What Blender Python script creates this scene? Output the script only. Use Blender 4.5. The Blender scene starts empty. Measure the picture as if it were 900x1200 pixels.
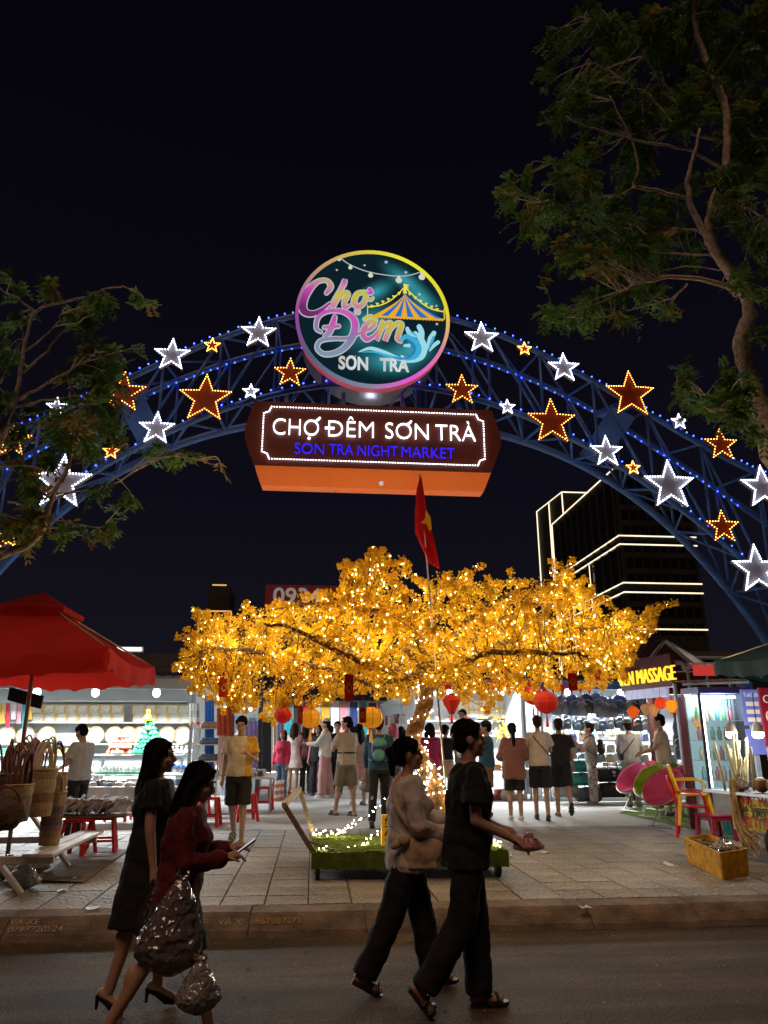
import bpy, bmesh, math, random
import numpy as np
from mathutils import Vector as V, Matrix, Euler
R = math.radians
rnd = random.Random(7)
scene = bpy.context.scene
C = scene.collection

# ---------------------------------------------------------------- camera
FPX, YH, CAMH, YAW = 860.0, 862.0, 1.62, R(5.3)      # focal length and horizon in photo pixels
TILT = math.atan((YH - 600) / FPX)
cam_d = bpy.data.cameras.new('camera'); cam = bpy.data.objects.new('camera', cam_d); C.objects.link(cam)
cam_d.sensor_fit = 'VERTICAL'; cam_d.sensor_height = 36; cam_d.lens = FPX / 1200 * 36
cam_d.clip_end = 2000; cam_d.clip_start = .05
cam.location = (0, 0, CAMH); cam.rotation_euler = (R(90) + TILT, 0, -YAW)
scene.camera = cam

def ray(px, py):
    c, s = math.cos(TILT), math.sin(TILT); u = 600 - py
    x, y, z = px - 450, FPX * c - u * s, FPX * s + u * c
    return V((x * math.cos(YAW) + y * math.sin(YAW), -x * math.sin(YAW) + y * math.cos(YAW), z))
def on_z(px, py, z=.15):
    r = ray(px, py); return V((0, 0, CAMH)) + r * ((z - CAMH) / r.z)
def on_y(px, py, y):
    r = ray(px, py); return V((0, 0, CAMH)) + r * (y / r.y)
def on_x(px, py, x):
    r = ray(px, py); return V((0, 0, CAMH)) + r * (x / r.x)

# ---------------------------------------------------------------- night sky and street light level
world = bpy.data.worlds.new('World'); scene.world = world; world.use_nodes = True
nt = world.node_tree; nt.nodes.clear()
wo = nt.nodes.new('ShaderNodeOutputWorld'); bg = nt.nodes.new('ShaderNodeBackground')
tc = nt.nodes.new('ShaderNodeTexCoord'); sx = nt.nodes.new('ShaderNodeSeparateXYZ'); cr = nt.nodes.new('ShaderNodeValToRGB')
cr.color_ramp.elements[0].position = .0; cr.color_ramp.elements[0].color = (.0085, .0078, .0125, 1)
cr.color_ramp.elements[1].position = .75; cr.color_ramp.elements[1].color = (.0016, .0012, .0030, 1)
e = cr.color_ramp.elements.new(.3); e.color = (.0042, .0036, .0078, 1)
nt.links.new(tc.outputs['Generated'], sx.inputs[0]); nt.links.new(sx.outputs['Z'], cr.inputs[0])
nt.links.new(cr.outputs[0], bg.inputs[0]); nt.links.new(bg.outputs[0], wo.inputs[0]); bg.inputs[1].default_value = 1.0
sun_d = bpy.data.lights.new('sun', 'SUN'); sun = bpy.data.objects.new('sun', sun_d); C.objects.link(sun)
sun_d.energy = .75; sun_d.angle = R(25); sun_d.color = (1, .62, .40)
sun.rotation_euler = (R(30), R(-12), 0)              # faint overhead glow of the street

scene.view_settings.view_transform = 'Standard'; scene.view_settings.look = 'None'
scene.view_settings.exposure = 0; scene.view_settings.gamma = 1
scene.render.engine = 'CYCLES'
cy = scene.cycles
cy.use_denoising = True; cy.denoiser = 'OPENIMAGEDENOISE'; cy.use_light_tree = True
cy.max_bounces = 5; cy.diffuse_bounces = 3; cy.glossy_bounces = 2; cy.transmission_bounces = 4; cy.transparent_max_bounces = 10
cy.sample_clamp_indirect = 2.0; cy.sample_clamp_direct = 0; cy.caustics_reflective = False; cy.caustics_refractive = False
cy.use_adaptive_sampling = True; cy.adaptive_threshold = .015

# ---------------------------------------------------------------- materials
MATS = {}
def mat(name, col=(.5, .5, .5), rough=.6, metal=0, emit=None, es=0, var=.12, scale=6, bump=0, bscale=40, spec=.4,
        trans=0, alpha=1, sub=0, sample='NONE', stretch=(1, 1, 1), ior=1.45, thin=0, col2=None):
    if name in MATS: return MATS[name]
    m = bpy.data.materials.new(name); m.use_nodes = True; n = m.node_tree.nodes; l = m.node_tree.links
    b = n['Principled BSDF']; out = n['Material Output']
    b.inputs['Roughness'].default_value = rough; b.inputs['Metallic'].default_value = metal
    b.inputs['Specular IOR Level'].default_value = spec; b.inputs['IOR'].default_value = ior
    b.inputs['Transmission Weight'].default_value = trans; b.inputs['Alpha'].default_value = alpha
    c4 = (*col, 1)
    if var or bump or col2:
        t = n.new('ShaderNodeTexCoord'); mp = n.new('ShaderNodeMapping'); mp.inputs['Scale'].default_value = stretch
        l.new(t.outputs['Object'], mp.inputs[0])
    if var or col2:
        nz = n.new('ShaderNodeTexNoise'); nz.inputs['Scale'].default_value = scale; nz.inputs['Detail'].default_value = 5
        l.new(mp.outputs[0], nz.inputs['Vector'])
        rp = n.new('ShaderNodeValToRGB'); l.new(nz.outputs['Fac'], rp.inputs[0])
        rp.color_ramp.elements[0].position = .32; rp.color_ramp.elements[1].position = .68
        rp.color_ramp.elements[0].color = (*[max(0, c * (1 - var)) for c in col], 1)
        rp.color_ramp.elements[1].color = (*(col2 or [min(1, c * (1 + var)) for c in col]), 1)
        l.new(rp.outputs[0], b.inputs['Base Color'])
        src = rp.outputs[0]
    else:
        b.inputs['Base Color'].default_value = c4; src = None
    if bump:
        nb = n.new('ShaderNodeTexNoise'); nb.inputs['Scale'].default_value = bscale; nb.inputs['Detail'].default_value = 4
        l.new(mp.outputs[0], nb.inputs['Vector'])
        bp = n.new('ShaderNodeBump'); bp.inputs['Strength'].default_value = min(1, bump); bp.inputs['Distance'].default_value = .02
        l.new(nb.outputs['Fac'], bp.inputs['Height']); l.new(bp.outputs[0], b.inputs['Normal'])
    if emit:
        b.inputs['Emission Color'].default_value = (*emit, 1); b.inputs['Emission Strength'].default_value = es
        try: m.cycles.emission_sampling = sample
        except Exception: pass
    if thin:                                     # thin cloth, paper or leaf: some light passes through
        tr = n.new('ShaderNodeBsdfTranslucent'); mx = n.new('ShaderNodeMixShader'); mx.inputs[0].default_value = thin
        if src: l.new(src, tr.inputs[0])
        else: tr.inputs[0].default_value = c4
        l.new(b.outputs[0], mx.inputs[1]); l.new(tr.outputs[0], mx.inputs[2]); l.new(mx.outputs[0], out.inputs[0])
    MATS[name] = m
    return m
def glow(name, col, es, sample='NONE'):
    return mat(name, (.02, .02, .02), emit=col, es=es, var=0, sample=sample)
def nodes_of(m): return m.node_tree.nodes, m.node_tree.links, m.node_tree.nodes['Principled BSDF']

# ---------------------------------------------------------------- mesh building
class MB:
    def __init__(s): s.v = []; s.f = []; s.mi = []; s.cur = 0
    def add(s, vs, fs):
        o = len(s.v); s.v += [tuple(p) for p in vs]
        s.f += [tuple(i + o for i in q) for q in fs]; s.mi += [s.cur] * len(fs)
    def box(s, c, d, rot=None):
        c = V(c); x, y, z = d[0] / 2, d[1] / 2, d[2] / 2
        p = [V((a, b, e)) for e in (-z, z) for a, b in ((-x, -y), (x, -y), (x, y), (-x, y))]
        if rot is not None:
            m = Euler(rot).to_matrix() if not isinstance(rot, Matrix) else rot
            p = [m @ q for q in p]
        s.add([q + c for q in p], [(3, 2, 1, 0), (4, 5, 6, 7), (0, 1, 5, 4), (1, 2, 6, 5), (2, 3, 7, 6), (3, 0, 4, 7)])
    def beam(s, p, q, w, h=None, up=(0, 0, 1)):
        p, q = V(p), V(q); d = (q - p); L = d.length; d.normalize(); up = V(up)
        if abs(d.dot(up)) > .99: up = V((0, 1, 0))
        x = d.cross(up).normalized(); z = x.cross(d)
        m = Matrix((x, d, z)).transposed()
        s.box((p + q) / 2, (w, L, h or w), m)
    def tube(s, pts, rad, n=8, cap=True, flat=1.0):
        pts = [V(p) for p in pts]
        if not hasattr(rad, '__len__'): rad = [rad] * len(pts)
        vs = []; fs = []; prev = None
        for i, p in enumerate(pts):
            d = (pts[min(i + 1, len(pts) - 1)] - pts[max(i - 1, 0)])
            if d.length < 1e-9: d = V((0, 0, 1))
            d.normalize()
            if prev is None:
                a = V((0, 0, 1)) if abs(d.z) < .9 else V((1, 0, 0))
                x = d.cross(a).normalized()
            else:
                x = (prev - d * prev.dot(d))
                x = x.normalized() if x.length > 1e-6 else d.orthogonal().normalized()
            prev = x; y = d.cross(x)
            for k in range(n):
                t = 2 * math.pi * k / n
                vs.append(p + (x * math.cos(t) + y * math.sin(t) * flat) * rad[i])
        for i in range(len(pts) - 1):
            for k in range(n):
                a, b = i * n + k, i * n + (k + 1) % n
                fs.append((a, b, b + n, a + n))
        if cap:
            fs.append(tuple(range(n - 1, -1, -1))); o = (len(pts) - 1) * n; fs.append(tuple(range(o, o + n)))
        s.add(vs, fs)
    def sphere(s, c, r, n=10, m=6, rot=None):
        if not hasattr(r, '__len__'): r = (r, r, r)
        c = V(c); rm = Euler(rot).to_matrix() if rot is not None and not isinstance(rot, Matrix) else rot
        vs = [V((0, 0, r[2]))]
        for j in range(1, m):
            t = math.pi * j / m
            for k in range(n):
                a = 2 * math.pi * k / n
                vs.append(V((r[0] * math.sin(t) * math.cos(a), r[1] * math.sin(t) * math.sin(a), r[2] * math.cos(t))))
        vs.append(V((0, 0, -r[2])))
        fs = [(0, 1 + k, 1 + (k + 1) % n) for k in range(n)]
        for j in range(m - 2):
            for k in range(n):
                a, b = 1 + j * n + k, 1 + j * n + (k + 1) % n
                fs.append((a, a + n, b + n, b))
        e = len(vs) - 1; o = 1 + (m - 2) * n
        fs += [(o + k, e, o + (k + 1) % n) for k in range(n)]
        if rm is not None: vs = [rm @ p for p in vs]
        s.add([p + c for p in vs], fs)
    def lathe(s, prof, n=16, c=(0, 0, 0), sx=1, sy=1, cap=True):
        c = V(c); vs = []; fs = []
        for r, z in prof:
            for k in range(n):
                a = 2 * math.pi * k / n
                vs.append(c + V((r * math.cos(a) * sx, r * math.sin(a) * sy, z)))
        for i in range(len(prof) - 1):
            for k in range(n):
                a, b = i * n + k, i * n + (k + 1) % n
                fs.append((a, b, b + n, a + n))
        if cap:
            fs.append(tuple(range(n - 1, -1, -1))); o = (len(prof) - 1) * n; fs.append(tuple(range(o, o + n)))
        s.add(vs, fs)
    def prism(s, poly, y0, y1, o=(0, 0, 0), axis='y'):
        """polygon in x,z extruded along y from y0 to y1 (or in x,y along z)"""
        n = len(poly); o = V(o)
        mk = (lambda a, b, t: V((a, t, b))) if axis == 'y' else ((lambda a, b, t: V((a, b, t))) if axis == 'z' else (lambda a, b, t: V((t, a, b))))
        vs = [o + mk(a, b, y0) for a, b in poly] + [o + mk(a, b, y1) for a, b in poly]
        fs = [tuple(range(n)), tuple(range(2 * n - 1, n - 1, -1))]
        fs += [(k, k + n, (k + 1) % n + n, (k + 1) % n) for k in range(n)]
        s.add(vs, fs)
    def quad(s, *p): s.add(p, [tuple(range(len(p)))])
    def build(s, name, m=None, parent=None, smooth=False, label=None, kind=None, loc=None, rot=None, bevel=0, auto=False):
        me = bpy.data.meshes.new(name); me.from_pydata(s.v, [], s.f); me.update()
        for q in ([m] if not isinstance(m, (list, tuple)) else m):
            if q is not None: me.materials.append(q)
        if any(s.mi): me.polygons.foreach_set('material_index', s.mi)
        if auto or len(s.f) < 60000:
            bm = bmesh.new(); bm.from_mesh(me); bmesh.ops.recalc_face_normals(bm, faces=bm.faces)
            if bevel: bmesh.ops.bevel(bm, geom=[e for e in bm.edges if len(e.link_faces) == 2 and e.calc_face_angle(0) > .6], offset=bevel, segments=1, affect='EDGES', clamp_overlap=True)
            bm.to_mesh(me); bm.free()
        if smooth:
            me.polygons.foreach_set('use_smooth', [True] * len(me.polygons))
        o = bpy.data.objects.new(name, me); C.objects.link(o)
        if parent is not None: o.parent = parent
        if loc is not None: o.location = loc
        if rot is not None: o.rotation_euler = rot
        if label: o['label'] = label
        if kind: o['kind'] = kind
        return o

def tag(o, label, cat, group=None, kind=None):
    o['label'] = label; o['category'] = cat
    if group: o['group'] = group
    if kind: o['kind'] = kind
    return o
def thing(name, label, cat, loc=(0, 0, 0), rz=0, group=None):
    o = bpy.data.objects.new(name, None); C.objects.link(o); o.empty_display_size = .1
    o.location = loc; o.rotation_euler = (0, 0, rz)
    return tag(o, label, cat, group)
def kids(o): return [c for c in bpy.data.objects if c.parent == o]
CH = {}
def copy_tree(o, loc=None, rz=None, parent=None, label=None, group=None, scale=None):
    c = o.copy(); C.objects.link(c); c.parent = parent
    for ch in o.children: copy_tree(ch, parent=c)
    if loc is not None: c.location = loc
    if rz is not None: c.rotation_euler = (0, 0, rz)
    if label: c['label'] = label
    if group: c['group'] = group
    if scale is not None: c.scale = (scale,) * 3
    return c
def struct(o): o['kind'] = 'structure'; return o
def lamp(parent, loc, power, col=(1, 1, 1), r=.05, kind='POINT', size=None, rot=None, name='lamp_light'):
    d = bpy.data.lights.new(name, kind); d.energy = power; d.color = col
    if kind == 'AREA':
        d.shape = 'RECTANGLE'; d.size, d.size_y = size
    else: d.shadow_soft_size = r
    if kind == 'SPOT': d.spot_size = R(150); d.spot_blend = .6
    o = bpy.data.objects.new(name, d); C.objects.link(o); o.parent = parent; o.location = loc
    if rot: o.rotation_euler = rot
    return o

PENDING = []                                   # objects whose modifiers are baked at the very end
def text(body, size, name, m, parent, loc, rot=(R(90), 0, 0), depth=.004, align='CENTER', bold=0, xs=1.0, label=None):
    cu = bpy.data.curves.new(name, 'FONT'); cu.body = body; cu.size = size; cu.extrude = depth; cu.align_x = align; cu.align_y = 'CENTER'
    cu.offset = bold; cu.resolution_u = 4
    o = bpy.data.objects.new(name, cu); C.objects.link(o); o.parent = parent; o.location = loc; o.rotation_euler = rot
    o.scale = (xs, 1, 1); cu.materials.append(m)
    if label: o['label'] = label
    PENDING.append(o)
    return o
def bake_all():
    dg = bpy.context.evaluated_depsgraph_get(); dg.update()
    done = []
    for o in PENDING:
        me = bpy.data.meshes.new_from_object(o.evaluated_get(dg), preserve_all_data_layers=True, depsgraph=dg)
        done.append((o, me))
    for o, me in done:
        if o.type == 'FONT':
            n = o.name; nw = bpy.data.objects.new('tmp', me); C.objects.link(nw)
            nw.parent = o.parent; nw.location = o.location; nw.rotation_euler = o.rotation_euler; nw.scale = o.scale
            for k in o.keys(): nw[k] = o[k]
            bpy.data.objects.remove(o, do_unlink=True); nw.name = n
        else:
            o.modifiers.clear(); o.data = me
    PENDING.clear()
# ================================================================ ground
KB, KT, KW = 6.98, 7.2, .28                       # kerb foot, kerb top edge, kerb top width
m_road = mat('asphalt', (.075, .066, .060), .75, var=.30, scale=3, bump=1, bscale=180)
def dress_road():
    n, l, b = nodes_of(m_road)
    t = n.new('ShaderNodeTexCoord')
    vo = n.new('ShaderNodeTexVoronoi'); vo.inputs['Scale'].default_value = 75; l.new(t.outputs['Object'], vo.inputs['Vector'])
    big = n.new('ShaderNodeTexNoise'); big.inputs['Scale'].default_value = .8; big.inputs['Detail'].default_value = 6; l.new(t.outputs['Object'], big.inputs['Vector'])
    r1 = n.new('ShaderNodeValToRGB'); r1.color_ramp.elements[0].color = (.052, .034, .021, 1); r1.color_ramp.elements[1].color = (.112, .080, .054, 1)
    r1.color_ramp.elements[0].position = .35; r1.color_ramp.elements[1].position = .66; l.new(big.outputs['Fac'], r1.inputs[0])
    r2 = n.new('ShaderNodeValToRGB'); r2.color_ramp.elements[0].color = (.55, .55, .55, 1); r2.color_ramp.elements[1].color = (1.5, 1.45, 1.4, 1)
    l.new(vo.outputs['Color'], r2.inputs[0])
    mx = n.new('ShaderNodeMixRGB'); mx.blend_type = 'MULTIPLY'; mx.inputs[0].default_value = 1
    l.new(r1.outputs[0], mx.inputs[1]); l.new(r2.outputs[0], mx.inputs[2]); l.new(mx.outputs[0], b.inputs['Base Color'])
    # long tyre-worn streaks, oil stains and a dirty band along the gutter
    mp2 = n.new('ShaderNodeMapping'); mp2.inputs['Scale'].default_value = (.25, 2.2, 1); l.new(t.outputs['Object'], mp2.inputs[0])
    st = n.new('ShaderNodeTexNoise'); st.inputs['Scale'].default_value = 1.6; st.inputs['Detail'].default_value = 7; l.new(mp2.outputs[0], st.inputs['Vector'])
    r3 = n.new('ShaderNodeValToRGB'); r3.color_ramp.elements[0].color = (.45, .45, .45, 1); r3.color_ramp.elements[1].color = (1.25, 1.2, 1.15, 1); r3.color_ramp.elements[0].position = .38; r3.color_ramp.elements[1].position = .62; l.new(st.outputs['Fac'], r3.inputs[0])
    mx2 = n.new('ShaderNodeMixRGB'); mx2.blend_type = 'MULTIPLY'; mx2.inputs[0].default_value = .8; l.new(mx.outputs[0], mx2.inputs[1]); l.new(r3.outputs[0], mx2.inputs[2]); l.new(mx2.outputs[0], b.inputs['Base Color'])
    bp = n.new('ShaderNodeBump'); bp.inputs['Strength'].default_value = .9; bp.inputs['Distance'].default_value = .012
    l.new(vo.outputs['Distance'], bp.inputs['Height']); l.new(bp.outputs[0], b.inputs['Normal'])
dress_road()
b = MB(); b.quad((-400, -400, 0), (400, -400, 0), (400, 900, 0), (-400, 900, 0))
struct(b.build('road', m_road))

m_conc = mat('concrete', (.36, .35, .33), .7, var=.14, scale=1.2, bump=.25, bscale=60)
m_bed = mat('joint_mortar', (.085, .075, .065), .9, var=.2, scale=20)
m_kerb = mat('kerb_stone', (.17, .125, .095), .85, var=.5, scale=4, bump=1, bscale=45)
b = MB(); PZ = .15
b.box((0, (13.1 + KT + KW) / 2, (PZ - .02) / 2), (40, 13.1 - KT - KW, PZ - .02))
pave = struct(b.build('pavement', m_bed))
b = MB(); b.box((0, 13.1 + 200, PZ / 2), (90, 400, PZ)); struct(b.build('market_ground', m_conc))

# kerb stones one by one
def kerb_mesh(L):
    b = MB(); p = [(0, -.02), (.05, .045), (.20, .135), (.235, PZ), (KT + KW - KB, PZ + .002), (KT + KW - KB, -.02)]
    b.prism([(y, z) for y, z in p], -L / 2, L / 2, axis='x'); return b
ks = None; kerb = thing('kerb', 'x', 'kerb'); del kerb['category']; del kerb['label']; kerb['kind'] = 'structure'
kx = -8.0
for i in range(17):
    if ks is None: ks = kerb_mesh(.996).build('kerb_stone', m_kerb, kerb, bevel=.006); o = ks
    else: o = ks.copy(); C.objects.link(o)
    o.location = (kx + i, KB + rnd.uniform(-.008, .008), rnd.uniform(-.006, .006)); o.rotation_euler = (0, 0, rnd.uniform(-.006, .006))
m_spray = mat('stencil_paint', (.52, .42, .36), .8, var=.5, scale=40)
m_spray_y = mat('stencil_paint_ochre', (.48, .36, .20), .8, var=.5, scale=40)
for body, px, py, mm in (('VA XE', 40, 1078, m_spray), ('0797720524', 44, 1086, m_spray), ('VÁ XE 0867287273', 305, 1080, m_spray_y)):
    p = on_z(px, py, .09)
    text(body, .088, 'stencil_number', mm, kerb, (p.x, KB + .125 + (.04 if body == 'VA XE' else -.03 if mm is m_spray else 0), .097 + (.024 if body == 'VA XE' else -.016 if mm is m_spray else 0)), rot=(R(31), 0, 0), depth=.002)
for mm in (m_spray, m_spray_y): mm.node_tree.nodes['Principled BSDF'].inputs['Alpha'].default_value = .8

# paving tiles with a fan pattern pressed in
m_tile = mat('paving_tile', (.27, .25, .225), .68, var=.18, scale=2.2)
def dress_tile():
    n, l, b = nodes_of(m_tile)
    t = n.new('ShaderNodeTexCoord'); oi = n.new('ShaderNodeObjectInfo')
    mp = n.new('ShaderNodeMapping'); mp.inputs['Scale'].default_value = (5.0, 3.4, 1); l.new(t.outputs['Object'], mp.inputs[0])
    # rows of arcs: distance to the arc centre of the own scale
    sp = n.new('ShaderNodeSeparateXYZ'); l.new(mp.outputs[0], sp.inputs[0])
    def mt(op, a, b_=None):
        q = n.new('ShaderNodeMath'); q.operation = op
        for i, k in enumerate((a, b_)):
            if k is None: continue
            if isinstance(k, (int, float)): q.inputs[i].default_value = k
            else: l.new(k, q.inputs[i])
        return q.outputs[0]
    row = mt('FLOOR', sp.outputs['Y']); odd = mt('MULTIPLY', mt('PINGPONG', row, 1), .5)
    fx = mt('SUBTRACT', mt('FRACT', mt('ADD', sp.outputs['X'], odd)), .5); fy = mt('FRACT', sp.outputs['Y'])
    d = mt('SQRT', mt('ADD', mt('MULTIPLY', fx, fx), mt('MULTIPLY', mt('MULTIPLY', fy, fy), .55)))
    w = mt('SINE', mt('MULTIPLY', d, 26))
    bp = n.new('ShaderNodeBump'); bp.inputs['Strength'].default_value = .5; bp.inputs['Distance'].default_value = .006
    l.new(w, bp.inputs['Height']); l.new(bp.outputs[0], b.inputs['Normal'])
    big = n.new('ShaderNodeTexNoise'); big.inputs['Scale'].default_value = .9; big.inputs['Detail'].default_value = 8
    geo = n.new('ShaderNodeNewGeometry'); l.new(geo.outputs['Position'], big.inputs['Vector'])
    hs = n.new('ShaderNodeHueSaturation'); base = b.inputs['Base Color'].links[0].from_socket
    v = mt('ADD', mt('MULTIPLY', oi.outputs['Random'], .22), mt('MULTIPLY', big.outputs['Fac'], 1.35))
    v = mt('ADD', v, .12); v = mt('ADD', v, mt('MULTIPLY', w, .15))
    l.new(v, hs.inputs['Value']); l.new(base, hs.inputs['Color']); l.new(hs.outputs[0], b.inputs['Base Color'])
dress_tile()
TS = .4
b = MB(); b.box((0, 0, 0), (TS - .014, TS - .014, .03)); t0 = b.build('tile', m_tile, pave, bevel=.004)
y0 = KT + KW + TS / 2 + .004; first = True; cnt = 0
rest = MB()
for j in range(14):
    for i in range(34):
        x, y = -5.4 + i * TS, y0 + j * TS
        if y + TS / 2 > 13.1: continue
        a = abs(x - (y * .093)) < y * .545
        if a and cnt < 300:
            o = t0 if first else t0.copy()
            if not first: C.objects.link(o)
            first = False; cnt += 1
            o.location = (x, y, PZ - .015 + rnd.uniform(-.003, .003)); o.rotation_euler = (rnd.uniform(-.006, .006), rnd.uniform(-.006, .006), 0)
        else: rest.box((x, y, PZ - .015 + rnd.uniform(-.003, .003)), (TS - .014, TS - .014, .03))
rest.build('tile_field', m_tile, pave, kind='stuff')
# ================================================================ arch
m_blue = mat('blue_steel_paint', (.06, .16, .50), .38, var=.15, scale=3, spec=.5)
m_bled = glow('blue_led', (.05, .12, 1), 6)
m_oled = glow('orange_led', (1, .47, .08), 7.5, 'AUTO')
m_wled = glow('white_led', (.80, .90, 1), 7.5, 'AUTO')
m_redpan = mat('star_panel_red', (.26, .035, .014), .55, var=.1)
m_grypan = mat('star_panel_grey', (.30, .26, .32), .55, var=.1)
AX, YF, YB = 1.15, 12.5, 13.9
cA = (9.60, -.0923, .000595); cB = (9.69, -.0704, .000187); cC = (7.977, -.0765, .000058); cD = (7.90, -.0376, -.000622)
def zc(c, x): d = (x - AX) ** 2; return c[0] + c[1] * d + c[2] * d * d
arch = thing('entrance_arch', 'blue steel truss arch carrying stars and signs over the market entrance', 'arch', (AX, 13.2, .15))
def chord(c, y, r, name):
    pts = []
    for i in range(-44, 45):
        x = AX + i * .21
        z = zc(c, x)
        if z > .1: pts.append(V((x - AX, y - 13.2, z - .15)))
    b = MB(); b.tube(pts, r, 10); b.build(name, m_blue, arch, smooth=True)
for c, y, r in ((cA, YF, .055), (cB, YB, .06), (cC, YF, .055), (cD, YB, .075)): chord(c, y, r, 'chord')
def AP(c, y, x): return V((x - AX, y - 13.2, zc(c, x) - .15))
stp = 1.02
xs = [AX + (i - 8) * stp for i in range(17)]
def strut(p, q, r=.028):
    if p.z < .2 or q.z < .2: return
    b = MB(); b.tube([p, q], r, 6); b.build('strut', m_blue, arch, smooth=True)
for i, x in enumerate(xs):
    a, bb, c, d = AP(cA, YF, x), AP(cB, YB, x), AP(cC, YF, x), AP(cD, YB, x)
    if zc(cC, x) < .6: continue
    strut(a, c); strut(bb, d)
    strut(a, bb, .024); strut(c, d, .03)
    if i + 1 < len(xs):
        x2 = xs[i + 1]; up = x2 <= AX
        if zc(cC, x2) < .6: continue
        strut(AP(cC if up else cA, YF, x), AP(cA if up else cC, YF, x2)); strut(AP(cD if up else cB, YB, x), AP(cB if up else cD, YB, x2))
        strut(AP(cA, YF, x), AP(cB, YB, x2), .02)
        xm = (x + x2) / 2; strut(AP(cD, YB, x), AP(cC, YF, xm), .024); strut(AP(cC, YF, xm), AP(cD, YB, x2), .024)
# blue LED strings along the front chords
for c, y, dz, name in ((cA, YF, .07, 'led_string'), (cC, YF, .07, 'led_string'), (cB, YB, -.08, 'led_string')):
    b = MB(); x = AX - 7.6
    while x < AX + 7.6:
        z = zc(c, x)
        s = math.sqrt(1 + (2 * c[1] * (x - AX)) ** 2)
        if z > 1: b.sphere((x - AX + rnd.uniform(-.01, .01), y - 13.2 - .05 + rnd.uniform(-.02, .02), z - .15 + dz + rnd.uniform(-.012, .012)), .017, 6, 4)
        x += .19 / s * rnd.uniform(.8, 1.2)
    b.build(name, m_bled, arch, kind='stuff')
# gusset boxes where the arch segments are bolted together
for x in (5.95, -3.65):
    p, q = AP(cA, YF, x - .0), AP(cD, YB, x - .45 * (1 if x > AX else -1))
    b = MB(); b.beam(p.lerp(q, .12), p.lerp(q, .88), .5, .06, up=(0, 1, 0)); b.build('gusset', m_blue, arch)
    b = MB(); b.beam(AP(cA, YF, x), AP(cB, YB, x), .34, .1); b.build('gusset', m_blue, arch)

def star_poly(r, k=.42, rot=0):
    return [(r * (1 if i % 2 == 0 else k) * math.sin(math.pi * i / 5 + rot), r * (1 if i % 2 == 0 else k) * math.cos(math.pi * i / 5 + rot)) for i in range(10)]
WHY = {}
def star(px, py, rpx, col, label, y=None):
    up = None
    y = YF - .16
    p = on_y(px, py, y)
    # facing plane is vertical: image size to metres at this place
    r = rpx / FPX * (p - V((0, 0, CAMH))).length * .93
    red = col == 'o'
    t = thing('light_star', label, 'star', p, 0, 'light stars on the arch')
    big = rpx > 17
    b = MB(); po = star_poly(r); b.prism(po, 0, .05); b.build('panel', m_redpan if red else m_grypan, t, bevel=0)
    b = MB()
    for i in range(10):                                        # raised return around the panel
        a, c = V((po[i][0], -.012, po[i][1])), V((po[(i + 1) % 10][0], -.012, po[(i + 1) % 10][1]))
        b.beam(a, c, .012, .05, up=(0, 1, 0))
    b.build('rim', m_redpan if red else m_grypan, t)
    b = MB()
    stepm = .047 if big else .040
    for rows in ((.955,) if not big else (.965, .89) if not red else (.965,)):
        pq = [(a * rows, c * rows) for a, c in po]
        for i in range(10):
            a, c = V((pq[i][0], -.045, pq[i][1])), V((pq[(i + 1) % 10][0], -.045, pq[(i + 1) % 10][1]))
            n = max(3, int((c - a).length / stepm))
            for k in range(n):
                q = a.lerp(c, k / n); b.sphere(q, .0115, 5, 3)
    b.build('led_outline', m_oled if red else m_wled, t, kind='stuff')
    b = MB(); b.beam((0, .05, 0), (0, .17, 0), .04); b.build('bracket', m_blue, t)
    return t
STARS = [
 (303, 391, 22, 'w', 'white star left of the round sign, level with its lettering'),
 (249, 406, 10, 'o', 'tiny orange star on the top rail, between two white stars left of the round sign'),
 (202, 417, 22, 'w', 'white star on the top rail beside the leaves of the left tree'),
 (340, 438, 20, 'o', 'orange star tucked between the round sign and the long board, left side'),
 (241, 468, 33, 'o', 'large orange star left of the long sign board'),
 (294, 460, 10, 'w', 'tiny white star above the left end of the long sign board'),
 (184, 503, 22, 'w', 'white star on the lower rail below the large orange star, left half of arch'),
 (145, 461, 27, 'o', 'orange star half hidden by leaves of the left tree'),
 (131, 530, 10, 'o', 'tiny orange star on the lower rail beside the left tree'),
 (73, 566, 35, 'w', 'large white star seen through the branches of the left tree'),
 (67, 478, 12, 'w', 'small white star nearly covered by leaves of the left tree'),
 (16, 517, 21, 'o', 'orange star behind the branches of the left tree, lowest on its rail'),
 (564, 397, 22, 'w', 'white star right of the round sign, level with its lettering'),
 (614, 410, 9, 'o', 'tiny orange star on the top rail, between two white stars right of the round sign'),
 (660, 432, 20, 'w', 'white star on the top rail between a tiny and a large orange star'),
 (541, 458, 21, 'o', 'orange star tucked between the round sign and the long board, right side'),
 (594, 478, 10, 'w', 'tiny white star above the right end of the long sign board'),
 (646, 495, 31, 'o', 'large orange star on the lower rail right of the long sign board'),
 (738, 463, 31, 'o', 'large orange star on the top rail near the right tree'),
 (710, 530, 21, 'w', 'white star on the lower rail next to a tiny orange star, right half of arch'),
 (741, 549, 9, 'o', 'tiny orange star on the lower rail above the far tower'),
 (784, 569, 32, 'w', 'large white star on the lower rail in front of the far tower'),
 (795, 495, 10, 'w', 'tiny white star on the top rail beside the right tree'),
 (844, 522, 20, 'o', 'orange star on the top rail below the right tree trunk'),
 (846, 618, 20, 'o', 'orange star on the lower rail between two large white stars'),
 (893, 572, 27, 'w', 'white star under the right tree, on the top rail'),
 (886, 668, 30, 'w', 'large white star low on the right foot of the arch'),
 (12, 630, 14, 'o', 'orange star low on the left foot of the arch behind leaves'),
]
for s in STARS: star(*s)

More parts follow.
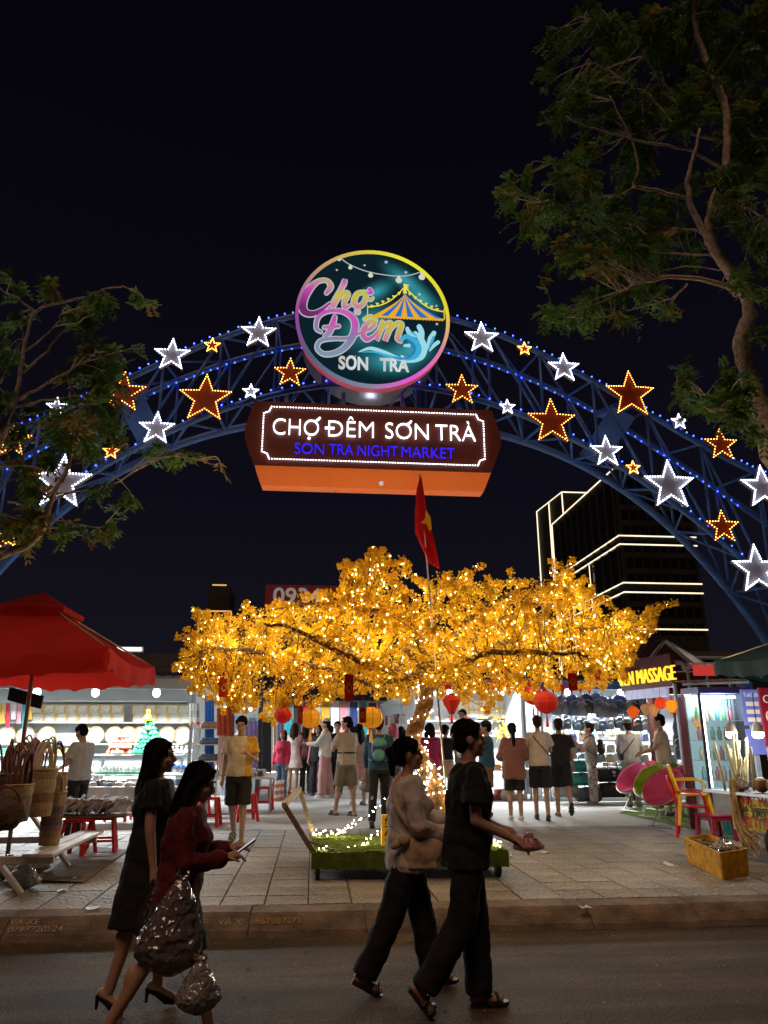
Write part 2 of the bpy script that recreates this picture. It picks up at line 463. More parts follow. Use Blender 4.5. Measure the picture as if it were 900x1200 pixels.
# ================================================================ round sign
SC = V((.92, 12.16, 9.17)); SR = 1.46
sign = thing('round_sign', 'round backlit sign with teal face, pink and yellow script and a circus tent', 'sign', SC)
def lerp3(a, b, t): return tuple(a[i] + (b[i] - a[i]) * t for i in range(3))
m_face = mat('sign_face_teal', (.004, .03, .045), .6, var=0, spec=.05)
def dress_face():
    n, l, b = nodes_of(m_face); t = n.new('ShaderNodeTexCoord')
    def spot(x, z, sx, sz, rot=0):
        mp = n.new('ShaderNodeMapping'); mp.vector_type = 'TEXTURE'; mp.inputs['Location'].default_value = (x, 0, z); mp.inputs['Rotation'].default_value = (0, rot, 0); mp.inputs['Scale'].default_value = (sx, 1, sz)
        l.new(t.outputs['Object'], mp.inputs[0]); g = n.new('ShaderNodeTexGradient'); g.gradient_type = 'QUADRATIC_SPHERE'; l.new(mp.outputs[0], g.inputs[0]); return g.outputs['Fac']
    acc = None
    for q in ((.62, .85, .75, .28, R(38)), (.05, .55, .6, .28, R(-35)), (.3, -.9, .9, .45, 0), (-.1, -.2, .9, .6, R(-35)), (.95, .45, .6, .3, R(38)), (.75, -.65, .6, .4, 0)):
        f = spot(*q)
        if acc is None: acc = f
        else:
            k = n.new('ShaderNodeMath'); k.operation = 'ADD'; l.new(acc, k.inputs[0]); l.new(f, k.inputs[1]); acc = k.outputs[0]
    rp = n.new('ShaderNodeValToRGB'); rp.color_ramp.elements[0].color = (.0015, .010, .017, 1); rp.color_ramp.elements[1].color = (.035, .30, .36, 1)
    rp.color_ramp.elements[1].position = .85
    l.new(acc, rp.inputs[0]); l.new(rp.outputs[0], b.inputs['Emission Color']); b.inputs['Emission Strength'].default_value = 1.0
    m_face.cycles.emission_sampling = 'NONE'
dress_face()
b = MB(); N = 72
prof = [(SR * math.cos(2 * math.pi * k / N), SR * math.sin(2 * math.pi * k / N)) for k in range(N)]
pin = [(a * .955, c * .955) for a, c in prof]
b.prism(pin, -.02, .02); b.build('face', m_face, sign)
def gradient_glow(name, stops, es, axis, lo, hi, sample='NONE'):
    m = mat(name, (.05, .05, .05), var=0, emit=(1, 1, 1), es=es, sample=sample); n, l, b = nodes_of(m)
    t = n.new('ShaderNodeTexCoord'); dt = n.new('ShaderNodeVectorMath'); dt.operation = 'DOT_PRODUCT'; dt.inputs[1].default_value = axis
    l.new(t.outputs['Object'], dt.inputs[0]); mr = n.new('ShaderNodeMapRange'); mr.inputs[1].default_value = lo; mr.inputs[2].default_value = hi
    l.new(dt.outputs['Value'], mr.inputs[0]); rp = n.new('ShaderNodeValToRGB'); l.new(mr.outputs[0], rp.inputs[0])
    el = rp.color_ramp.elements
    while len(el) < len(stops): el.new(.5)
    for q, (p, c) in zip(el, stops): q.position = p; q.color = (*c, 1)
    l.new(rp.outputs[0], b.inputs['Emission Color']); return m
m_rim = gradient_glow('sign_rim_rainbow', [(0, (.35, .03, .30)), (.3, (.05, .10, .16)), (.45, (.55, .06, .40)), (.62, (.65, .45, .10)), (.8, (.75, .70, .04)), (1, (.55, .50, .03))], 1.0, (.35, 0, .94), -1.5, 1.5)
def dress_rim():
    n, l, b = nodes_of(m_rim)
    t = n.new('ShaderNodeTexCoord'); s_ = n.new('ShaderNodeSeparateXYZ'); l.new(t.outputs['Object'], s_.inputs[0])
    at = n.new('ShaderNodeMath'); at.operation = 'ARCTAN2'; l.new(s_.outputs['Z'], at.inputs[0]); l.new(s_.outputs['X'], at.inputs[1])
    mr = n.new('ShaderNodeMapRange'); mr.inputs[1].default_value = -math.pi; mr.inputs[2].default_value = math.pi; l.new(at.outputs[0], mr.inputs[0])
    rp = [q for q in n if q.type == 'VALTORGB'][0]; l.new(mr.outputs[0], rp.inputs[0])
    el = rp.color_ramp.elements
    while len(el) < 9: el.new(.5)
    st = [(0, (.30, .04, .30)), (.10, (.05, .10, .18)), (.24, (.20, .22, .32)), (.33, (.75, .08, .62)), (.42, (.70, .20, .35)), (.52, (.75, .62, .03)), (.68, (.80, .80, .03)), (.80, (.60, .45, .08)), (1, (.30, .04, .30))]
    for q, (p, c) in zip(el, st): q.position = p; q.color = (*c, 1)
dress_rim()
b = MB()
for i in range(N):
    j = (i + 1) % N
    ring = [[(prof[k][0] * s_, y, prof[k][1] * s_) for k in (i, j)] for s_, y in ((.955, -.02), (.965, -.05), (1.0, -.045), (1.0, .03))]
    for q in range(3): b.quad(ring[q][0], ring[q][1], ring[q + 1][1], ring[q + 1][0])
b.build('rim', m_rim, sign, smooth=False)
m_drum = mat('sign_drum_pink', (.55, .10, .14), .5, emit=(.8, .10, .16), es=.30, var=.1)
b = MB()
for i in range(N):
    j = (i + 1) % N; b.quad((prof[i][0], .03, prof[i][1]), (prof[j][0], .03, prof[j][1]), (prof[j][0] * .985, .24, prof[j][1] * .985), (prof[i][0] * .985, .24, prof[i][1] * .985))
b.prism([(a * .985, c * .985) for a, c in prof], .24, .25)
b.build('drum', m_drum, sign)
# grey housing behind the drum, seen below it
m_house = mat('sign_housing_grey', (.30, .29, .34), .6, var=.15)
b = MB(); b.prism([(a * .93, c * .93) for a, c in prof], .262, 1.0); hs = b.build('housing', m_house, sign)
for sx in (-1, 1):
    b = MB(); b.beam((sx * .9, .45, -1.9), (sx * .9, .45, -.9), .08); b.build('support_post', m_blue, sign)

# ---- artwork on the face.  Face coordinates from the photograph's crop (900 x 771), centre (460,397)
def fp(x, y): return ((x - 462) / 385 * SR, -(y - 400) / 352 * SR)
def ribbon(b, pts, w, y=-.034, d=.010, res=8, white=0):
    """brush stroke: smooth path through pts with half widths w"""
    P = [np.array(p, float) for p in pts]; n = len(P); out = []; ww = []
    for i in range(n - 1):
        p0, p1, p2, p3 = P[max(i - 1, 0)], P[i], P[i + 1], P[min(i + 2, n - 1)]
        for k in range(res):
            t = k / res; out.append(.5 * ((2 * p1) + (-p0 + p2) * t + (2 * p0 - 5 * p1 + 4 * p2 - p3) * t * t + (-p0 + 3 * p1 - 3 * p2 + p3) * t ** 3))
            ww.append(w[i] + (w[i + 1] - w[i]) * t)
    out.append(P[-1]); ww.append(w[-1])
    L = []; Rr = []
    for i, p in enumerate(out):
        q = out[min(i + 1, len(out) - 1)] - out[max(i - 1, 0)]; q = q / (np.linalg.norm(q) + 1e-9); nn = np.array([-q[1], q[0]])
        L.append(fp(*(p + nn * (ww[i] + white)))); Rr.append(fp(*(p - nn * (ww[i] + white))))
    m = len(out)
    for i in range(m - 1):
        a, c, e, f = L[i], L[i + 1], Rr[i + 1], Rr[i]
        b.quad(*[(q[0], y, q[1]) for q in (a, c, e, f)]); 
        b.quad((a[0], y, a[1]), (a[0], y + d, a[1]), (c[0], y + d, c[1]), (c[0], y, c[1])); b.quad((f[0], y, f[1]), (e[0], y, e[1]), (e[0], y + d, e[1]), (f[0], y + d, f[1]))
    for ctr, r_ in ((out[0], ww[0]), (out[-1], ww[-1])):
        poly = [fp(ctr[0] + (r_ + white) * math.cos(a * math.pi / 6), ctr[1] + (r_ + white) * math.sin(a * math.pi / 6)) for a in range(12)]
        b.prism(poly, y, y + d)
PK, YL, PU, LB = (.85, .12, .70), (.85, .80, .06), (.28, .10, .40), (.30, .45, .62)
STROKES = {
 'letter_c': ([(228, 288), (248, 252), (226, 222), (180, 232), (136, 282), (112, 340), (120, 388), (160, 400), (205, 378), (246, 340)], [8, 13, 9, 10, 17, 20, 18, 13, 9, 5], [(0, (.22, .02, .2)), (.45, (.8, .1, .66)), (1, YL)], (.45, 0, 1), -.45, .55),
 'letter_h': ([(250, 352), (278, 300), (312, 240), (318, 214), (306, 250), (282, 310), (262, 356), (290, 312), (322, 282), (334, 290), (318, 330), (322, 358), (352, 342)], [5, 8, 11, 8, 11, 12, 10, 6, 9, 12, 11, 9, 4], [(0, PK), (.5, YL), (1, PK)], (0, 0, 1), .1, .75),
 'letter_o': ([(420, 272), (382, 284), (366, 326), (384, 350), (414, 330), (426, 284), (404, 274)], [9, 11, 13, 12, 11, 9, 6], [(0, PK), (.5, YL), (1, YL)], (0, 0, 1), .1, .7),
 'letter_o_hook': ([(420, 300), (448, 312), (462, 300)], [5, 6, 3], [(0, PK), (1, YL)], (1, 0, 0), -.4, 0),
 'letter_o_horn': ([(424, 276), (452, 276), (444, 258)], [5, 8, 9], [(0, PK), (1, PK)], (1, 0, 0), -.4, 0),
 'letter_d_stroke': ([(272, 410), (262, 450), (246, 490), (228, 510)], [9, 13, 13, 10], [(0, LB), (.6, PK), (1, PK)], (0, 0, 1), -.5, .0),
 'letter_d_bar': ([(222, 466), (258, 462), (292, 456)], [8, 8, 8], [(0, (.6, .3, .5)), (1, PK)], (1, 0, 0), -.9, -.6),
 'letter_d_bowl': ([(206, 490), (182, 470), (192, 412), (240, 382), (310, 380), (362, 412), (372, 468), (342, 540), (290, 586), (226, 600), (190, 572), (206, 534), (270, 520), (330, 516), (398, 486), (432, 452)], [6, 8, 10, 9, 11, 15, 17, 14, 12, 10, 9, 9, 8, 7, 5, 4], [(0, LB), (.35, (.35, .30, .6)), (.7, PK), (1, (.9, .25, .75))], (.3, 0, 1), -.95, .1),
 'letter_e': ([(412, 480), (448, 462), (470, 436), (452, 422), (424, 450), (412, 490), (430, 516), (462, 500), (486, 470)], [5, 8, 9, 9, 12, 13, 11, 7, 4], [(0, PK), (.5, (.85, .3, .4)), (1, YL)], (.2, 0, 1), -.55, .0),
 'letter_e_hat': ([(418, 414), (450, 398), (478, 416)], [6, 8, 6], [(0, YL), (1, YL)], (0, 0, 1), -1, 1),
 'letter_m': ([(508, 424), (496, 470), (480, 516), (506, 460), (538, 426), (552, 436), (534, 482), (522, 516), (548, 462), (582, 426), (604, 432), (592, 470), (584, 504), (600, 520)], [9, 12, 10, 7, 9, 11, 12, 10, 7, 9, 11, 12, 11, 5], [(0, (.85, .15, .6)), (.45, (.85, .6, .15)), (1, YL)], (.15, 0, 1), -.5, .0),
 'letter_o_dot': ([(383, 376), (385, 377)], [13, 13], [(0, (.85, .6, .6)), (1, (.85, .6, .6))], (0, 0, 1), -1, 1),
}
m_white = glow('sign_white', (.80, .82, .90), .6)
for nm, (pts, w, stops, ax, lo, hi) in STROKES.items():
    b = MB(); ribbon(b, pts, w, y=-.030, d=.008, white=5); b.build('lettering_outline', m_white, sign)
for k, (nm, (pts, w, stops, ax, lo, hi)) in enumerate(STROKES.items()):
    b = MB(); ribbon(b, pts, w, y=-.038, d=.006); b.build(nm, gradient_glow('ink_' + nm, stops, .62, ax, lo, hi), sign)
m_silver = gradient_glow('ink_silver', [(0, (.25, .27, .28)), (.5, (.75, .80, .80)), (1, (.35, .38, .38))], .9, (1, 0, 0), -.8, .9)
for wd, cx_ in (('SƠN', 368), ('TRÀ', 566)): text(wd, .36, 'name_lettering', m_silver, sign, (fp(cx_, 642)[0], -.03, fp(cx_, 642)[1]), depth=.006, bold=.012, xs=.78)
# circus tent
m_ty = glow('tent_yellow', (.85, .42, .02), .95); m_tb = glow('tent_blue', (.02, .16, .55), .95); m_tline = glow('tent_line', (.85, .70, .08), 1)
apex = (622, 268); base = [(462, 392), (497, 394), (532, 395), (567, 396), (600, 397), (634, 397), (668, 396), (702, 395), (744, 394), (782, 393), (812, 393)]
def tentx(i, t):                                # concave sides
    bx, by = base[i]; x = apex[0] + (bx - apex[0]) * (t ** 1.35); return (x, apex[1] + (by - apex[1]) * t)
for i in range(10):
    b = MB(); A_ = [fp(*tentx(i, t / 6)) for t in range(7)]; B_ = [fp(*tentx(i + 1, t / 6)) for t in range(7)]
    b.prism(A_ + B_[::-1], -.03, -.024); b.build('tent_stripe', m_ty if i % 2 == 0 else m_tb, sign)
b = MB(); z0, z1 = 392, 402; poly = [fp(448, z0), fp(816, z0)]
for k in range(24): x = 816 - k * 16; poly += [fp(x, z1 - 2), fp(x - 8, z1 + 3)]
b.prism(poly, -.036, -.03); b.build('tent_valance', m_ty, sign)
for side in (-1, 1):
    b = MB(); ribbon(b, [(436, 350), (500, 336), (560, 300), (614, 242)] if side < 0 else [(630, 242), (690, 300), (750, 340), (818, 354)], [2.5] * 4, res=5)
    for k in range(6):
        t = (k + .6) / 6.5; x = 620 + side * (10 + t * 180); y = 246 + (t ** .75) * 104
        b.prism([fp(x - 9, y), fp(x + 9, y), fp(x, y + 16)], -.034, -.028)
    x = 434 if side < 0 else 820; ribbon(b, [(x, 340), (x, 394)], [2, 2], res=2); b.build('tent_bunting', m_tline, sign, kind='stuff')
b = MB(); b.prism([fp(616, 240), fp(616, 216), fp(646, 224), fp(632, 232), fp(644, 240), fp(628, 242), fp(632, 268), fp(612, 268)], -.034, -.028); b.build('tent_flag', m_tline, sign)
# wave
m_w1 = glow('wave_light', (.35, .75, .85), .9); m_w2 = glow('wave_blue', (.04, .42, .70), .95); m_w3 = glow('wave_deep', (.02, .22, .50), .95)
b = MB(); ribbon(b, [(394, 580), (450, 560), (520, 578), (590, 606), (650, 612), (700, 590), (716, 545), (700, 500), (672, 470)], [2, 8, 10, 9, 10, 15, 16, 14, 8], y=-.03); b.build('wave_body', m_w1, sign)
b = MB(); ribbon(b, [(410, 582), (470, 578), (540, 596), (610, 606), (668, 592), (690, 552), (670, 510), (630, 492), (604, 508)], [1, 4, 6, 8, 12, 13, 13, 12, 10], y=-.036); b.build('wave_crest', m_w2, sign)
b = MB(); ribbon(b, [(560, 602), (625, 604), (662, 572), (660, 530), (632, 512)], [1, 4, 7, 7, 3], y=-.041); b.build('wave_inner', m_w3, sign)
b = MB()
for pts, w in (([(672, 490), (640, 470), (632, 452)], [4, 12, 9]), ([(706, 520), (704, 470), (692, 440)], [6, 14, 13]), ([(730, 550), (748, 500), (766, 468)], [6, 14, 11]), ([(742, 560), (766, 530), (786, 514)], [3, 9, 9]), ([(618, 540), (640, 538)], [6, 9])):
    ribbon(b, pts, w, y=-.042, res=5)
b.build('wave_splash', m_w1, sign)
b = MB(); ribbon(b, [(740, 540), (756, 508), (764, 490)], [3, 7, 5], y=-.048, res=5); ribbon(b, [(676, 486), (652, 470)], [3, 5], y=-.048, res=4); b.build('wave_spray', m_w2, sign)
# string of bulbs and little stars
b = MB(); ribbon(b, [(292, 96), (350, 134), (450, 166), (580, 178), (650, 168), (706, 148)], [1.8] * 6, res=6); b.build('bulb_string', m_white, sign)
m_bulbpic = glow('picture_bulb', (.75, .78, .60), .85)
for x, y, r in ((288, 106, 9), (345, 146, 11), (448, 182, 13), (592, 200, 17), (710, 176, 17)):
    b = MB(); q = fp(x, y); k = r / 385 * SR; b.sphere((q[0], -.03, q[1]), (k, .012, k), 12, 6); b.box((q[0], -.03, q[1] + k * 1.2), (k * .8, .012, k * .7)); b.build('picture_bulb', m_bulbpic, sign, smooth=False)
for x, y, r in ((527, 105, 9), (628, 155, 8), (696, 269, 8), (782, 325, 6), (782, 420, 7), (417, 129, 6), (277, 163, 6)):
    b = MB(); q = fp(x, y); b.prism([(q[0] + a, q[1] + c) for a, c in star_poly(r / 385 * SR * 1.2, .5)], -.032, -.026); b.build('picture_star', m_white, sign)
lamp(sign, (0, .55, -1.35), 10, (.75, .8, 1), .1)

# ================================================================ long sign board
def curve2(p): return [V(p[0]).lerp(V(p[1]), t / 4).lerp(V(p[1]).lerp(V(p[2]), t / 4), t / 4) for t in range(5)]
BC = V((.95, 12.0, 6.68))
board = thing('long_sign_board', 'long maroon board with lit white and blue market name and orange underside', 'sign', BC)
m_board = mat('board_maroon', (.13, .026, .016), .5, var=.14, scale=2, bump=.08, bscale=6)
m_under = mat('board_orange_glow', (.82, .20, .05), .5, emit=(.85, .16, .03), es=.28, var=.10, scale=1.5, bump=.06, bscale=5)  # weak emission added to brighten the orange underside; no lamp built inside
W2, H2 = 2.24, .60
b = MB(); b.prism([(-W2 + .17, -H2), (W2 - .17, -H2), (W2 + .03, -.10), (W2 + .03, .10), (W2 - .10, H2), (-W2 + .10, H2), (-W2 - .03, .10), (-W2 - .03, -.10)], 0, .45); b.build('board_box', m_board, board)
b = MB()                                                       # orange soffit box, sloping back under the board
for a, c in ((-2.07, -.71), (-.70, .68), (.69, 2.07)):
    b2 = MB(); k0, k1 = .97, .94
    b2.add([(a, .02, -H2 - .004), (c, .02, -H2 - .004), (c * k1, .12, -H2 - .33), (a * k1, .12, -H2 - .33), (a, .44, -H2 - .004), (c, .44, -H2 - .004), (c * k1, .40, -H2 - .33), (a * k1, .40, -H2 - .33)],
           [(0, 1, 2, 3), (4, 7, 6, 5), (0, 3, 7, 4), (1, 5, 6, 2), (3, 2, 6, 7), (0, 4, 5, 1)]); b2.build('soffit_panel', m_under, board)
# down light on the soffit
b = MB(); b.lathe([(.03, 0), (.04, -.03), (.03, -.06)], 10, (.12, .055, -H2 - .22)); b.build('spot_lamp', m_white, board)
m_wl = glow('white_letter_led', (.86, .95, 1), 2.2, 'AUTO'); m_bl = glow('blue_letter_led', (.012, .01, 1), 1.7, 'AUTO')
for wd, cx_, ww, bo in (('CHO', -1.39, .80, -.008), ('DÊM', -.425, .80, -.008), ('SON', .575, .77, -.008), ('TRÀ', 1.44, .72, -.008)):
    o = text(wd, .445, 'white_lettering', m_wl, board, (cx_, -.05, .115 - (.0 if wd[0] != 'Đ' else 0)), depth=.02, bold=bo); o.data.align_y = 'BOTTOM_BASELINE'; o.location.z = -.045
    bpy.context.view_layer.update(); o.scale.x = ww / o.dimensions.x
for xo in (-1.02, .60):                                        # horns of the two O letters and the dot below the first
    b = MB(); b.tube(curve2([(xo - .02, -.06, .245), (xo + .035, -.06, .262), (xo + .045, -.06, .305)]), .021, 6); b.build('letter_horn', m_wl, board)
b = MB(); b.box((-.80, -.06, .108), (.17, .03, .038)); b.build('letter_bar', m_wl, board)
b = MB(); b.sphere((-1.155, -.06, -.098), .028, 10, 6); b.build('letter_dot', m_wl, board)
for wd, cx_, ww in (('SON', -1.139, .50), ('TRA', -.594, .41), ('NIGHT', .042, .70), ('MARKET', .936, .94)):
    o = text(wd, .295, 'blue_lettering', m_bl, board, (cx_, -.05, -.298), depth=.014, bold=-.007); bpy.context.view_layer.update(); o.scale.x = ww / o.dimensions.x
b = MB(); hw, hh, nc = 1.96, .49, .13
path = [(-hw + nc, hh), (hw - nc, hh), (hw - nc * .7, hh - nc * .7), (hw, hh - nc), (hw, -hh + nc), (hw - nc * .7, -hh + nc * .7), (hw - nc, -hh), (-hw + nc, -hh), (-hw + nc * .7, -hh + nc * .7), (-hw, -hh + nc), (-hw, hh - nc), (-hw + nc * .7, hh - nc * .7)]
for i in range(len(path)):
    a, c = V((path[i][0], -.03, path[i][1])), V((path[(i + 1) % len(path)][0], -.03, path[(i + 1) % len(path)][1])); n = max(3, int((c - a).length / .047))
    for k in range(n): b.sphere(a.lerp(c, k / n), .0115, 5, 3)
b.build('led_border', m_wled, board, kind='stuff')
for sx in (-1.6, -.55, .55, 1.6):
    b = MB(); b.beam((sx, .25, .6), (sx, .5, 1.1 - abs(sx) * .1), .07); b.build('hanger', m_blue, board)
# ================================================================ leaf and blossom helpers
def inpoly(x, y, P):
    c = False; j = len(P) - 1
    for i in range(len(P)):
        if (P[i][1] > y) != (P[j][1] > y) and x < (P[j][0] - P[i][0]) * (y - P[i][1]) / (P[j][1] - P[i][1]) + P[i][0]: c = not c
        j = i
    return c
def curve3(pts, n=4):
    P = [V(p) for p in pts]; out = []
    for i in range(len(P) - 1):
        p0, p1, p2, p3 = P[max(i - 1, 0)], P[i], P[i + 1], P[min(i + 2, len(P) - 1)]
        for k in range(n):
            t = k / n; out.append(.5 * ((2 * p1) + (-p0 + p2) * t + (2 * p0 - 5 * p1 + 4 * p2 - p3) * t * t + (-p0 + 3 * p1 - 3 * p2 + p3) * t ** 3))
    out.append(P[-1]); return out
def rv(r, s=1.0): return V((r.uniform(-1, 1), r.uniform(-1, 1), r.uniform(-1, 1))) * s
def fast_mesh(name, vs, faces_per, quads, mats, mi, parent, kind='stuff'):
    me = bpy.data.meshes.new(name); v = np.asarray(vs, np.float32).reshape(-1, 3); q = np.asarray(quads, np.int32)
    me.vertices.add(len(v)); me.vertices.foreach_set('co', v.ravel())
    me.loops.add(q.size); me.loops.foreach_set('vertex_index', q.ravel())
    me.polygons.add(len(q)); me.polygons.foreach_set('loop_start', np.arange(0, q.size, 4, dtype=np.int32))
    try: me.polygons.foreach_set('loop_total', np.full(len(q), 4, np.int32))
    except Exception: pass
    for m in mats: me.materials.append(m)
    me.polygons.foreach_set('material_index', np.asarray(mi, np.int32)); me.update(calc_edges=True); me.validate()
    o = bpy.data.objects.new(name, me); C.objects.link(o); o.parent = parent
    if kind: o['kind'] = kind
    return o

# ================================================================ hand cart with the yellow blossom tree
m_wood = mat('grey_timber', (.20, .15, .10), .8, var=.3, scale=12, bump=.3, stretch=(1, 1, 6))
m_pale = mat('worn_painted_steel', (.42, .36, .28), .6, var=.25, scale=14)
m_turf = mat('artificial_turf', (.13, .20, .025), .95, var=.35, scale=9, bump=1, bscale=220)
m_black = mat('black_rubber', (.015, .015, .016), .7, var=.2)
m_steel = mat('steel', (.45, .44, .42), .35, metal=.9, var=.1)
CX0, CX1, CY0, CY1, CZ = .02, 2.15, 8.55, 10.05, .43
cart = thing('platform_cart', 'low platform cart covered in artificial turf with a push handle', 'cart', ((CX0 + CX1) / 2, (CY0 + CY1) / 2, .15))
def cl(x, y, z): return V((x - (CX0 + CX1) / 2, y - (CY0 + CY1) / 2, z - .15))
b = MB(); b.box(cl((CX0 + CX1) / 2, (CY0 + CY1) / 2, CZ - .06), (CX1 - CX0 - .04, CY1 - CY0 - .04, .05)); b.build('platform', m_wood, cart)
b = MB(); nx, ny = 60, 44; gv = []; gf = []
for j in range(ny + 1):
    for i in range(nx + 1): gv.append(cl(CX0 + (CX1 - CX0) * i / nx, CY0 + (CY1 - CY0) * j / ny, CZ + rnd.uniform(-.012, .012)))
for j in range(ny):
    for i in range(nx): a = j * (nx + 1) + i; gf.append((a, a + 1, a + nx + 2, a + nx + 1))
b.add(gv, gf)
def skirt(p, q):
    n = 40; vs = []; fs = []
    for i in range(n + 1):
        w = p.lerp(q, i / n); o_ = .012 * math.sin(i * .9)
        vs += [w + V((0, -.002, -.004)), w + V((0, -.01 + o_, -.07)), w + V((0, -.004 + o_ * 1.3, -.16 - rnd.uniform(0, .012)))]
    for i in range(n):
        for k in range(2): a = i * 3 + k; fs.append((a, a + 3, a + 4, a + 1))
    b.add(vs, fs)
skirt(cl(CX0, CY0, CZ), cl(CX1, CY0, CZ)); skirt(cl(CX0, CY1, CZ), cl(CX0, CY0, CZ)); skirt(cl(CX1, CY0, CZ), cl(CX1, CY1, CZ))
b.build('turf_mat', m_turf, cart)
def wheel(x, y):
    t = MB(); ax = V((1, 0, 0))
    t.tube([cl(x - .022, y, .245), cl(x + .022, y, .245)], .095, 18); w = t.build('wheel', m_black, cart)
    t = MB(); t.tube([cl(x - .026, y, .245), cl(x + .026, y, .245)], .045, 12); t.build('hub', m_steel, w)
    t = MB(); t.box(cl(x, y, .345), (.08, .10, .02)); t.box(cl(x - .034, y, .29), (.006, .07, .12)); t.box(cl(x + .034, y, .29), (.006, .07, .12)); t.build('caster_fork', m_steel, w)
for x in (CX0 + .07, CX1 - .1):
    for y in (CY0 + .1, CY1 - .12): wheel(x, y)
h0, h1 = cl(CX0 + .03, CY0 + .06, CZ - .02), cl(CX0 + .03, CY1 - .1, CZ - .02)
p0, p1 = on_y(333, 943, CY0 + .06), on_y(351, 925, CY1 - .1)
t0_, t1_ = cl(*p0), cl(*p1)
b = MB(); b.beam(h0, t0_, .055); b.build('handle_post', m_wood, cart)
b = MB(); b.beam(h1, t1_, .05); b.build('handle_post', m_pale, cart)
b = MB(); b.beam(t0_ - V((0, .04, 0)), t1_ + V((0, .04, 0)), .05); b.build('handle_bar', m_pale, cart)
b = MB(); b.beam(h0 + V((.02, 0, -.03)), h0 + V((.3, 0, -.03)), .03); b.beam(h0.lerp(t0_, .28), h0 + V((.26, 0, .01)), .02); b.build('handle_brace', m_steel, cart)
# yellow sign box on the turf, and a rope with LED lights
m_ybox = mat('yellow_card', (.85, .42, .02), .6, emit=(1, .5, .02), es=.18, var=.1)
p = on_z(452, 990, CZ)
pb = thing('yellow_sign_box', 'small upright yellow box with black brush lettering on the turf cart', 'box', (p.x + .02, 9.05, CZ))
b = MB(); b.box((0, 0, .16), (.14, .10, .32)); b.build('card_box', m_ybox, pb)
m_ink = mat('black_ink', (.02, .02, .02), .6, var=0)
for k, (a, c) in enumerate((((-.04, .27), (.04, .28)), ((-.01, .30), (-.03, .22)), ((-.04, .20), (.045, .19)), ((.03, .24), (-.035, .10)), ((-.04, .12), (.04, .14)), ((0, .16), (.01, .05)), ((-.04, .06), (.04, .05)))):
    b = MB(); b.beam((a[0], -.052, a[1]), (c[0], -.052, c[1]), .012, .004, up=(0, 1, 0)); b.build('brush_stroke', m_ink, pb)
m_fairy = glow('fairy_led', (1, .66, .20), 130, 'AUTO')
m_fairyw = glow('fairy_led_bright', (1, .78, .40), 150, 'AUTO')
m_wire = mat('black_wire', (.01, .01, .01), .6, var=0)
def fairy_string(pts, n, name, label, jit=.035):
    t = thing(name, label, 'string lights', pts[0], 0, 'string lights on the cart'); P = [V(p) - V(pts[0]) for p in curve3(pts, 10)]
    b = MB(); b.tube(P, .004, 4); b.build('wire', m_wire, t)
    b = MB()
    for k in range(n):
        u = k / (n - 1) * (len(P) - 1); i = min(int(u), len(P) - 2); q = P[i].lerp(P[i + 1], u - i) + rv(rnd, jit); b.sphere(q, .0055, 6, 4)
    b.build('bulbs', m_fairyw, t, kind='stuff')
tr = V((1.42, 9.35, CZ))
fairy_string([(CX0 + .10, 8.66, CZ + .02), on_y(405, 997, 8.9), on_y(440, 978, 9.1), tr + V((-.1, -.1, .55)), tr + V((0, -.12, .9))], 70, 'string_lights', 'string of lights rising from the near corner of the turf cart')
fairy_string([on_y(368, 976, 9.8), on_y(395, 975, 9.75), on_y(425, 960, 9.6), tr + V((-.14, .05, .75)), tr + V((-.02, 0, 1.15))], 62, 'string_lights', 'string of lights rising from the handle side of the turf cart')
fairy_string([tr + V((.1, -.1, .8)), tr + V((.25, -.2, .35)), tr + V((.55, -.4, .08)), tr + V((.7, -.55, .03))], 40, 'string_lights', 'string of lights sloping down beyond the yellow tree trunk')

m_bark = mat('artificial_bark', (.16, .085, .035), .85, var=.4, scale=18, bump=.8, bscale=30)
m_bl1 = mat('blossom_yellow', (.96, .60, .020), .55, var=.16, scale=3, thin=.42)
m_bl2 = mat('blossom_gold', (.94, .46, .012), .55, var=.16, scale=3, thin=.42)
m_bl3 = mat('blossom_light', (.98, .72, .07), .55, var=.1, scale=3, thin=.42)
ytree = thing('yellow_blossom_tree', 'wide artificial tree with golden blossoms and fairy lights on a cart', 'tree', tr)
YV = 9.9
r4 = random.Random(11)
TRK = [tr, tr + V((.10, 0, .45)), on_y(503, 905, 9.4), on_y(484, 868, 9.45), on_y(500, 818, 9.5), on_y(497, 790, 9.6)]
b = MB(); P = [p - tr for p in curve3(TRK, 6)]; b.tube(P, [.13 - .05 * i / len(P) + .012 * math.sin(i * 1.7) for i in range(len(P))], 10); b.build('trunk', m_bark, ytree, smooth=True)
fork = TRK[-1]; LIMB = []
def limb(pxs, r0=.055, r1=.012):
    pts = [fork] + [on_y(x, y, v) for x, y, v in pxs]
    P = curve3(pts, 6); P = [p + rv(r4, .02) for p in P]
    b = MB(); n = len(P); b.tube([p - tr for p in P], [r0 + (r1 - r0) * i / n for i in range(n)], 7); b.build('limb', m_bark, ytree, smooth=True)
    LIMB.extend(P[2:])
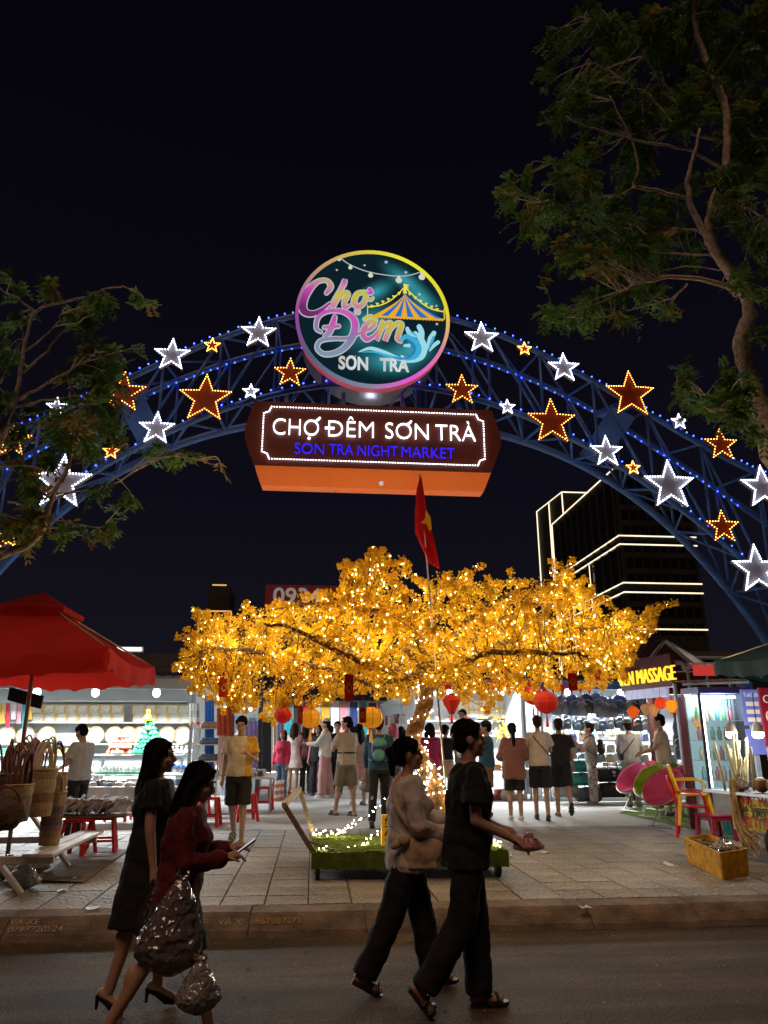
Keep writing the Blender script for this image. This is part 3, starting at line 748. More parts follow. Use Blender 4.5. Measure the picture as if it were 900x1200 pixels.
for l_ in ([(445, 800, 9.4), (402, 790, 9.2), (340, 772, 9.1), (270, 760, 9.2), (235, 765, 9.3)], [(430, 770, 9.9), (380, 750, 10.3), (310, 745, 10.5), (262, 735, 10.6)],
           [(470, 750, 9.6), (442, 700, 9.7), (440, 672, 9.8)], [(505, 745, 9.9), (510, 700, 10), (520, 680, 10.1)], [(540, 772, 9.5), (590, 752, 9.3), (640, 742, 9.2), (700, 735, 9.3), (745, 730, 9.4)],
           [(540, 760, 10.2), (590, 725, 10.5), (650, 700, 10.4), (662, 672, 10.4)], [(450, 785, 9.0), (410, 770, 8.6), (350, 740, 8.5), (310, 730, 8.5)], [(530, 780, 9.0), (580, 765, 8.6), (640, 765, 8.5), (690, 768, 8.6)],
           [(480, 730, 9.0), (400, 712, 9.0), (345, 705, 9.1)], [(540, 735, 9.2), (590, 700, 9.0), (620, 690, 9.0)], [(500, 760, 10.8), (470, 720, 11.2), (420, 715, 11.4)], [(520, 770, 10.8), (570, 740, 11.3), (640, 740, 11.4), (700, 730, 11.2)]): limb(l_)
OUT = [(222, 778), (232, 722), (262, 730), (300, 715), (332, 718), (372, 705), (402, 700), (412, 676), (436, 655), (462, 662), (482, 684), (502, 694), (530, 684), (562, 690), (600, 692), (640, 700), (650, 676), (664, 680), (692, 704), (722, 722), (762, 722), (742, 755), (722, 788), (690, 800), (640, 796), (600, 806), (560, 818), (520, 806), (470, 812), (420, 800), (380, 815), (330, 832), (290, 828), (255, 815), (232, 800)]
ENDS = []
while len(ENDS) < 620:
    x, y = r4.uniform(215, 790), r4.uniform(645, 840)
    if not inpoly(x, y, OUT): continue
    w = min(1, min(abs(x - 215), abs(790 - x)) / 150) ** .6
    v = YV + r4.choice((-1, 1)) * (r4.random() ** .6) * 1.55 * w * (.5 + .5 * min(1, (840 - y) / 60)) 
    ENDS.append(on_y(x, y, v * (1) if True else 0))
for i in range(len(OUT)):                            # loose sprigs on the outline
    a, c = OUT[i], OUT[(i + 1) % len(OUT)]
    for k in range(4):
        t = r4.random(); x, y = a[0] + (c[0] - a[0]) * t, a[1] + (c[1] - a[1]) * t
        cx, cy = 490, 755; dx, dy = x - cx, (y - cy) * 2; L = math.hypot(dx, dy); e = r4.uniform(2, 13)
        ENDS.append(on_y(x + dx / L * e, y + dy / L * e, YV + r4.uniform(-.6, .6)))
for x, y in ((205 + 20, 790), (228, 800), (770, 712), (782, 708), (760, 716), (648, 660), (655, 664), (668, 660), (662, 670), (690, 640 + 50), (560, 664), (600, 676), (440, 650), (402, 668), (410, 664), (448, 648)): ENDS.append(on_y(x, y, YV + r4.uniform(-.3, .3)))
LA = np.array([tuple(p) for p in LIMB]); tw = MB(); bv = []; bq = []; bm_ = []; fairy = MB(); bright = MB()
PET = []
for k in range(5):
    a = 2 * math.pi * k / 5; c, s = math.cos(a), math.sin(a); c1, s1 = math.cos(a + .5), math.sin(a + .5); c2, s2 = math.cos(a - .5), math.sin(a - .5)
    PET.append(((0, 0, 0), (c2 * .62, s2 * .62, .12), (c, s, .30), (c1 * .62, s1 * .62, .12)))
PETA = np.array(PET).reshape(20, 3)
def blossom(p, r, mi):
    q = rv(r4); q.normalize(); z = q; x = z.orthogonal().normalized(); y = z.cross(x)
    Mx = np.array((x, y, z)) * r
    o = len(bv) * 20
    bv.append(PETA @ Mx + np.array(p))
    for k in range(5): bq.append((o + 4 * k, o + 4 * k + 1, o + 4 * k + 2, o + 4 * k + 3)); bm_.append(mi)
for e in ENDS:
    d = np.linalg.norm((LA - np.array(e)) * np.array((1, 1, 1.2)), axis=1); i = int(r4.choice(list(np.argsort(d)[:4]))); s0 = LIMB[i]
    mid = s0.lerp(e, .5) + V((0, 0, -.05)) + rv(r4, .06)
    P = curve3([s0, mid, e, e + (e - mid) * .25 + rv(r4, .05)], 4)
    tw.tube([p - tr for p in P], [.009 - .007 * k / len(P) for k in range(len(P))], 3, cap=False)
    L = (e - s0).length; n = int(88 + 46 * min(1.3, L)); sh = r4.random()
    for k in range(n):
        t = (1 - (r4.random() ** 1.4) * .8) * (len(P) - 1.001); a = int(t); q = P[a].lerp(P[a + 1], t - a)
        q = q + rv(r4, .055 if t < len(P) - 3 else .035)
        u = r4.random() * .6 + sh * .4
        blossom(q - tr, r4.uniform(.0135, .0225), 0 if u < .52 else 1 if u < .80 else 2)
    for k in range(1 if r4.random() < .85 else 2):
        q = P[r4.randrange(3, len(P) - 2)] + rv(r4, .05) - tr; (fairy if r4.random() < .7 else bright).sphere(q, r4.uniform(.0045, .0065), 5, 3)
for k in range(16):                                  # the light the many fairy bulbs give off together
    x, y = 250 + 32 * k, 735 + 25 * math.sin(k * 2.3); q = on_y(x, y, (8.9, 9.6, 10.4)[k % 3]); lamp(ytree, q - tr, 15, (1, .84, .50), .22, name='fairy_glow')
for p in LIMB:
    for k in range(26): blossom(p + rv(r4, .15) - tr, r4.uniform(.0135, .0225), r4.choice((0, 0, 1, 2)))
tw.build('twigs', m_bark, ytree, kind='stuff')
fast_mesh('blossoms', np.concatenate(bv), 5, bq, [m_bl1, m_bl2, m_bl3], bm_, ytree)
fairy.build('fairy_lights', m_fairy, ytree, kind='stuff'); bright.build('bright_fairy_lights', m_fairyw, ytree, kind='stuff')
b = MB()                                             # lights wound round the trunk
for k in range(110):
    t = k / 110 * (len(P_ := curve3(TRK, 6)) - 1.01); i = int(t); q = P_[i].lerp(P_[i + 1], t - i); a = k * .62
    b.sphere(q - tr + V((math.cos(a) * .125, math.sin(a) * .125, 0)), .0045, 5, 3)
b.build('trunk_lights', m_fairyw, ytree, kind='stuff')
# red envelopes and ornaments hanging in the crown
m_env = mat('red_paper', (.55, .022, .012), .5, var=.12, thin=.3); m_goldp = mat('gold_print', (.8, .45, .08), .4, metal=.6, var=.1)
def envelope(px, py, v, h, w, rz, label):
    p = on_y(px, py, v); t = thing('red_envelope', label, 'red envelope', p, rz, 'red envelopes on the yellow tree')
    b = MB(); b.box((0, 0, 0), (w, .008, h)); b.build('card', m_env, t)
    b = MB(); b.beam((0, -.006, h * .2), (w * .28, -.006, 0), w * .12, .003, up=(0, 1, 0)); b.beam((w * .28, -.006, 0), (0, -.006, -h * .2), w * .12, .003, up=(0, 1, 0)); b.beam((0, -.006, -h * .2), (-w * .28, -.006, 0), w * .12, .003, up=(0, 1, 0)); b.beam((-w * .28, -.006, 0), (0, -.006, h * .2), w * .12, .003, up=(0, 1, 0)); b.build('print', m_goldp, t)
    b = MB(); b.tube([(0, 0, h / 2), (0, 0, h / 2 + .12)], .003, 4); b.build('string', m_env, t)
envelope(409, 806, 8.5, .30, .10, .1, 'tall red envelope hanging under the low left limb of the yellow tree')
envelope(262, 806, 9.2, .22, .12, .7, 'twisted red envelope at the left end of the yellow tree')
envelope(425, 838, 8.7, .17, .08, -.2, 'short red tag hanging beside the big yellow lantern')
envelope(671, 799, 8.6, .20, .11, .05, 'dark red envelope at the right end of the yellow tree')
envelope(352, 838, 9.0, .20, .06, .4, 'narrow orange-red tag hanging beside the small red lantern')
envelope(700, 790, 9.3, .14, .09, .5, 'small red envelope hanging at the edge of the blossoms above the backpacks')

# ================================================================ silk lanterns
def lantern(px, py, v, rpx, shape, col, label, glowi=.5, group='silk lanterns', tassel=True):
    p = on_y(px, py, v); r = rpx / FPX * (p.y) * .97
    t = thing('silk_lantern', label, 'lantern', p, rnd.uniform(0, 3), group)
    key = 'silk_%d_%d_%d_%d' % (col[0] * 100, col[1] * 100, col[2] * 100, glowi * 10)
    m = mat(key, col, .5, emit=col, es=glowi, var=.12, scale=4, thin=.3)
    pr = {'round': [(.25, .86), (.62, .70), (.90, .38), (1, 0), (.90, -.38), (.62, -.70), (.25, -.86)], 'flat': [(.2, .55), (.62, .42), (1, .05), (1, -.05), (.62, -.42), (.2, -.55)],
          'drop': [(.3, .95), (.78, .68), (1, .32), (.88, -.1), (.58, -.6), (.3, -1.15)], 'diamond': [(.22, .85), (.6, .55), (1, .12), (.62, -.5), (.22, -1.0)]}[shape]
    N_ = 16; b = MB(); vs = []; fs = []
    for a_, z in pr:
        for k in range(N_): an = 2 * math.pi * k / N_; rr = r * a_ * (1 if k % 2 == 0 else .95); vs.append((rr * math.cos(an), rr * math.sin(an), r * z))
    for i in range(len(pr) - 1):
        for k in range(N_): a_ = i * N_ + k; c_ = i * N_ + (k + 1) % N_; fs.append((a_, c_, c_ + N_, a_ + N_))
    b.add(vs, fs); b.build('shade', m, t)
    b = MB()
    for k in range(0, N_, 2):
        an = 2 * math.pi * k / N_; b.tube([(r * a_ * 1.012 * math.cos(an), r * a_ * 1.012 * math.sin(an), r * z) for a_, z in pr], r * .022, 3, cap=False)
    b.build('ribs', m_wood, t)
    for z in (pr[0], pr[-1]):
        b = MB(); b.tube([(0, 0, r * z[1] - .008), (0, 0, r * z[1] + .012)], r * (z[0] + .03), 10); b.build('cap_ring', m_env, t)
    b = MB(); b.tube([(0, 0, r * pr[0][1]), (0, 0, r * pr[0][1] + r * 1.2)], .004, 4); b.build('cord', m_wire, t)
    if tassel:
        b = MB(); b.tube([(0, 0, r * pr[-1][1]), (0, 0, r * (pr[-1][1] - .45)), (0, 0, r * (pr[-1][1] - 1.1))], [.006, .012, .02], 6); b.build('tassel', m, t)
    return t
YLW, RED, ORG, PAL = (.80, .38, .015), (.55, .020, .012), (.85, .17, .015), (.75, .42, .16)
lantern(332, 838, 9.2, 10, 'round', RED, 'small red lantern under the left part of the yellow tree', .35)
lantern(364, 842, 9.4, 12.5, 'round', YLW, 'yellow lantern under the tree, next to the small red lantern', .4)
lantern(435, 841, 8.9, 14, 'round', YLW, 'big yellow lantern with long tassel above the man with a backpack', .4)
lantern(529, 824, 9.2, 10.5, 'drop', RED, 'red lantern hanging beside the flag pole', .35)
lantern(640, 823, 9.4, 14.5, 'round', RED, 'large red lantern with dark red tassel under the right part of the tree', .35)
lantern(624, 815, 10.4, 12, 'round', RED, 'red lantern half hidden behind the large red one', .3)

# ================================================================ flag on a pole fixed to the cart
m_flag = mat('red_flag_cloth', (.62, .012, .018), .6, var=.1, thin=.25); m_fy = mat('flag_star_yellow', (.9, .55, .02), .6, var=.05)
pb0, ptip = V((tr.x + .22, 9.3, CZ)), on_y(492, 556, 9.5)
fl = thing('flag', 'red flag with a yellow star drooping from a tall pole above the tree', 'flag', pb0)
b = MB(); b.tube([V((0, 0, 0)), ptip - pb0], [.016, .012], 8); b.build('pole', m_steel, fl, smooth=True)
FO = [((492, 558), (494, 559)), ((488, 575), (497, 578)), ((486, 600), (501, 602)), ((486.5, 625), (506, 622)), ((492, 637), (509.5, 636)), ((497, 648), (512, 648)), ((499, 655), (514, 660)), ((503, 660), (515, 667))]
vs = []; fs = []; n = 10
for i, (a, c) in enumerate(FO):
    for k in range(n + 1):
        x, y = a[0] + (c[0] - a[0]) * k / n, a[1] + (c[1] - a[1]) * k / n
        vs.append(on_y(x, y, 9.46 + .05 * math.sin(k * 1.6 + i * .25) * min(1, i / 3)) - pb0)
for i in range(len(FO) - 1):
    for k in range(n): a = i * (n + 1) + k; fs.append((a, a + 1, a + n + 2, a + n + 1))
b = MB(); b.add(vs, fs); b.build('cloth', m_flag, fl, smooth=True)
b = MB(); b.quad(*[on_y(x, y, 9.385) - pb0 for x, y in ((499, 597), (504.5, 606), (506, 620), (503.5, 623), (500, 614), (493, 613), (498, 608))]); b.build('flag_star', m_fy, fl)

# ================================================================ two street trees
m_tbark = mat('tree_bark', (.46, .36, .32), .9, var=.4, scale=14, bump=1, bscale=35)
m_lf = [mat('leaf_green', (.11, .22, .035), .5, var=.2, scale=2, thin=.35), mat('leaf_dark', (.08, .175, .032), .5, var=.2, scale=2, thin=.35), mat('leaf_yellowing', (.28, .21, .03), .5, var=.2, scale=2, thin=.35)]
def sprig(vs, qs, mi, p, d, L, pairs, lw, ll, mm, r):
    """compound leaf: a stalk with pairs of leaflets"""
    d = d.normalized(); side = d.cross(V((0, 0, 1)) + rv(r, .4)).normalized(); up = side.cross(d)
    for k in range(pairs):
        t = (k + .7) / pairs; q = p + d * (L * t) - V((0, 0, L * .35 * t * t))
        for s in (-1, 1):
            a = (side * s + d * .45 + up * r.uniform(-.25, .25)).normalized(); w = d * lw * .5 - up * r.uniform(0, .01)
            l_ = ll * r.uniform(.8, 1.15) * (1 - .3 * abs(t - .5)); o = len(vs)
            vs += [tuple(q), tuple(q + a * l_ * .5 + w), tuple(q + a * l_ - V((0, 0, l_ * .2))), tuple(q + a * l_ * .5 - w)]
            qs.append((o, o + 1, o + 2, o + 3)); mi.append(mm)
def street_tree(label, base, trunk, limbs, blobs, v0, dv, per, L, pairs, lw, ll, seed, yel=.1):
    r = random.Random(seed); t = thing('street_tree', label, 'tree', base)
    bs = V(base); pts = [V(base)] + [on_y(x, y, v0) for x, y in trunk[0]]
    P = curve3(pts, 5); R_ = trunk[1]; rad = [R_[0] + (R_[1] - R_[0]) * (i / len(P)) ** .8 for i in range(len(P))]
    b = MB(); b.tube([p - bs + rv(r, .012) for p in P], [q * (1 + .08 * math.sin(i * 2.1)) for i, q in enumerate(rad)], 10); b.build('trunk', m_tbark, t, smooth=True)
    allp = list(P[4:])
    for lm, r0, r1 in limbs:
        dvk = r.uniform(-dv, dv) if r0 < .03 else -r.uniform(.6, 1.1) * dv; n = len(lm); q = [on_y(x, y, v0 + dvk * (i / max(1, n - 1))) for i, (x, y) in enumerate(lm)]
        Q = curve3(q, 5); Q = [a + rv(r, .015) for a in Q]
        b = MB(); b.tube([a - bs for a in Q], [r0 + (r1 - r0) * i / len(Q) for i in range(len(Q))], 6); b.build('limb', m_tbark, t, smooth=True); allp += Q
    A_ = np.array([tuple(a) for a in allp]); tw = MB(); vs = []; qs = []; mi = []
    for x, y, rp in blobs:
        vb = v0 + r.uniform(-dv, dv); k = max(5, int(rp * rp / 900 * per))
        nt_ = max(2, k // 6); c0 = on_y(x, y, vb); rm = rp / FPX * v0
        near = np.argsort(np.linalg.norm(A_ - np.array(c0), axis=1))[:7]
        for j in range(nt_):
            e = c0 + V((r.gauss(0, .5) * rm, r.gauss(0, .6) * rm, r.gauss(0, .45) * rm))
            s0 = allp[int(r.choice(list(near)))]; mid = s0.lerp(e, .5) + rv(r, .08) + V((0, 0, .05)); Q = curve3([s0, mid, e], 4); tw.tube([a - bs for a in Q], [.010 - .007 * q / len(Q) for q in range(len(Q))], 3, cap=False)
            tone = 2 if r.random() < yel else (0 if r.random() < .55 else 1)
            for m_ in range(max(2, k // nt_)):
                u = r.uniform(.45, 1) * (len(Q) - 1.01); a = int(u); q = Q[a].lerp(Q[a + 1], u - a); d = (e - s0).normalized() * .6 + rv(r, .9) + V((0, 0, -.15))
                sprig(vs, qs, mi, q - bs, d, L * r.uniform(.7, 1.2), pairs, lw, ll, tone if r.random() < .8 else r.randrange(2), r)
    tw.build('twigs', m_tbark, t, kind='stuff')
    fast_mesh('crown', vs, 1, qs, m_lf, mi, t)
    return t
RB = [(650, 60, 32), (660, 130, 40), (690, 160, 36), (720, 50, 42), (760, 40, 45), (770, 110, 40), (860, 60, 50), (890, 120, 42), (600, 215, 24), (625, 250, 32), (592, 232, 20), (680, 235, 40), (720, 250, 40), (670, 290, 36), (720, 300, 42), (760, 280, 40), (700, 340, 30), (655, 372, 24), (760, 350, 28), (780, 372, 18), (740, 325, 34), (870, 230, 42), (885, 290, 30), (640, 318, 14), (800, 60, 40), (830, 20, 42), (700, 100, 36), (640, 372, 18), (890, 30, 45), (690, 15, 30), (740, 140, 38), (800, 130, 34), (880, 190, 38), (860, 150, 30), (830, 110, 30), (740, 200, 36), (780, 240, 30), (675, 195, 32), (620, 275, 22), (735, 375, 18), (690, 368, 18), (810, 300, 24), (880, 330, 24), (780, 20, 36),
      (800, 452, 20), (830, 470, 28), (862, 478, 28), (812, 478, 20), (875, 450, 20), (892, 512, 18), (845, 440, 18), (790, 445, 12), (885, 400, 14), (895, 480, 24)]
RL = [([(872, 412), (870, 396), (878, 366), (868, 333), (833, 283), (833, 250), (847, 204), (852, 175), (850, 125), (835, 92), (822, 54), (813, 21), (812, -30)], .105, .03),
      ([(877, 362), (866, 338), (840, 300), (820, 262), (808, 235), (806, 210), (812, 188), (820, 150)], .07, .02), ([(862, 345), (847, 333), (800, 325), (756, 330), (725, 342)], .05, .012),
      ([(847, 198), (810, 177), (760, 167), (706, 154), (664, 137)], .03, .008), ([(850, 165), (797, 152), (760, 112), (722, 90), (690, 70)], .032, .008), ([(806, 233), (768, 223), (743, 217), (747, 196), (739, 162), (714, 112)], .035, .008),
      ([(743, 217), (731, 227), (685, 233), (627, 237), (590, 225)], .018, .005), ([(838, 300), (777, 296), (702, 290), (660, 285)], .018, .005), ([(831, 275), (793, 267), (706, 267), (660, 250)], .016, .005),
      ([(813, 27), (789, 19), (718, 27), (680, 20)], .022, .006), ([(852, 190), (875, 172), (905, 152)], .025, .01), ([(843, 240), (870, 242), (905, 262)], .025, .01), ([(806, 333), (785, 350), (750, 360), (700, 372), (650, 372)], .016, .004),
      ([(868, 333), (850, 318), (800, 312), (740, 330)], .016, .004), ([(790, 150), (740, 158), (690, 190), (640, 190)], .012, .004), ([(760, 275), (720, 250), (670, 210)], .012, .004), ([(803, 125), (760, 75), (740, 30)], .012, .004), ([(835, 92), (860, 60), (890, 20)], .03, .01),
      ([(893, 470), (860, 466), (820, 462), (790, 452)], .014, .004), ([(893, 500), (860, 495), (830, 480)], .01, .004)]
street_tree('tall street tree with twisting bare limbs and fine green leaves above the right tent', (6.75, 9.0, .15), ([(960, 640), (905, 530), (893, 496), (877, 437), (868, 400), (880, 368)], (.21, .10)), RL, RB, 9.3, .9, 54, .19, 4, .060, .105, 21, .06)
LB_ = [(15, 335, 16), (55, 335, 15), (20, 375, 20), (10, 410, 16), (90, 370, 22), (115, 360, 18), (165, 345, 13), (110, 378, 14), (130, 410, 28), (100, 425, 28), (140, 440, 24), (120, 460, 28), (80, 440, 18), (95, 500, 34), (70, 500, 25), (120, 490, 28), (142, 500, 18), (58, 536, 17), (95, 530, 18), (18, 560, 26), (36, 592, 22), (172, 526, 13), (200, 530, 15), (230, 536, 14), (258, 545, 9), (120, 575, 15), (150, 592, 14), (100, 622, 14), (128, 622, 14), (75, 630, 13), (10, 600, 26), (25, 625, 24), (40, 605, 20), (50, 480, 20), (5, 470, 20), (30, 520, 22)]
LL_ = [([(7, 497), (20, 460), (28, 410), (42, 365), (100, 347), (133, 337), (160, 339)], .03, .006), ([(42, 365), (20, 350), (-5, 337)], .018, .01), ([(24, 437), (50, 417), (77, 387), (110, 367)], .02, .006), ([(30, 412), (63, 383), (73, 367)], .014, .005), ([(13, 473), (50, 453), (90, 430), (115, 412)], .02, .006),
       ([(-20, 660), (30, 640), (47, 623), (60, 585), (80, 545), (88, 500), (100, 470)], .05, .01), ([(60, 585), (95, 575), (130, 570), (190, 535), (255, 545)], .016, .004), ([(47, 623), (90, 615), (130, 620)], .014, .004), ([(10, 480), (50, 470), (100, 462), (140, 450)], .018, .005), ([(-5, 455), (25, 400), (20, 370)], .014, .005), ([(-10, 440), (15, 480), (40, 500), (70, 500)], .014, .005), ([(80, 545), (110, 540), (150, 520)], .012, .004)]
street_tree('leafy street tree with drooping sprays reaching in front of the left of the arch', (-5.3, 8.6, .15), ([(-95, 760), (-60, 640), (-30, 580), (7, 497)], (.16, .05)), LL_, LB_, 9.0, .5, 46, .17, 4, .062, .11, 33, .28)
# ================================================================ far buildings
m_tower = mat('tower_facade', (.022, .020, .022), .7, var=.2, scale=.1); m_twin = mat('tower_glass', (.006, .006, .009), .25, var=.1, spec=.6)
m_edge = glow('facade_led_line', (1, .80, .55), 1.6)
def led_line(parent, pts, r=.16, name='led_line'):
    b = MB(); b.tube(pts, r, 5); b.build(name, m_edge, parent)
def tower(name, label, near, left_far, right, top, base=0, rows=(), led_rows=(), cols_l=9, cols_r=8, storey=3.6, led_top_l=True, led_vert=True, wins=True):
    """block with a near corner, a left face running to left_far and a right face running to right (x,y points)"""
    N_, Lf, Rt = V((*near, 0)), V((*left_far, 0)), V((*right, 0)); Bk = Lf + Rt - N_
    t = thing(name, label, 'building', N_)
    b = MB(); P = [p - N_ for p in (N_, Rt, Bk, Lf)]
    b.add([p for p in P] + [p + V((0, 0, top)) for p in P], [(0, 1, 5, 4), (1, 2, 6, 5), (2, 3, 7, 6), (3, 0, 4, 7), (4, 5, 6, 7)]); b.build('wall', m_tower, t)
    for (p, q, cols) in ((P[0], P[1], cols_r), (P[0], P[3], cols_l)):
        d = (q - p); L = d.length; d.normalize(); nrm = V((d.y, -d.x, 0)); nrm = nrm if nrm.dot(-N_) > 0 else -nrm; w = L / (cols + .6); proto = None
        if wins:
            z = top - 3.2
            while z > max(base, top * .36):
                for k in range(cols):
                    c = p + d * (w * (k + .8)) + V((0, 0, z)) + nrm * .06
                    if proto is None:
                        b = MB(); b.beam(-d * w * .42, d * w * .42, .12, storey * .62); proto = b.build('window', m_twin, t); o = proto
                    else: o = proto.copy(); C.objects.link(o)
                    o.location = c
                z -= storey
            for k in range(cols + 1):
                b = MB(); c = p + d * (w * (k + .3)) + nrm * .12; b.beam(c + V((0, 0, top * .36)), c + V((0, 0, top - .5)), w * .12, .3); b.build('pilaster', m_tower, t)
    for z in led_rows:
        led_line(t, [P[3] + V((0, 0, z)) + V((-.3, 0, 0)), P[0] + V((-.3, -.3, z)), P[1] + V((0, -.3, z))])
    if led_top_l: led_line(t, [P[3] + V((-.2, 0, top + .1)), P[0] + V((-.2, -.2, top + .1))])
    return t, P
D0 = 150.0
n0 = on_y(726, 628, D0); zt = on_y(725, 551, D0).z
far = on_y(648, 617, D0 * 1.30); right = on_y(815, 630, D0)
zr = [on_y(726, y, D0).z for y in (628, 638, 683, 694, 737)]
tw1, P1 = tower('office_tower', 'dark office tower with pale light lines around its floors', (n0.x, D0), (far.x, far.y), (right.x, D0), zt, led_rows=zr)
led_line(tw1, [P1[3] + V((-.3, 0, 0)), P1[3] + V((-.3, 0, zt))], .2)
for px, y0 in ((685, 662), (667, 673)):
    q = on_y(px, y0, D0 * 1.12) - n0; q = V((q.x, q.y, 0)); z = on_y(px, y0, D0 * 1.12).z
    led_line(tw1, [V((P1[3].x * (.4 if px == 685 else .7) - .6, P1[3].y * (.4 if px == 685 else .7), 5)), V((P1[3].x * (.4 if px == 685 else .7) - .6, P1[3].y * (.4 if px == 685 else .7), z))], .12)
D1 = 205.0
c1, f1, g1 = on_y(659, 577, D1), on_y(630, 604, D1 * 1.1), on_y(690, 577, D1)
tw2, P2 = tower('hotel_tower', 'taller dark tower behind, outlined with light at its crown', (c1.x, D1), (f1.x, f1.y), (g1.x, D1), c1.z, cols_l=4, cols_r=4, wins=False)
led_line(tw2, [P2[0] + V((0, -.3, c1.z)), P2[1] + V((0, -.3, c1.z))], .2)
mid = P2[0].lerp(P2[3], .5)
for q, z0 in ((P2[0], c1.z - 7), (mid, 20), (P2[3], 20)): led_line(tw2, [q + V((-.3, -.3, z0)), q + V((-.3, -.3, c1.z + .1))], .2)
# small outlined building far left
h0 = on_y(234, 716, 90); h1 = on_y(271, 716, 90)
t = thing('outlined_house', 'small dark house with an orange light outline behind the left stall roofs', 'building', (h0.x, 90, 0))
b = MB(); w = h1.x - h0.x; hz = h0.z; b.box((w / 2, 4, hz / 2), (w, 8, hz)); b.build('wall', m_tower, t)
m_eo = glow('orange_light_line', (1, .5, .15), .9)
for pq in (((0, -.1, hz - 8), (0, -.1, hz)), ((0, -.1, hz), (w, -.1, hz)), ((w, -.1, hz), (w, -.1, hz - 8)), ((w * .35, -.1, hz + 3.2), (w * .8, -.1, hz + 3.2))):
    b = MB(); b.tube(pq, .09, 4); b.build('light_line', m_eo, t)
b = MB(); b.box((w * .55, 4, hz + 1.6), (w * .7, 6, 3.2)); b.build('roof_block', m_tower, t)
# red number billboard on a roof behind the tree
q0, q1, q2 = on_y(310, 713, 40), on_y(408, 713, 40), on_y(310, 685, 40)
t = thing('number_billboard', 'dark red roof billboard with grey phone digits behind the yellow tree', 'billboard', (q0.x, 40, q0.z))
m_bb = mat('billboard_red', (.09, .012, .012), .6, emit=(.10, .008, .008), es=.4, var=.1); m_dig = mat('billboard_digit', (.45, .45, .47), .6, emit=(.35, .35, .38), es=.38, var=0)
bw, bh = q1.x - q0.x, q2.z - q0.z
b = MB(); b.box((bw / 2, .15, bh / 2), (bw, .3, bh)); b.build('board', m_bb, t)
text('0934', bh * .95, 'digits', m_dig, t, (bw * .38, -.03, bh * .50), depth=.02, xs=1.05, bold=.02)
for k in range(5):
    b = MB(); b.beam((bw * (k + .5) / 5, .2, -q0.z + .15), (bw * (k + .5) / 5, .2, 0), .12); b.build('post', m_tower, t)
# red marker lamps: low houses on the skyline right
m_farroof = mat('far_roof', (.045, .035, .036), .8, var=.3, scale=.5)
for (x0, x1, yt, v, lb) in ((740, 905, 760, 26, 'long dark shed roof with a steel gutter behind the massage hut'), (600, 745, 790, 34, 'dark low roof behind the backpack stall')):
    a, c = on_y(x0, yt, v), on_y(x1, yt, v); t = thing('shed', lb, 'building', ((a.x + c.x) / 2, v + 2, .15)); w = c.x - a.x
    b = MB(); b.box((0, 0, (a.z - .6) / 2), (w, 4, a.z - .6)); b.build('wall', m_tower, t)
    b = MB(); b.add([(-w / 2, -2.3, a.z - .55), (w / 2, -2.3, a.z - .55), (w / 2, 0, a.z), (-w / 2, 0, a.z), (w / 2, 2.3, a.z - .55), (-w / 2, 2.3, a.z - .55)], [(0, 1, 2, 3), (3, 2, 4, 5)]); b.build('roof', m_farroof, t)
    b = MB(); b.tube([(-w / 2, -2.4, a.z - .5), (w / 2, -2.4, a.z - .5)], .07, 6); b.build('gutter', m_house, t)

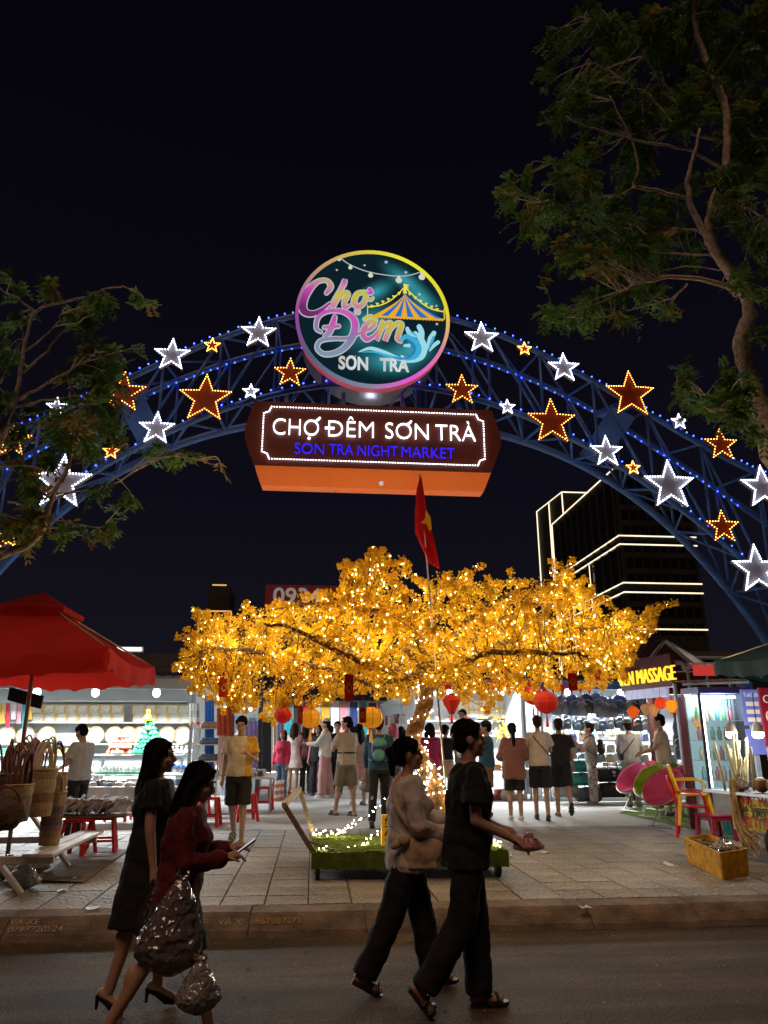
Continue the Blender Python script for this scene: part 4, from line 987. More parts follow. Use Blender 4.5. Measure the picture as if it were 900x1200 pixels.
# ================================================================ stalls
m_wallp = mat('stall_panel_white', (.70, .74, .76), .6, var=.08, scale=2); m_post = mat('stall_post_steel', (.35, .40, .44), .5, metal=.3, var=.1)
m_roofm = mat('stall_roof_sheet', (.38, .44, .46), .5, var=.15, scale=2); m_dkroof = mat('stall_roof_dark', (.05, .045, .05), .8, var=.3, scale=3)
m_tube = glow('fluorescent_tube', (.90, .98, 1), 9); m_bulb = glow('bulb_glass', (1, .96, .88), 14)
m_shelf = mat('shelf_white', (.72, .72, .70), .5, var=.08); m_cloth = mat('table_cloth', (.50, .53, .58), .8, var=.2, scale=4); m_redpl = mat('red_plastic', (.50, .012, .02), .35, var=.06); m_bluepl = mat('blue_tarp', (.03, .16, .50), .5, var=.15)
SKIN = None
def stall(label, x0, x1, y0, y1, h, roof, fascia=None, slope=.25, bulbs=3, power=45, back=True, sides='lr', group=None, tubes=2, col=(.92, .98, 1)):
    t = thing('market_stall', label, 'stall', ((x0 + x1) / 2, (y0 + y1) / 2, .15)); W, D = x1 - x0, y1 - y0
    for sx in (-1, 1):
        for sy in (-1, 1): b = MB(); b.box((sx * (W / 2 - .05), sy * (D / 2 - .05), h / 2), (.06, .06, h)); b.build('post', m_post, t)
    b = MB(); n = int(W / .12); vs = []; fs = []                    # corrugated roof sheet
    for i in range(n + 1):
        x = -W / 2 - .15 + (W + .3) * i / n; dz = .02 * (i % 2)
        vs += [(x, -D / 2 - .35, h + dz), (x, D / 2 + .1, h + slope + dz)]
    for i in range(n): fs.append((2 * i, 2 * i + 2, 2 * i + 3, 2 * i + 1))
    b.add(vs, fs); b.build('roof', roof, t)
    b = MB(); b.box((0, 0, h - .06), (W - .02, D - .1, .02)); b.build('ceiling', m_wallp, t)
    b = MB(); b.box((0, -D / 2 - .36, h - .08), (W + .3, .03, .20)); b.build('fascia', fascia or m_roofm, t)
    if back: b = MB(); b.box((0, D / 2 - .02, h / 2), (W - .1, .03, h - .12)); b.build('back_panel', m_wallp, t)
    for s, k in (('l', -1), ('r', 1)):
        if s in sides: b = MB(); b.box((k * (W / 2 - .012), .1, h / 2), (.02, D - .25, h - .12)); b.build('side_panel', m_wallp, t)
    for k in range(bulbs):
        x = -W / 2 + W * (k + .5) / bulbs + rnd.uniform(-.2, .2); b = MB(); b.sphere((x, -D / 2 - .1, h - .24), (.075, .075, .085), 12, 8); bb = b.build('bulb', m_bulb, t, smooth=True)
        b = MB(); b.tube([(x, -D / 2 - .1, h - .16), (x, -D / 2 - .1, h - .07)], .025, 8); b.build('socket', m_shelf, bb)
    for k in range(tubes):
        x = -W / 2 + W * (k + .5) / tubes; b = MB(); b.tube([(x - min(.6, W * .2), -D / 2 + .3, h - .12), (x + min(.6, W * .2), -D / 2 + .3, h - .12)], .02, 8); b.build('fluorescent_tube', m_tube, t)
    lamp(t, (0, -D * .22, h - .16), power * 10, col, kind='AREA', size=(W * .9, .5), rot=(R(-22), 0, 0), name='stall_light')
    return t
# left stall with trays and plates
S1 = (-8.6, -2.35, 15.4, 17.5); SH = 2.52
st1 = stall('souvenir stall with trays and plates behind the woven bags', *S1, SH, m_roofm, bulbs=5, power=85, tubes=3)
m_gold = mat('gold_rim', (.55, .36, .12), .4, metal=.4, var=.15); m_face_p = mat('tray_face', (.62, .70, .68), .35, var=.0)
def dress_tray():
    n, l, b = nodes_of(m_face_p); t = n.new('ShaderNodeTexCoord'); v = n.new('ShaderNodeTexVoronoi'); v.inputs['Scale'].default_value = 22; l.new(t.outputs['Object'], v.inputs[0])
    r = n.new('ShaderNodeValToRGB'); r.color_ramp.elements[0].color = (.12, .33, .40, 1); r.color_ramp.elements[1].color = (.80, .82, .76, 1); r.color_ramp.elements[0].position = .12; r.color_ramp.elements[1].position = .32
    e = r.color_ramp.elements.new(.2); e.color = (.65, .38, .25, 1)
    oi = n.new('ShaderNodeObjectInfo'); ad = n.new('ShaderNodeVectorMath'); l.new(t.outputs['Object'], ad.inputs[0]); l.new(oi.outputs['Random'], ad.inputs[1]); l.new(ad.outputs[0], v.inputs[0])
    l.new(v.outputs['Distance'], r.inputs[0]); l.new(r.outputs[0], b.inputs['Base Color'])
dress_tray()
def tray_proto():
    t = thing('framed_tray', 'gold framed patterned tray leaning on the upper stall shelf', 'tray', (0, 0, 0), 0, 'framed trays on the stall wall')
    b = MB(); w, h = .27, .20
    for s in (-1, 1): b.box((s * w / 2, 0, 0), (.022, .03, h + .02)); b.box((0, 0, s * h / 2), (w, .03, .022))
    b.build('frame', m_gold, t); b = MB(); b.box((0, .008, 0), (w - .02, .008, h - .02)); b.build('face', m_face_p, t); return t
def plate_proto():
    t = thing('display_plate', 'round painted plate standing on the middle stall shelf', 'plate', (0, 0, 0), 0, 'painted plates on the stall wall')
    pr = [(.001, .0), (.10, .002), (.15, .012), (.178, .03), (.185, .034)]
    b = MB(); vs = []; fs = []; N_ = 24
    for r_, z in pr:
        for k in range(N_): a = 2 * math.pi * k / N_; vs.append((r_ * math.cos(a), -z, r_ * math.sin(a)))
    for i in range(len(pr) - 1):
        for k in range(N_): a = i * N_ + k; c = i * N_ + (k + 1) % N_; fs.append((a, c, c + N_, a + N_))
    b.add(vs, fs); b.build('dish', m_face_p, t); b = MB(); b.tube([(.182 * math.cos(2 * math.pi * k / 24), -.034, .182 * math.sin(2 * math.pi * k / 24)) for k in range(25)], .012, 5, cap=False); b.build('rim', m_gold, t); return t
YW = 17.28
zsh = [on_y(120, y, YW).z for y in (822, 847, 872)]
for z in zsh:
    b = MB(); b.box((-.2, YW - 16.45 - .02, z - .15), (5.7, .30, .025)); b.build('shelf', m_shelf, st1)
tp, pp = tray_proto(), plate_proto(); f1_, f2_ = True, True
for row, y in enumerate((832, 841.5)):
    for k in range(15):
        px = 44 + k * 13.2 + row * 1.0
        if 146 < px < 156 or px > 236: continue
        p = on_y(px, y, YW - .05 + (-.05 if row else 0)); o = tp if f1_ else copy_tree(tp); f1_ = False; o.location = p; o.rotation_euler = (R(-9), 0, rnd.uniform(-.04, .04))
for px in (-12, 8, 30, 55, 98, 112, 134, 150, 165, 196, 214, 232):
    p = on_y(px, 862, YW - .04); o = pp if f2_ else copy_tree(pp); f2_ = False; o.location = p; o.rotation_euler = (R(-8), 0, 0)
# display steps with figurines
m_steps = mat('display_step', (.62, .66, .68), .6, var=.1)
FIG = {}
def figurine(kind, col, p, s=1.0, label='', group=''):
    key = (kind, col)
    if key not in FIG:
        t = thing('figurine', label, 'figurine', p, 0, group); m = mat('glaze_%d%d%d' % tuple(int(c * 99) for c in col), col, .25, var=.15, scale=10)
        if kind == 'buddha':
            b = MB(); b.lathe([(.045, 0), (.055, .012), (.05, .03), (.028, .07), (.022, .085)], 10); b.build('body', m, t, smooth=True); b = MB(); b.sphere((0, 0, .105), .025, 8, 6); b.build('head', m, t, smooth=True)
        elif kind == 'house':
            b = MB(); b.box((0, 0, .03), (.09, .06, .06)); b.build('wall', m_shelf, t); b = MB(); b.prism([(-.055, .06), (.055, .06), (0, .115)], -.035, .035); b.build('roof', m, t)
        elif kind == 'boat':
            b = MB(); b.prism([(-.05, .035), (-.035, 0), (.035, 0), (.05, .035)], -.02, .02); b.build('hull', m, t); b = MB(); b.prism([(-.02, .04), (.03, .04), (-.005, .12)], -.003, .003); b.build('sail', m_shelf, t)
        FIG[key] = t; o = t
    else: o = copy_tree(FIG[key])
    o.location = p; o.rotation_euler = (0, 0, rnd.uniform(-.4, .4)); o.scale = (s,) * 3; return o
GRN, PCH, BLU, WHT, YEL = (.03, .22, .12), (.75, .22, .14), (.06, .16, .45), (.75, .74, .70), (.80, .45, .03)
stp_t = thing('display_steps', 'white stepped display with rows of small figurines at the souvenir stall', 'display stand', (-4.3, 16.3, .15))
for k, (py, v) in enumerate(((936, 15.7), (908, 15.95), (884, 16.25))):
    z = on_y(150, py, v).z - .15; b = MB(); b.box((-.05, v - 16.3 + .13, z - .012), (3.5, .32, .024)); b.build('step_board', m_steps, stp_t)
    for sx in (-1.7, 0, 1.6): b = MB(); b.box((sx, v - 16.3 + .13, (z - .024) / 2), (.04, .26, z - .024)); b.build('step_leg', m_steps, stp_t)
def rowfig(kind, col, v, py, x0, x1, n, s, label, group):
    for k in range(n):
        p = on_y(x0 + (x1 - x0) * (k + .5) / n, py, v + rnd.uniform(-.04, .08)); figurine(kind, col, p, s * rnd.uniform(.9, 1.1), label, group)
zA = 883.5
for r_ in range(4): rowfig('buddha', PCH, 16.25 + .06 * r_, zA - r_ * 6.2, 126 + r_ * 3, 154 - r_ * 1, 6 - r_, 1.25, 'peach coloured seated figurine in a tiered display', 'peach figurines')
for r_ in range(7):
    rowfig('buddha', GRN, 16.22 + .06 * r_, zA - r_ * 5.4, 156 + r_ * 2.6, 194 - r_ * 2.6, max(1, 8 - r_), 1.3, 'dark green seated figurine in a stacked pyramid', 'green figurines')
b = MB(); pt = on_y(173, 845, 16.5)
figurine('buddha', YEL, pt, 1.9, 'golden figurine on top of the green pyramid', 'golden figurine')
rowfig('buddha', WHT, 16.25, zA, 194, 226, 6, 1.3, 'white seated figurine beside the green pyramid', 'white figurines')
rowfig('boat', GRN, 15.95, 907.5, 112, 166, 13, 1.2, 'green toy boat on the middle display step', 'green toy boats'); rowfig('house', WHT, 16.05, 905, 118, 166, 11, 1.15, 'tiny white roofed house on the middle display step', 'white toy houses')
rowfig('boat', BLU, 15.7, 935.5, 100, 240, 17, 1.3, 'blue toy boat on the lowest display step', 'blue toy boats'); rowfig('house', YEL, 15.85, 932, 95, 236, 15, 1.3, 'tiny yellow roofed house on the lowest display step', 'yellow toy houses'); rowfig('buddha', BLU, 15.78, 930, 110, 236, 14, 1.0, 'small blue figurine on the lowest display step', 'blue figurines')
rowfig('house', BLU, 15.98, 905, 168, 240, 13, 1.3, 'tiny blue roofed house on the middle display step', 'blue toy houses')
# hanging scarves, curtain, ladder shelf, clothes
def hanging(px0, px1, py0, py1, v, m, name, label, cat='cloth', waves=5, amp=.03, group=None):
    a, c, e, f = on_y(px0, py0, v), on_y(px1, py0, v), on_y(px0, py1, v), on_y(px1, py1, v)
    o = a; n = 18; vs = []; fs = []; rows = 5
    for j in range(rows + 1):
        for i in range(n + 1):
            u, w = i / n, j / rows; p = a.lerp(c, u).lerp(e.lerp(f, u), w) - o; p.y += math.sin(u * waves * 2 * math.pi) * amp * (.4 + .6 * w) + rnd.uniform(-.006, .006); vs.append(p)
    for j in range(rows):
        for i in range(n): q = j * (n + 1) + i; fs.append((q, q + 1, q + n + 2, q + n + 1))
    b = MB(); b.add(vs, fs); ob = b.build(name, m, None, smooth=True, loc=o); tag(ob, label, cat, group); return ob
def fabric(k, c): return mat('fabric_' + k, c, .85, var=.15, scale=5, thin=.2)
m_stripe = mat('striped_scarf', (.4, .4, .4), .85, var=0, thin=.2)
def dress_stripe():
    n, l, b = nodes_of(m_stripe); t = n.new('ShaderNodeTexCoord'); s_ = n.new('ShaderNodeSeparateXYZ'); l.new(t.outputs['Object'], s_.inputs[0]); r = n.new('ShaderNodeValToRGB'); mm = n.new('ShaderNodeMath'); mm.operation = 'MULTIPLY'; mm.inputs[1].default_value = -1.3; l.new(s_.outputs['Z'], mm.inputs[0]); l.new(mm.outputs[0], r.inputs[0]); r.color_ramp.interpolation = 'CONSTANT'
    el = r.color_ramp.elements; st = [(0, (.5, .55, .52)), (.18, (.10, .22, .16)), (.34, (.65, .65, .62)), (.46, (.55, .03, .05)), (.62, (.12, .04, .04)), (.82, (.25, .10, .08))]
    while len(el) < len(st): el.new(.5)
    for q, (p, c) in zip(el, st): q.position = p; q.color = (*c, 1)
    l.new(r.outputs[0], b.inputs['Base Color'])
dress_stripe()
hanging(222, 227, 824, 850, 15.3, m_stripe, 'scarf', 'striped red and green scarf hanging at the souvenir stall corner', 'scarf', 1, .02, 'striped scarves'); hanging(229, 234, 824, 850, 15.3, m_stripe, 'scarf', 'striped red and green scarf hanging at the souvenir stall corner', 'scarf', 1, .02, 'striped scarves')
hanging(240, 251, 816, 905, 15.25, fabric('blue', (.03, .12, .40)), 'curtain', 'long blue curtain at the end of the souvenir stall', 'curtain', 3)
hanging(254, 272, 830, 862, 14.6, fabric('rust', (.34, .06, .03)), 'hanging_shirt', 'rust red shirt hanging beside the walking man', 'shirt', 3, .05); hanging(256, 266, 858, 905, 14.9, fabric('blush', (.55, .36, .30)), 'hanging_shirt', 'pale blush garment hanging below the rust shirt', 'shirt', 2, .04)
hanging(265, 275, 822, 870, 15.3, fabric('brown', (.25, .10, .05)), 'hanging_shirt', 'dark brown garment hanging behind the rust shirt', 'shirt', 2, .04)
hanging(287, 302, 845, 900, 17.5, fabric('rainbow', (.20, .14, .30)), 'hanging_scarf', 'purple and green scarf hanging behind the walking man', 'scarf', 3); hanging(303, 318, 840, 905, 18.6, fabric('black', (.02, .02, .022)), 'hanging_coat', 'black coat hanging at the aisle stall', 'coat', 2)
hanging(318, 326, 838, 895, 20, fabric('cream', (.6, .52, .42)), 'hanging_coat', 'cream dress hanging at the aisle stall', 'dress', 2)
lad = thing('ladder_shelf', 'white ladder shelf with folded goods beside the blue curtain', 'shelf', on_z(238, 958, .15))
for sx in (-.18, .2): b = MB(); b.beam((sx, 0, 0), (sx, .12, 1.7), .03); b.build('upright', m_shelf, lad)
for k in range(5):
    b = MB(); b.box((.01, .04 + k * .02, .4 + k * .3), (.5, .3, .02)); b.build('shelf_board', m_shelf, lad)
m_goods = [mat('goods_%d' % k, c, .6, var=.25, scale=12) for k, c in enumerate(((.6, .32, .06), (.08, .09, .12), (.55, .52, .48), (.30, .06, .05), (.10, .20, .35), (.45, .40, .32), (.62, .60, .58), (.08, .22, .16)))]
for k in range(5):
    b = MB(); b.box((0, 0, .04), (.36, .22, .08)); b.box((.02, 0, .10), (.32, .2, .04)); o = b.build('folded_goods', m_goods[(0, 2, 1, 4, 5)[k]], None, bevel=.012); o.location = lad.location + V((.01, .04 + k * .02, .41 + k * .3)); tag(o, ('orange', 'grey', 'black', 'blue', 'beige')[k] + ' folded goods on the white ladder shelf', 'goods')

# generic counter with goods
def counter(label, x0, x1, y0, y1, h, m, skirt_to=.1):
    t = thing('sales_table', label, 'table', ((x0 + x1) / 2, (y0 + y1) / 2, .15)); W, D = x1 - x0, y1 - y0
    b = MB(); b.box((0, 0, h - .02), (W, D, .04)); b.build('table_top', m_shelf, t)
    for sx in (-1, 1):
        for sy in (-1, 1): b = MB(); b.box((sx * (W / 2 - .06), sy * (D / 2 - .06), (h - .04) / 2), (.04, .04, h - .04)); b.build('leg', m_post, t)
    if m:
        b = MB(); n = int(W / .06) + 1; vs = []; fs = []
        for i in range(n + 1): x = -W / 2 + W * i / n; o_ = .015 * math.sin(i * 1.3); vs += [(x, -D / 2 - .012, h - .01), (x, -D / 2 - .02 + o_, skirt_to)]
        for i in range(n): fs.append((2 * i, 2 * i + 2, 2 * i + 3, 2 * i + 1))
        b.add(vs, fs); b.build('skirt', m, t)
    return t
GC = {}
def goods_on(x0, x1, y0, y1, z, n, label, group, kinds=(0, 1, 2, 3, 4, 5, 6, 7), s=1.0, name='packaged_item', stuff=False):
    if stuff:
        bb = [MB() for _ in kinds]
        for k in range(n): d = [.13 * s * rnd.uniform(.6, 1.3) for _ in range(3)]; b = bb[0]; b.cur = rnd.randrange(len(kinds)); b.box((rnd.uniform(x0, x1), rnd.uniform(y0, y1), z + d[2] / 2), d, (0, 0, rnd.uniform(-.5, .5)))
        o = bb[0].build('packaged_goods', [m_goods[c] for c in kinds], None, kind='stuff'); tag(o, label, 'goods', None, 'stuff'); return
    for k in range(n):
        c = rnd.choice(kinds); key = (c, rnd.randrange(3), round(s, 1))
        if key not in GC:
            b = MB(); d = (.16 * s * rnd.uniform(.7, 1.2), .12 * s * rnd.uniform(.8, 1.2), .07 * s * rnd.uniform(.6, 1.8))
            if key[1] == 0: b.box((0, 0, d[2] / 2), d)
            elif key[1] == 1: b.lathe([(d[0] * .35, 0), (d[0] * .42, d[2] * .5), (d[0] * .3, d[2]), (.01, d[2] * 1.05)], 10)
            else: b.box((0, 0, d[2] / 3), (d[0], d[1], d[2] * .66)); b.box((.01, 0, d[2] * .8), (d[0] * .8, d[1] * .8, d[2] * .25))
            GC[key] = b.build(name, m_goods[c], None, bevel=.008); o = GC[key]
        else: o = GC[key].copy(); C.objects.link(o)
        o.location = (rnd.uniform(x0, x1), rnd.uniform(y0, y1), z); o.rotation_euler = (0, 0, rnd.uniform(-.5, .5)); tag(o, label, 'goods', group)
# tables in front of the souvenir stall, with red stool supports
ct1 = counter('low table of small goods behind the two women, cloth skirted', -4.6, -1.85, 13.9, 14.7, .62, m_cloth, .25); goods_on(-4.5, -1.95, 14.0, 14.6, .77, 46, 'small packaged item on the low skirted table', 'items on the low skirted table', (1, 2, 4, 5, 6, 6, 2))
ct2 = counter('table of glass trinkets beside the aisle, left row', -2.3, -.75, 15.6, 17.0, .68, None); goods_on(-2.2, -.85, 15.7, 16.9, .83, 44, 'small grey trinket on the aisle table', 'trinkets on the aisle table', (1, 2, 5, 6, 6, 6))
ct3 = counter('far table in the left row of the aisle', -2.6, -1.2, 19, 24, .7, m_cloth); goods_on(-2.5, -1.3, 19.1, 23.8, .85, 50, 'jumble of small items on the far aisle table', '', stuff=True)
# far stalls along the aisle
st2 = stall('clothes stall further down the left of the aisle', -7.0, -2.6, 18.4, 24.5, 2.6, m_roofm, bulbs=4, power=70, tubes=2, sides='l')
st3 = stall('pale roofed stall closing the far end of the aisle', -5.0, 5.5, 33, 36, 2.8, m_roofm, bulbs=7, power=130, tubes=4)
st4 = stall('souvenir stall with red awning in the middle of the market', 2.55, 5.35, 19.0, 21.2, 2.75, m_roofm, fascia=mat('red_awning', (.60, .03, .02), .5, var=.12), bulbs=2, power=50, tubes=2)
st5 = stall('bag stall with a blue awning hung full of backpacks', 5.45, 10.6, 18.0, 20.2, 2.72, m_dkroof, fascia=m_bluepl, bulbs=4, power=75, tubes=3)
st6 = stall('stall further down the right of the aisle', 2.6, 7.0, 23, 30, 2.7, m_roofm, bulbs=3, power=60, sides='r')
st7 = stall('dim stall to the far left beyond the souvenir stall', -14, -8.9, 16, 19, 2.6, m_roofm, bulbs=2, power=40)
# goods filling the far stalls: hung garments
gc = [('navy', (.03, .05, .14)), ('crimson', (.40, .03, .05)), ('white', (.68, .68, .66)), ('teal', (.03, .22, .24)), ('sand', (.48, .38, .26)), ('pink', (.60, .25, .30)), ('charcoal', (.03, .03, .035)), ('mustard', (.50, .30, .04))]
for k in range(15):
    nm, c = gc[(k * 3) % 8]; px = 322 + k * 11
    if px > 478: break
    hanging(px, px + 9, 822 + rnd.uniform(-2, 2), 868 + rnd.uniform(-6, 10), 32.6, fabric(nm, c), 'hanging_garment', nm + ' garment hanging in the stall at the far end of the aisle', 'garment', 2, .04, 'garments at the far stall ' + nm)
for k in range(9):
    nm, c = gc[(k * 5 + 2) % 8]; px = 484 + k * 5.6
    hanging(px, px + 5, 820 + rnd.uniform(-1, 2), 848 + rnd.uniform(-4, 8), 22.9, fabric(nm, c), 'hanging_garment', nm + ' garment hanging beside the yellow tree trunk', 'garment', 2, .03, 'garments beside the trunk ' + nm)
# middle stall goods
for row, y in enumerate((826, 837)):
    for k in range(8):
        px = 543 + k * 12 + row; p = on_y(px, y, 20.9); o = copy_tree(tp, group='framed trays in the middle stall', label='gold framed tray on the back wall of the red awning stall'); o.location = p; o.rotation_euler = (R(-9), 0, 0); o.scale = (1.15,) * 3
for k, py in enumerate((845, 862)):
    b = MB(); b.box((0, .85, on_y(590, py, 20.9).z - .15), (2.6, .3, .025)); b.build('shelf', m_shelf, st4)
    goods_on(2.75, 5.2, 20.8, 20.95, on_y(590, py, 20.9).z + .02, 14, 'small souvenir on a shelf of the red awning stall', 'souvenirs in the red awning stall', s=1.1)
ct4 = counter('stepped table of boxes in front of the red awning stall', 2.7, 5.3, 18.3, 19.0, .7, None); goods_on(2.8, 5.2, 18.35, 18.9, .85, 34, 'boxed souvenir on the table of the red awning stall', 'boxes on the middle table', (2, 5, 6, 0, 3)); goods_on(2.9, 5.2, 18.2, 18.7, .16, 22, 'carton stored under the middle table', 'cartons under the middle table', (5, 3, 2), 2.0)
gp = on_y(591, 872, 19.6); t = thing('gold_tree_ornament', 'small golden money tree ornament in the middle stall', 'ornament', gp)
b = MB()
for k in range(160): q = V((rnd.gauss(0, .11), rnd.gauss(0, .09), abs(rnd.gauss(.28, .16)))); a = rnd.uniform(0, 3); b.box(q, (.05, .008, .035), (rnd.uniform(-1, 1), rnd.uniform(-1, 1), a))
b.build('gold_leaves', mat('gold_leaf', (.75, .48, .06), .3, metal=.5, var=.15), t, kind='stuff'); b = MB(); b.tube([(0, 0, 0), (0, 0, .3)], .015, 6); b.lathe([(.06, 0), (.08, .06), (.07, .08)], 10); b.build('stem', m_wood, t)
# backpacks
m_bp = [mat('backpack_%d' % k, c, .6, var=.15, scale=10, bump=.15, bscale=30) for k, c in enumerate(((.025, .027, .032), (.13, .14, .16), (.05, .07, .12), (.25, .25, .25), (.02, .02, .02), (.09, .11, .14)))]
m_bg = [mat('handbag_%d' % k, c, .5, var=.12, scale=8) for k, c in enumerate(((.55, .44, .30), (.66, .62, .54), (.30, .18, .10), (.06, .06, .07), (.70, .68, .66), (.10, .13, .28), (.45, .34, .24), (.02, .16, .18)))]
def backpack_proto(m, nm, s):
    t = thing('backpack', nm, 'backpack', (0, 0, 0)); b = MB(); b.lathe([(.10, -.2), (.15, -.19), (.165, 0), (.15, .14), (.10, .21), (.03, .235)], 12, sx=1, sy=.6); b.build('body', m, t, smooth=True)
    b = MB(); b.lathe([(.06, -.15), (.11, -.14), (.115, -.02), (.07, .02)], 10, (0, -.06, -.02), 1, .55); b.build('front_pocket', m, t, smooth=True)
    b = MB(); b.tube([(-.12, -.095, .04), (-.05, -.115, .10), (.05, -.115, .10), (.12, -.095, .04)], .006, 4); b.build('zip', m_steel, t)
    b = MB(); b.tube([(-.03, 0, .22), (-.02, 0, .28), (.02, 0, .28), (.03, 0, .22)], .01, 5); b.build('grab_loop', m_black, t)
    for sx in (-1, 1): b = MB(); b.tube([(sx * .08, .08, .2), (sx * .12, .12, 0), (sx * .10, .06, -.22), (sx * .09, 0, -.32)], .014, 5, flat=.4); b.build('strap', m_black, t)
    return t
bpn = ('black', 'slate grey', 'navy', 'light grey', 'plain black glossy', 'blue grey'); BP = [None] * 6
def backpack(px, py, v, k, where, s=1.0):
    lb = '%s backpack %s' % (bpn[k], where)
    if BP[k] is None: BP[k] = backpack_proto(m_bp[k], lb, s); o = BP[k]
    else: o = copy_tree(BP[k])
    o['label'] = lb; o['group'] = bpn[k] + ' backpacks ' + where; o.location = on_y(px, py, v); o.rotation_euler = (0, 0, rnd.uniform(-.5, .5)); o.scale = (s * rnd.uniform(.9, 1.1),) * 3
for k in range(13): backpack(650 + k * 9.6 + rnd.uniform(-2, 2), 828 + rnd.uniform(-3, 3), 17.9, k % 6 if k % 3 else 1, 'hanging in the top row of the bag stall', 1.12)
for k in range(12): backpack(655 + k * 10 + rnd.uniform(-2, 2), 846 + rnd.uniform(-2, 3), 18.5, (k * 5 + 1) % 6, 'hanging in the second row of the bag stall', .95)
for k in range(16): backpack(795 + (k % 4) * 8 + rnd.uniform(-2, 2), 838 + (k // 4) * 15 + rnd.uniform(-2, 2), 17.4, (k * 5) % 6, 'hung on the wall beside the massage hut', .95)
def handbag_proto(m, lb):
    t = thing('handbag', lb, 'handbag', (0, 0, 0)); b = MB(); b.prism([(-.13, 0), (.13, 0), (.115, .15), (.08, .19), (-.08, .19), (-.115, .15)], -.045, .045); b.build('body', m, t, bevel=.015)
    b = MB(); b.prism([(-.117, .15), (.117, .15), (.08, .195), (-.08, .195)], -.052, -.047); b.build('flap', m, t); b = MB(); b.box((0, -.055, .14), (.03, .006, .02)); b.build('clasp', m_gold, t)
    b = MB(); b.tube([(-.07, 0, .18), (-.05, 0, .27), (.05, 0, .27), (.07, 0, .18)], .008, 5); b.build('handle', m, t); return t
hbn = ('tan', 'cream', 'brown', 'black', 'white', 'navy', 'camel', 'teal'); HB = [None] * 8
def handbag(px, py, v, k, where, s=1.0):
    lb = '%s handbag %s' % (hbn[k], where)
    if HB[k] is None: HB[k] = handbag_proto(m_bg[k], lb); o = HB[k]
    else: o = copy_tree(HB[k])
    o['label'] = lb; o['group'] = hbn[k] + ' handbags ' + where; o.location = on_y(px, py, v); o.rotation_euler = (0, 0, rnd.uniform(-.5, .5)); o.scale = (s * rnd.uniform(.85, 1.1),) * 3
for row, (py, v) in enumerate(((868, 18.75), (881, 18.45), (893, 18.15))):
    z = on_y(720, py, v).z - .15; b = MB(); b.box((0, v - 19.1 + .1, z - .012), (4.9, .3, .024)); b.build('shelf', m_shelf, st5)
    for k in range(14): handbag(652 + k * 10.5 + rnd.uniform(-2, 2), py, v, (k * 3 + row * 2) % 8 if row else (k * 5 + 3) % 8, ('on the upper shelf', 'on the middle shelf', 'on the lower shelf')[row] + ' of the bag stall', .95)
ct5 = counter('dark front table of the bag stall with duffel bags below', 5.5, 9.6, 17.2, 17.9, .78, None); goods_on(5.6, 9.5, 17.25, 17.8, .93, 44, 'wallet lying on the front table of the bag stall', 'wallets on the bag stall table', (1, 2, 5, 6, 7, 3), .9)
def duffel(px, py, v, m, lb, s=1.0, logo=False):
    p = on_y(px, py, v); t = thing('duffel_bag', lb, 'duffel bag', p); b = MB(); b.tube([(-.26 * s, 0, .14 * s), (-.24 * s, 0, .14 * s), (0, 0, .15 * s), (.24 * s, 0, .14 * s), (.26 * s, 0, .14 * s)], [.11 * s, .135 * s, .145 * s, .135 * s, .11 * s], 14); b.build('body', m, t, smooth=True)
    b = MB(); b.tube([(-.1 * s, -.13 * s, .2 * s), (-.08 * s, -.05 * s, .36 * s), (.08 * s, -.05 * s, .36 * s), (.1 * s, -.13 * s, .2 * s)], .012, 5); b.build('handle', m_black, t); b = MB(); b.box((0, 0, .296 * s), (.4 * s, .012, .006)); b.build('zip', m_steel, t)
    if logo:
        for a in (-.75, 0, .75):
            b = MB(); q = V((math.sin(a) * .028, -.148 * s, .15 * s + math.cos(a) * .035 + .01)); b.sphere(q, (.015, .004, .032), 8, 6, (0, a, 0)); b.build('logo_leaf', m_shelf, t)
        for k in range(3): b = MB(); b.box((0, -.148 * s, .135 * s - k * .013), (.07 - k * .006, .006, .007)); b.build('logo_bar', m_shelf, t)
for px, py, m, lb, s, lg in ((717, 917, m_bp[4], 'large black duffel bag with white leaf logo under the bag table', 1.25, True), (718, 935, m_bp[4], 'plain black duffel bag on the ground under the one with a logo', 1.15, False), (682, 905, mat('teal_nylon', (.015, .20, .18), .5, var=.12), 'teal duffel bag on top of a stack under the bag table', 1.0, False), (684, 921, mat('sea_nylon', (.03, .26, .22), .5, var=.12), 'sea green duffel bag below the teal one', 1.0, False), (663, 935, m_bp[3], 'light grey duffel bag under the bag table', 1.1, False), (690, 940, m_bp[5], 'blue grey duffel bag on the ground beside the floral trousers', 1.1, False), (752, 938, m_bp[2], 'navy duffel bag behind the pink folding chair', 1.1, False)): duffel(px, py, 17.3, m, lb, s, lg)
b = MB(); b.beam(on_y(590, 806, 18.3), on_y(640, 806, 18.3), .03); o = b.build('light_rail', m_tube); o['x'] = 1; del o['x']; tag(o, 'white fluorescent batten under the red awning', 'light')
# red bunting flags under the awnings
for k in range(11):
    px = 585 + k * 10.5; p = on_y(px, 801 + (k % 3), 17.4); b = MB(); w = .09; b.prism([(-w, 0), (w, 0), (0, -.26)], 0, .004); o = b.build('bunting_flag', m_env, None, loc=p, rot=(0, 0, rnd.uniform(-.4, .4))); tag(o, 'red pennant strung between the yellow tree and the awnings', 'flag', 'red pennants')
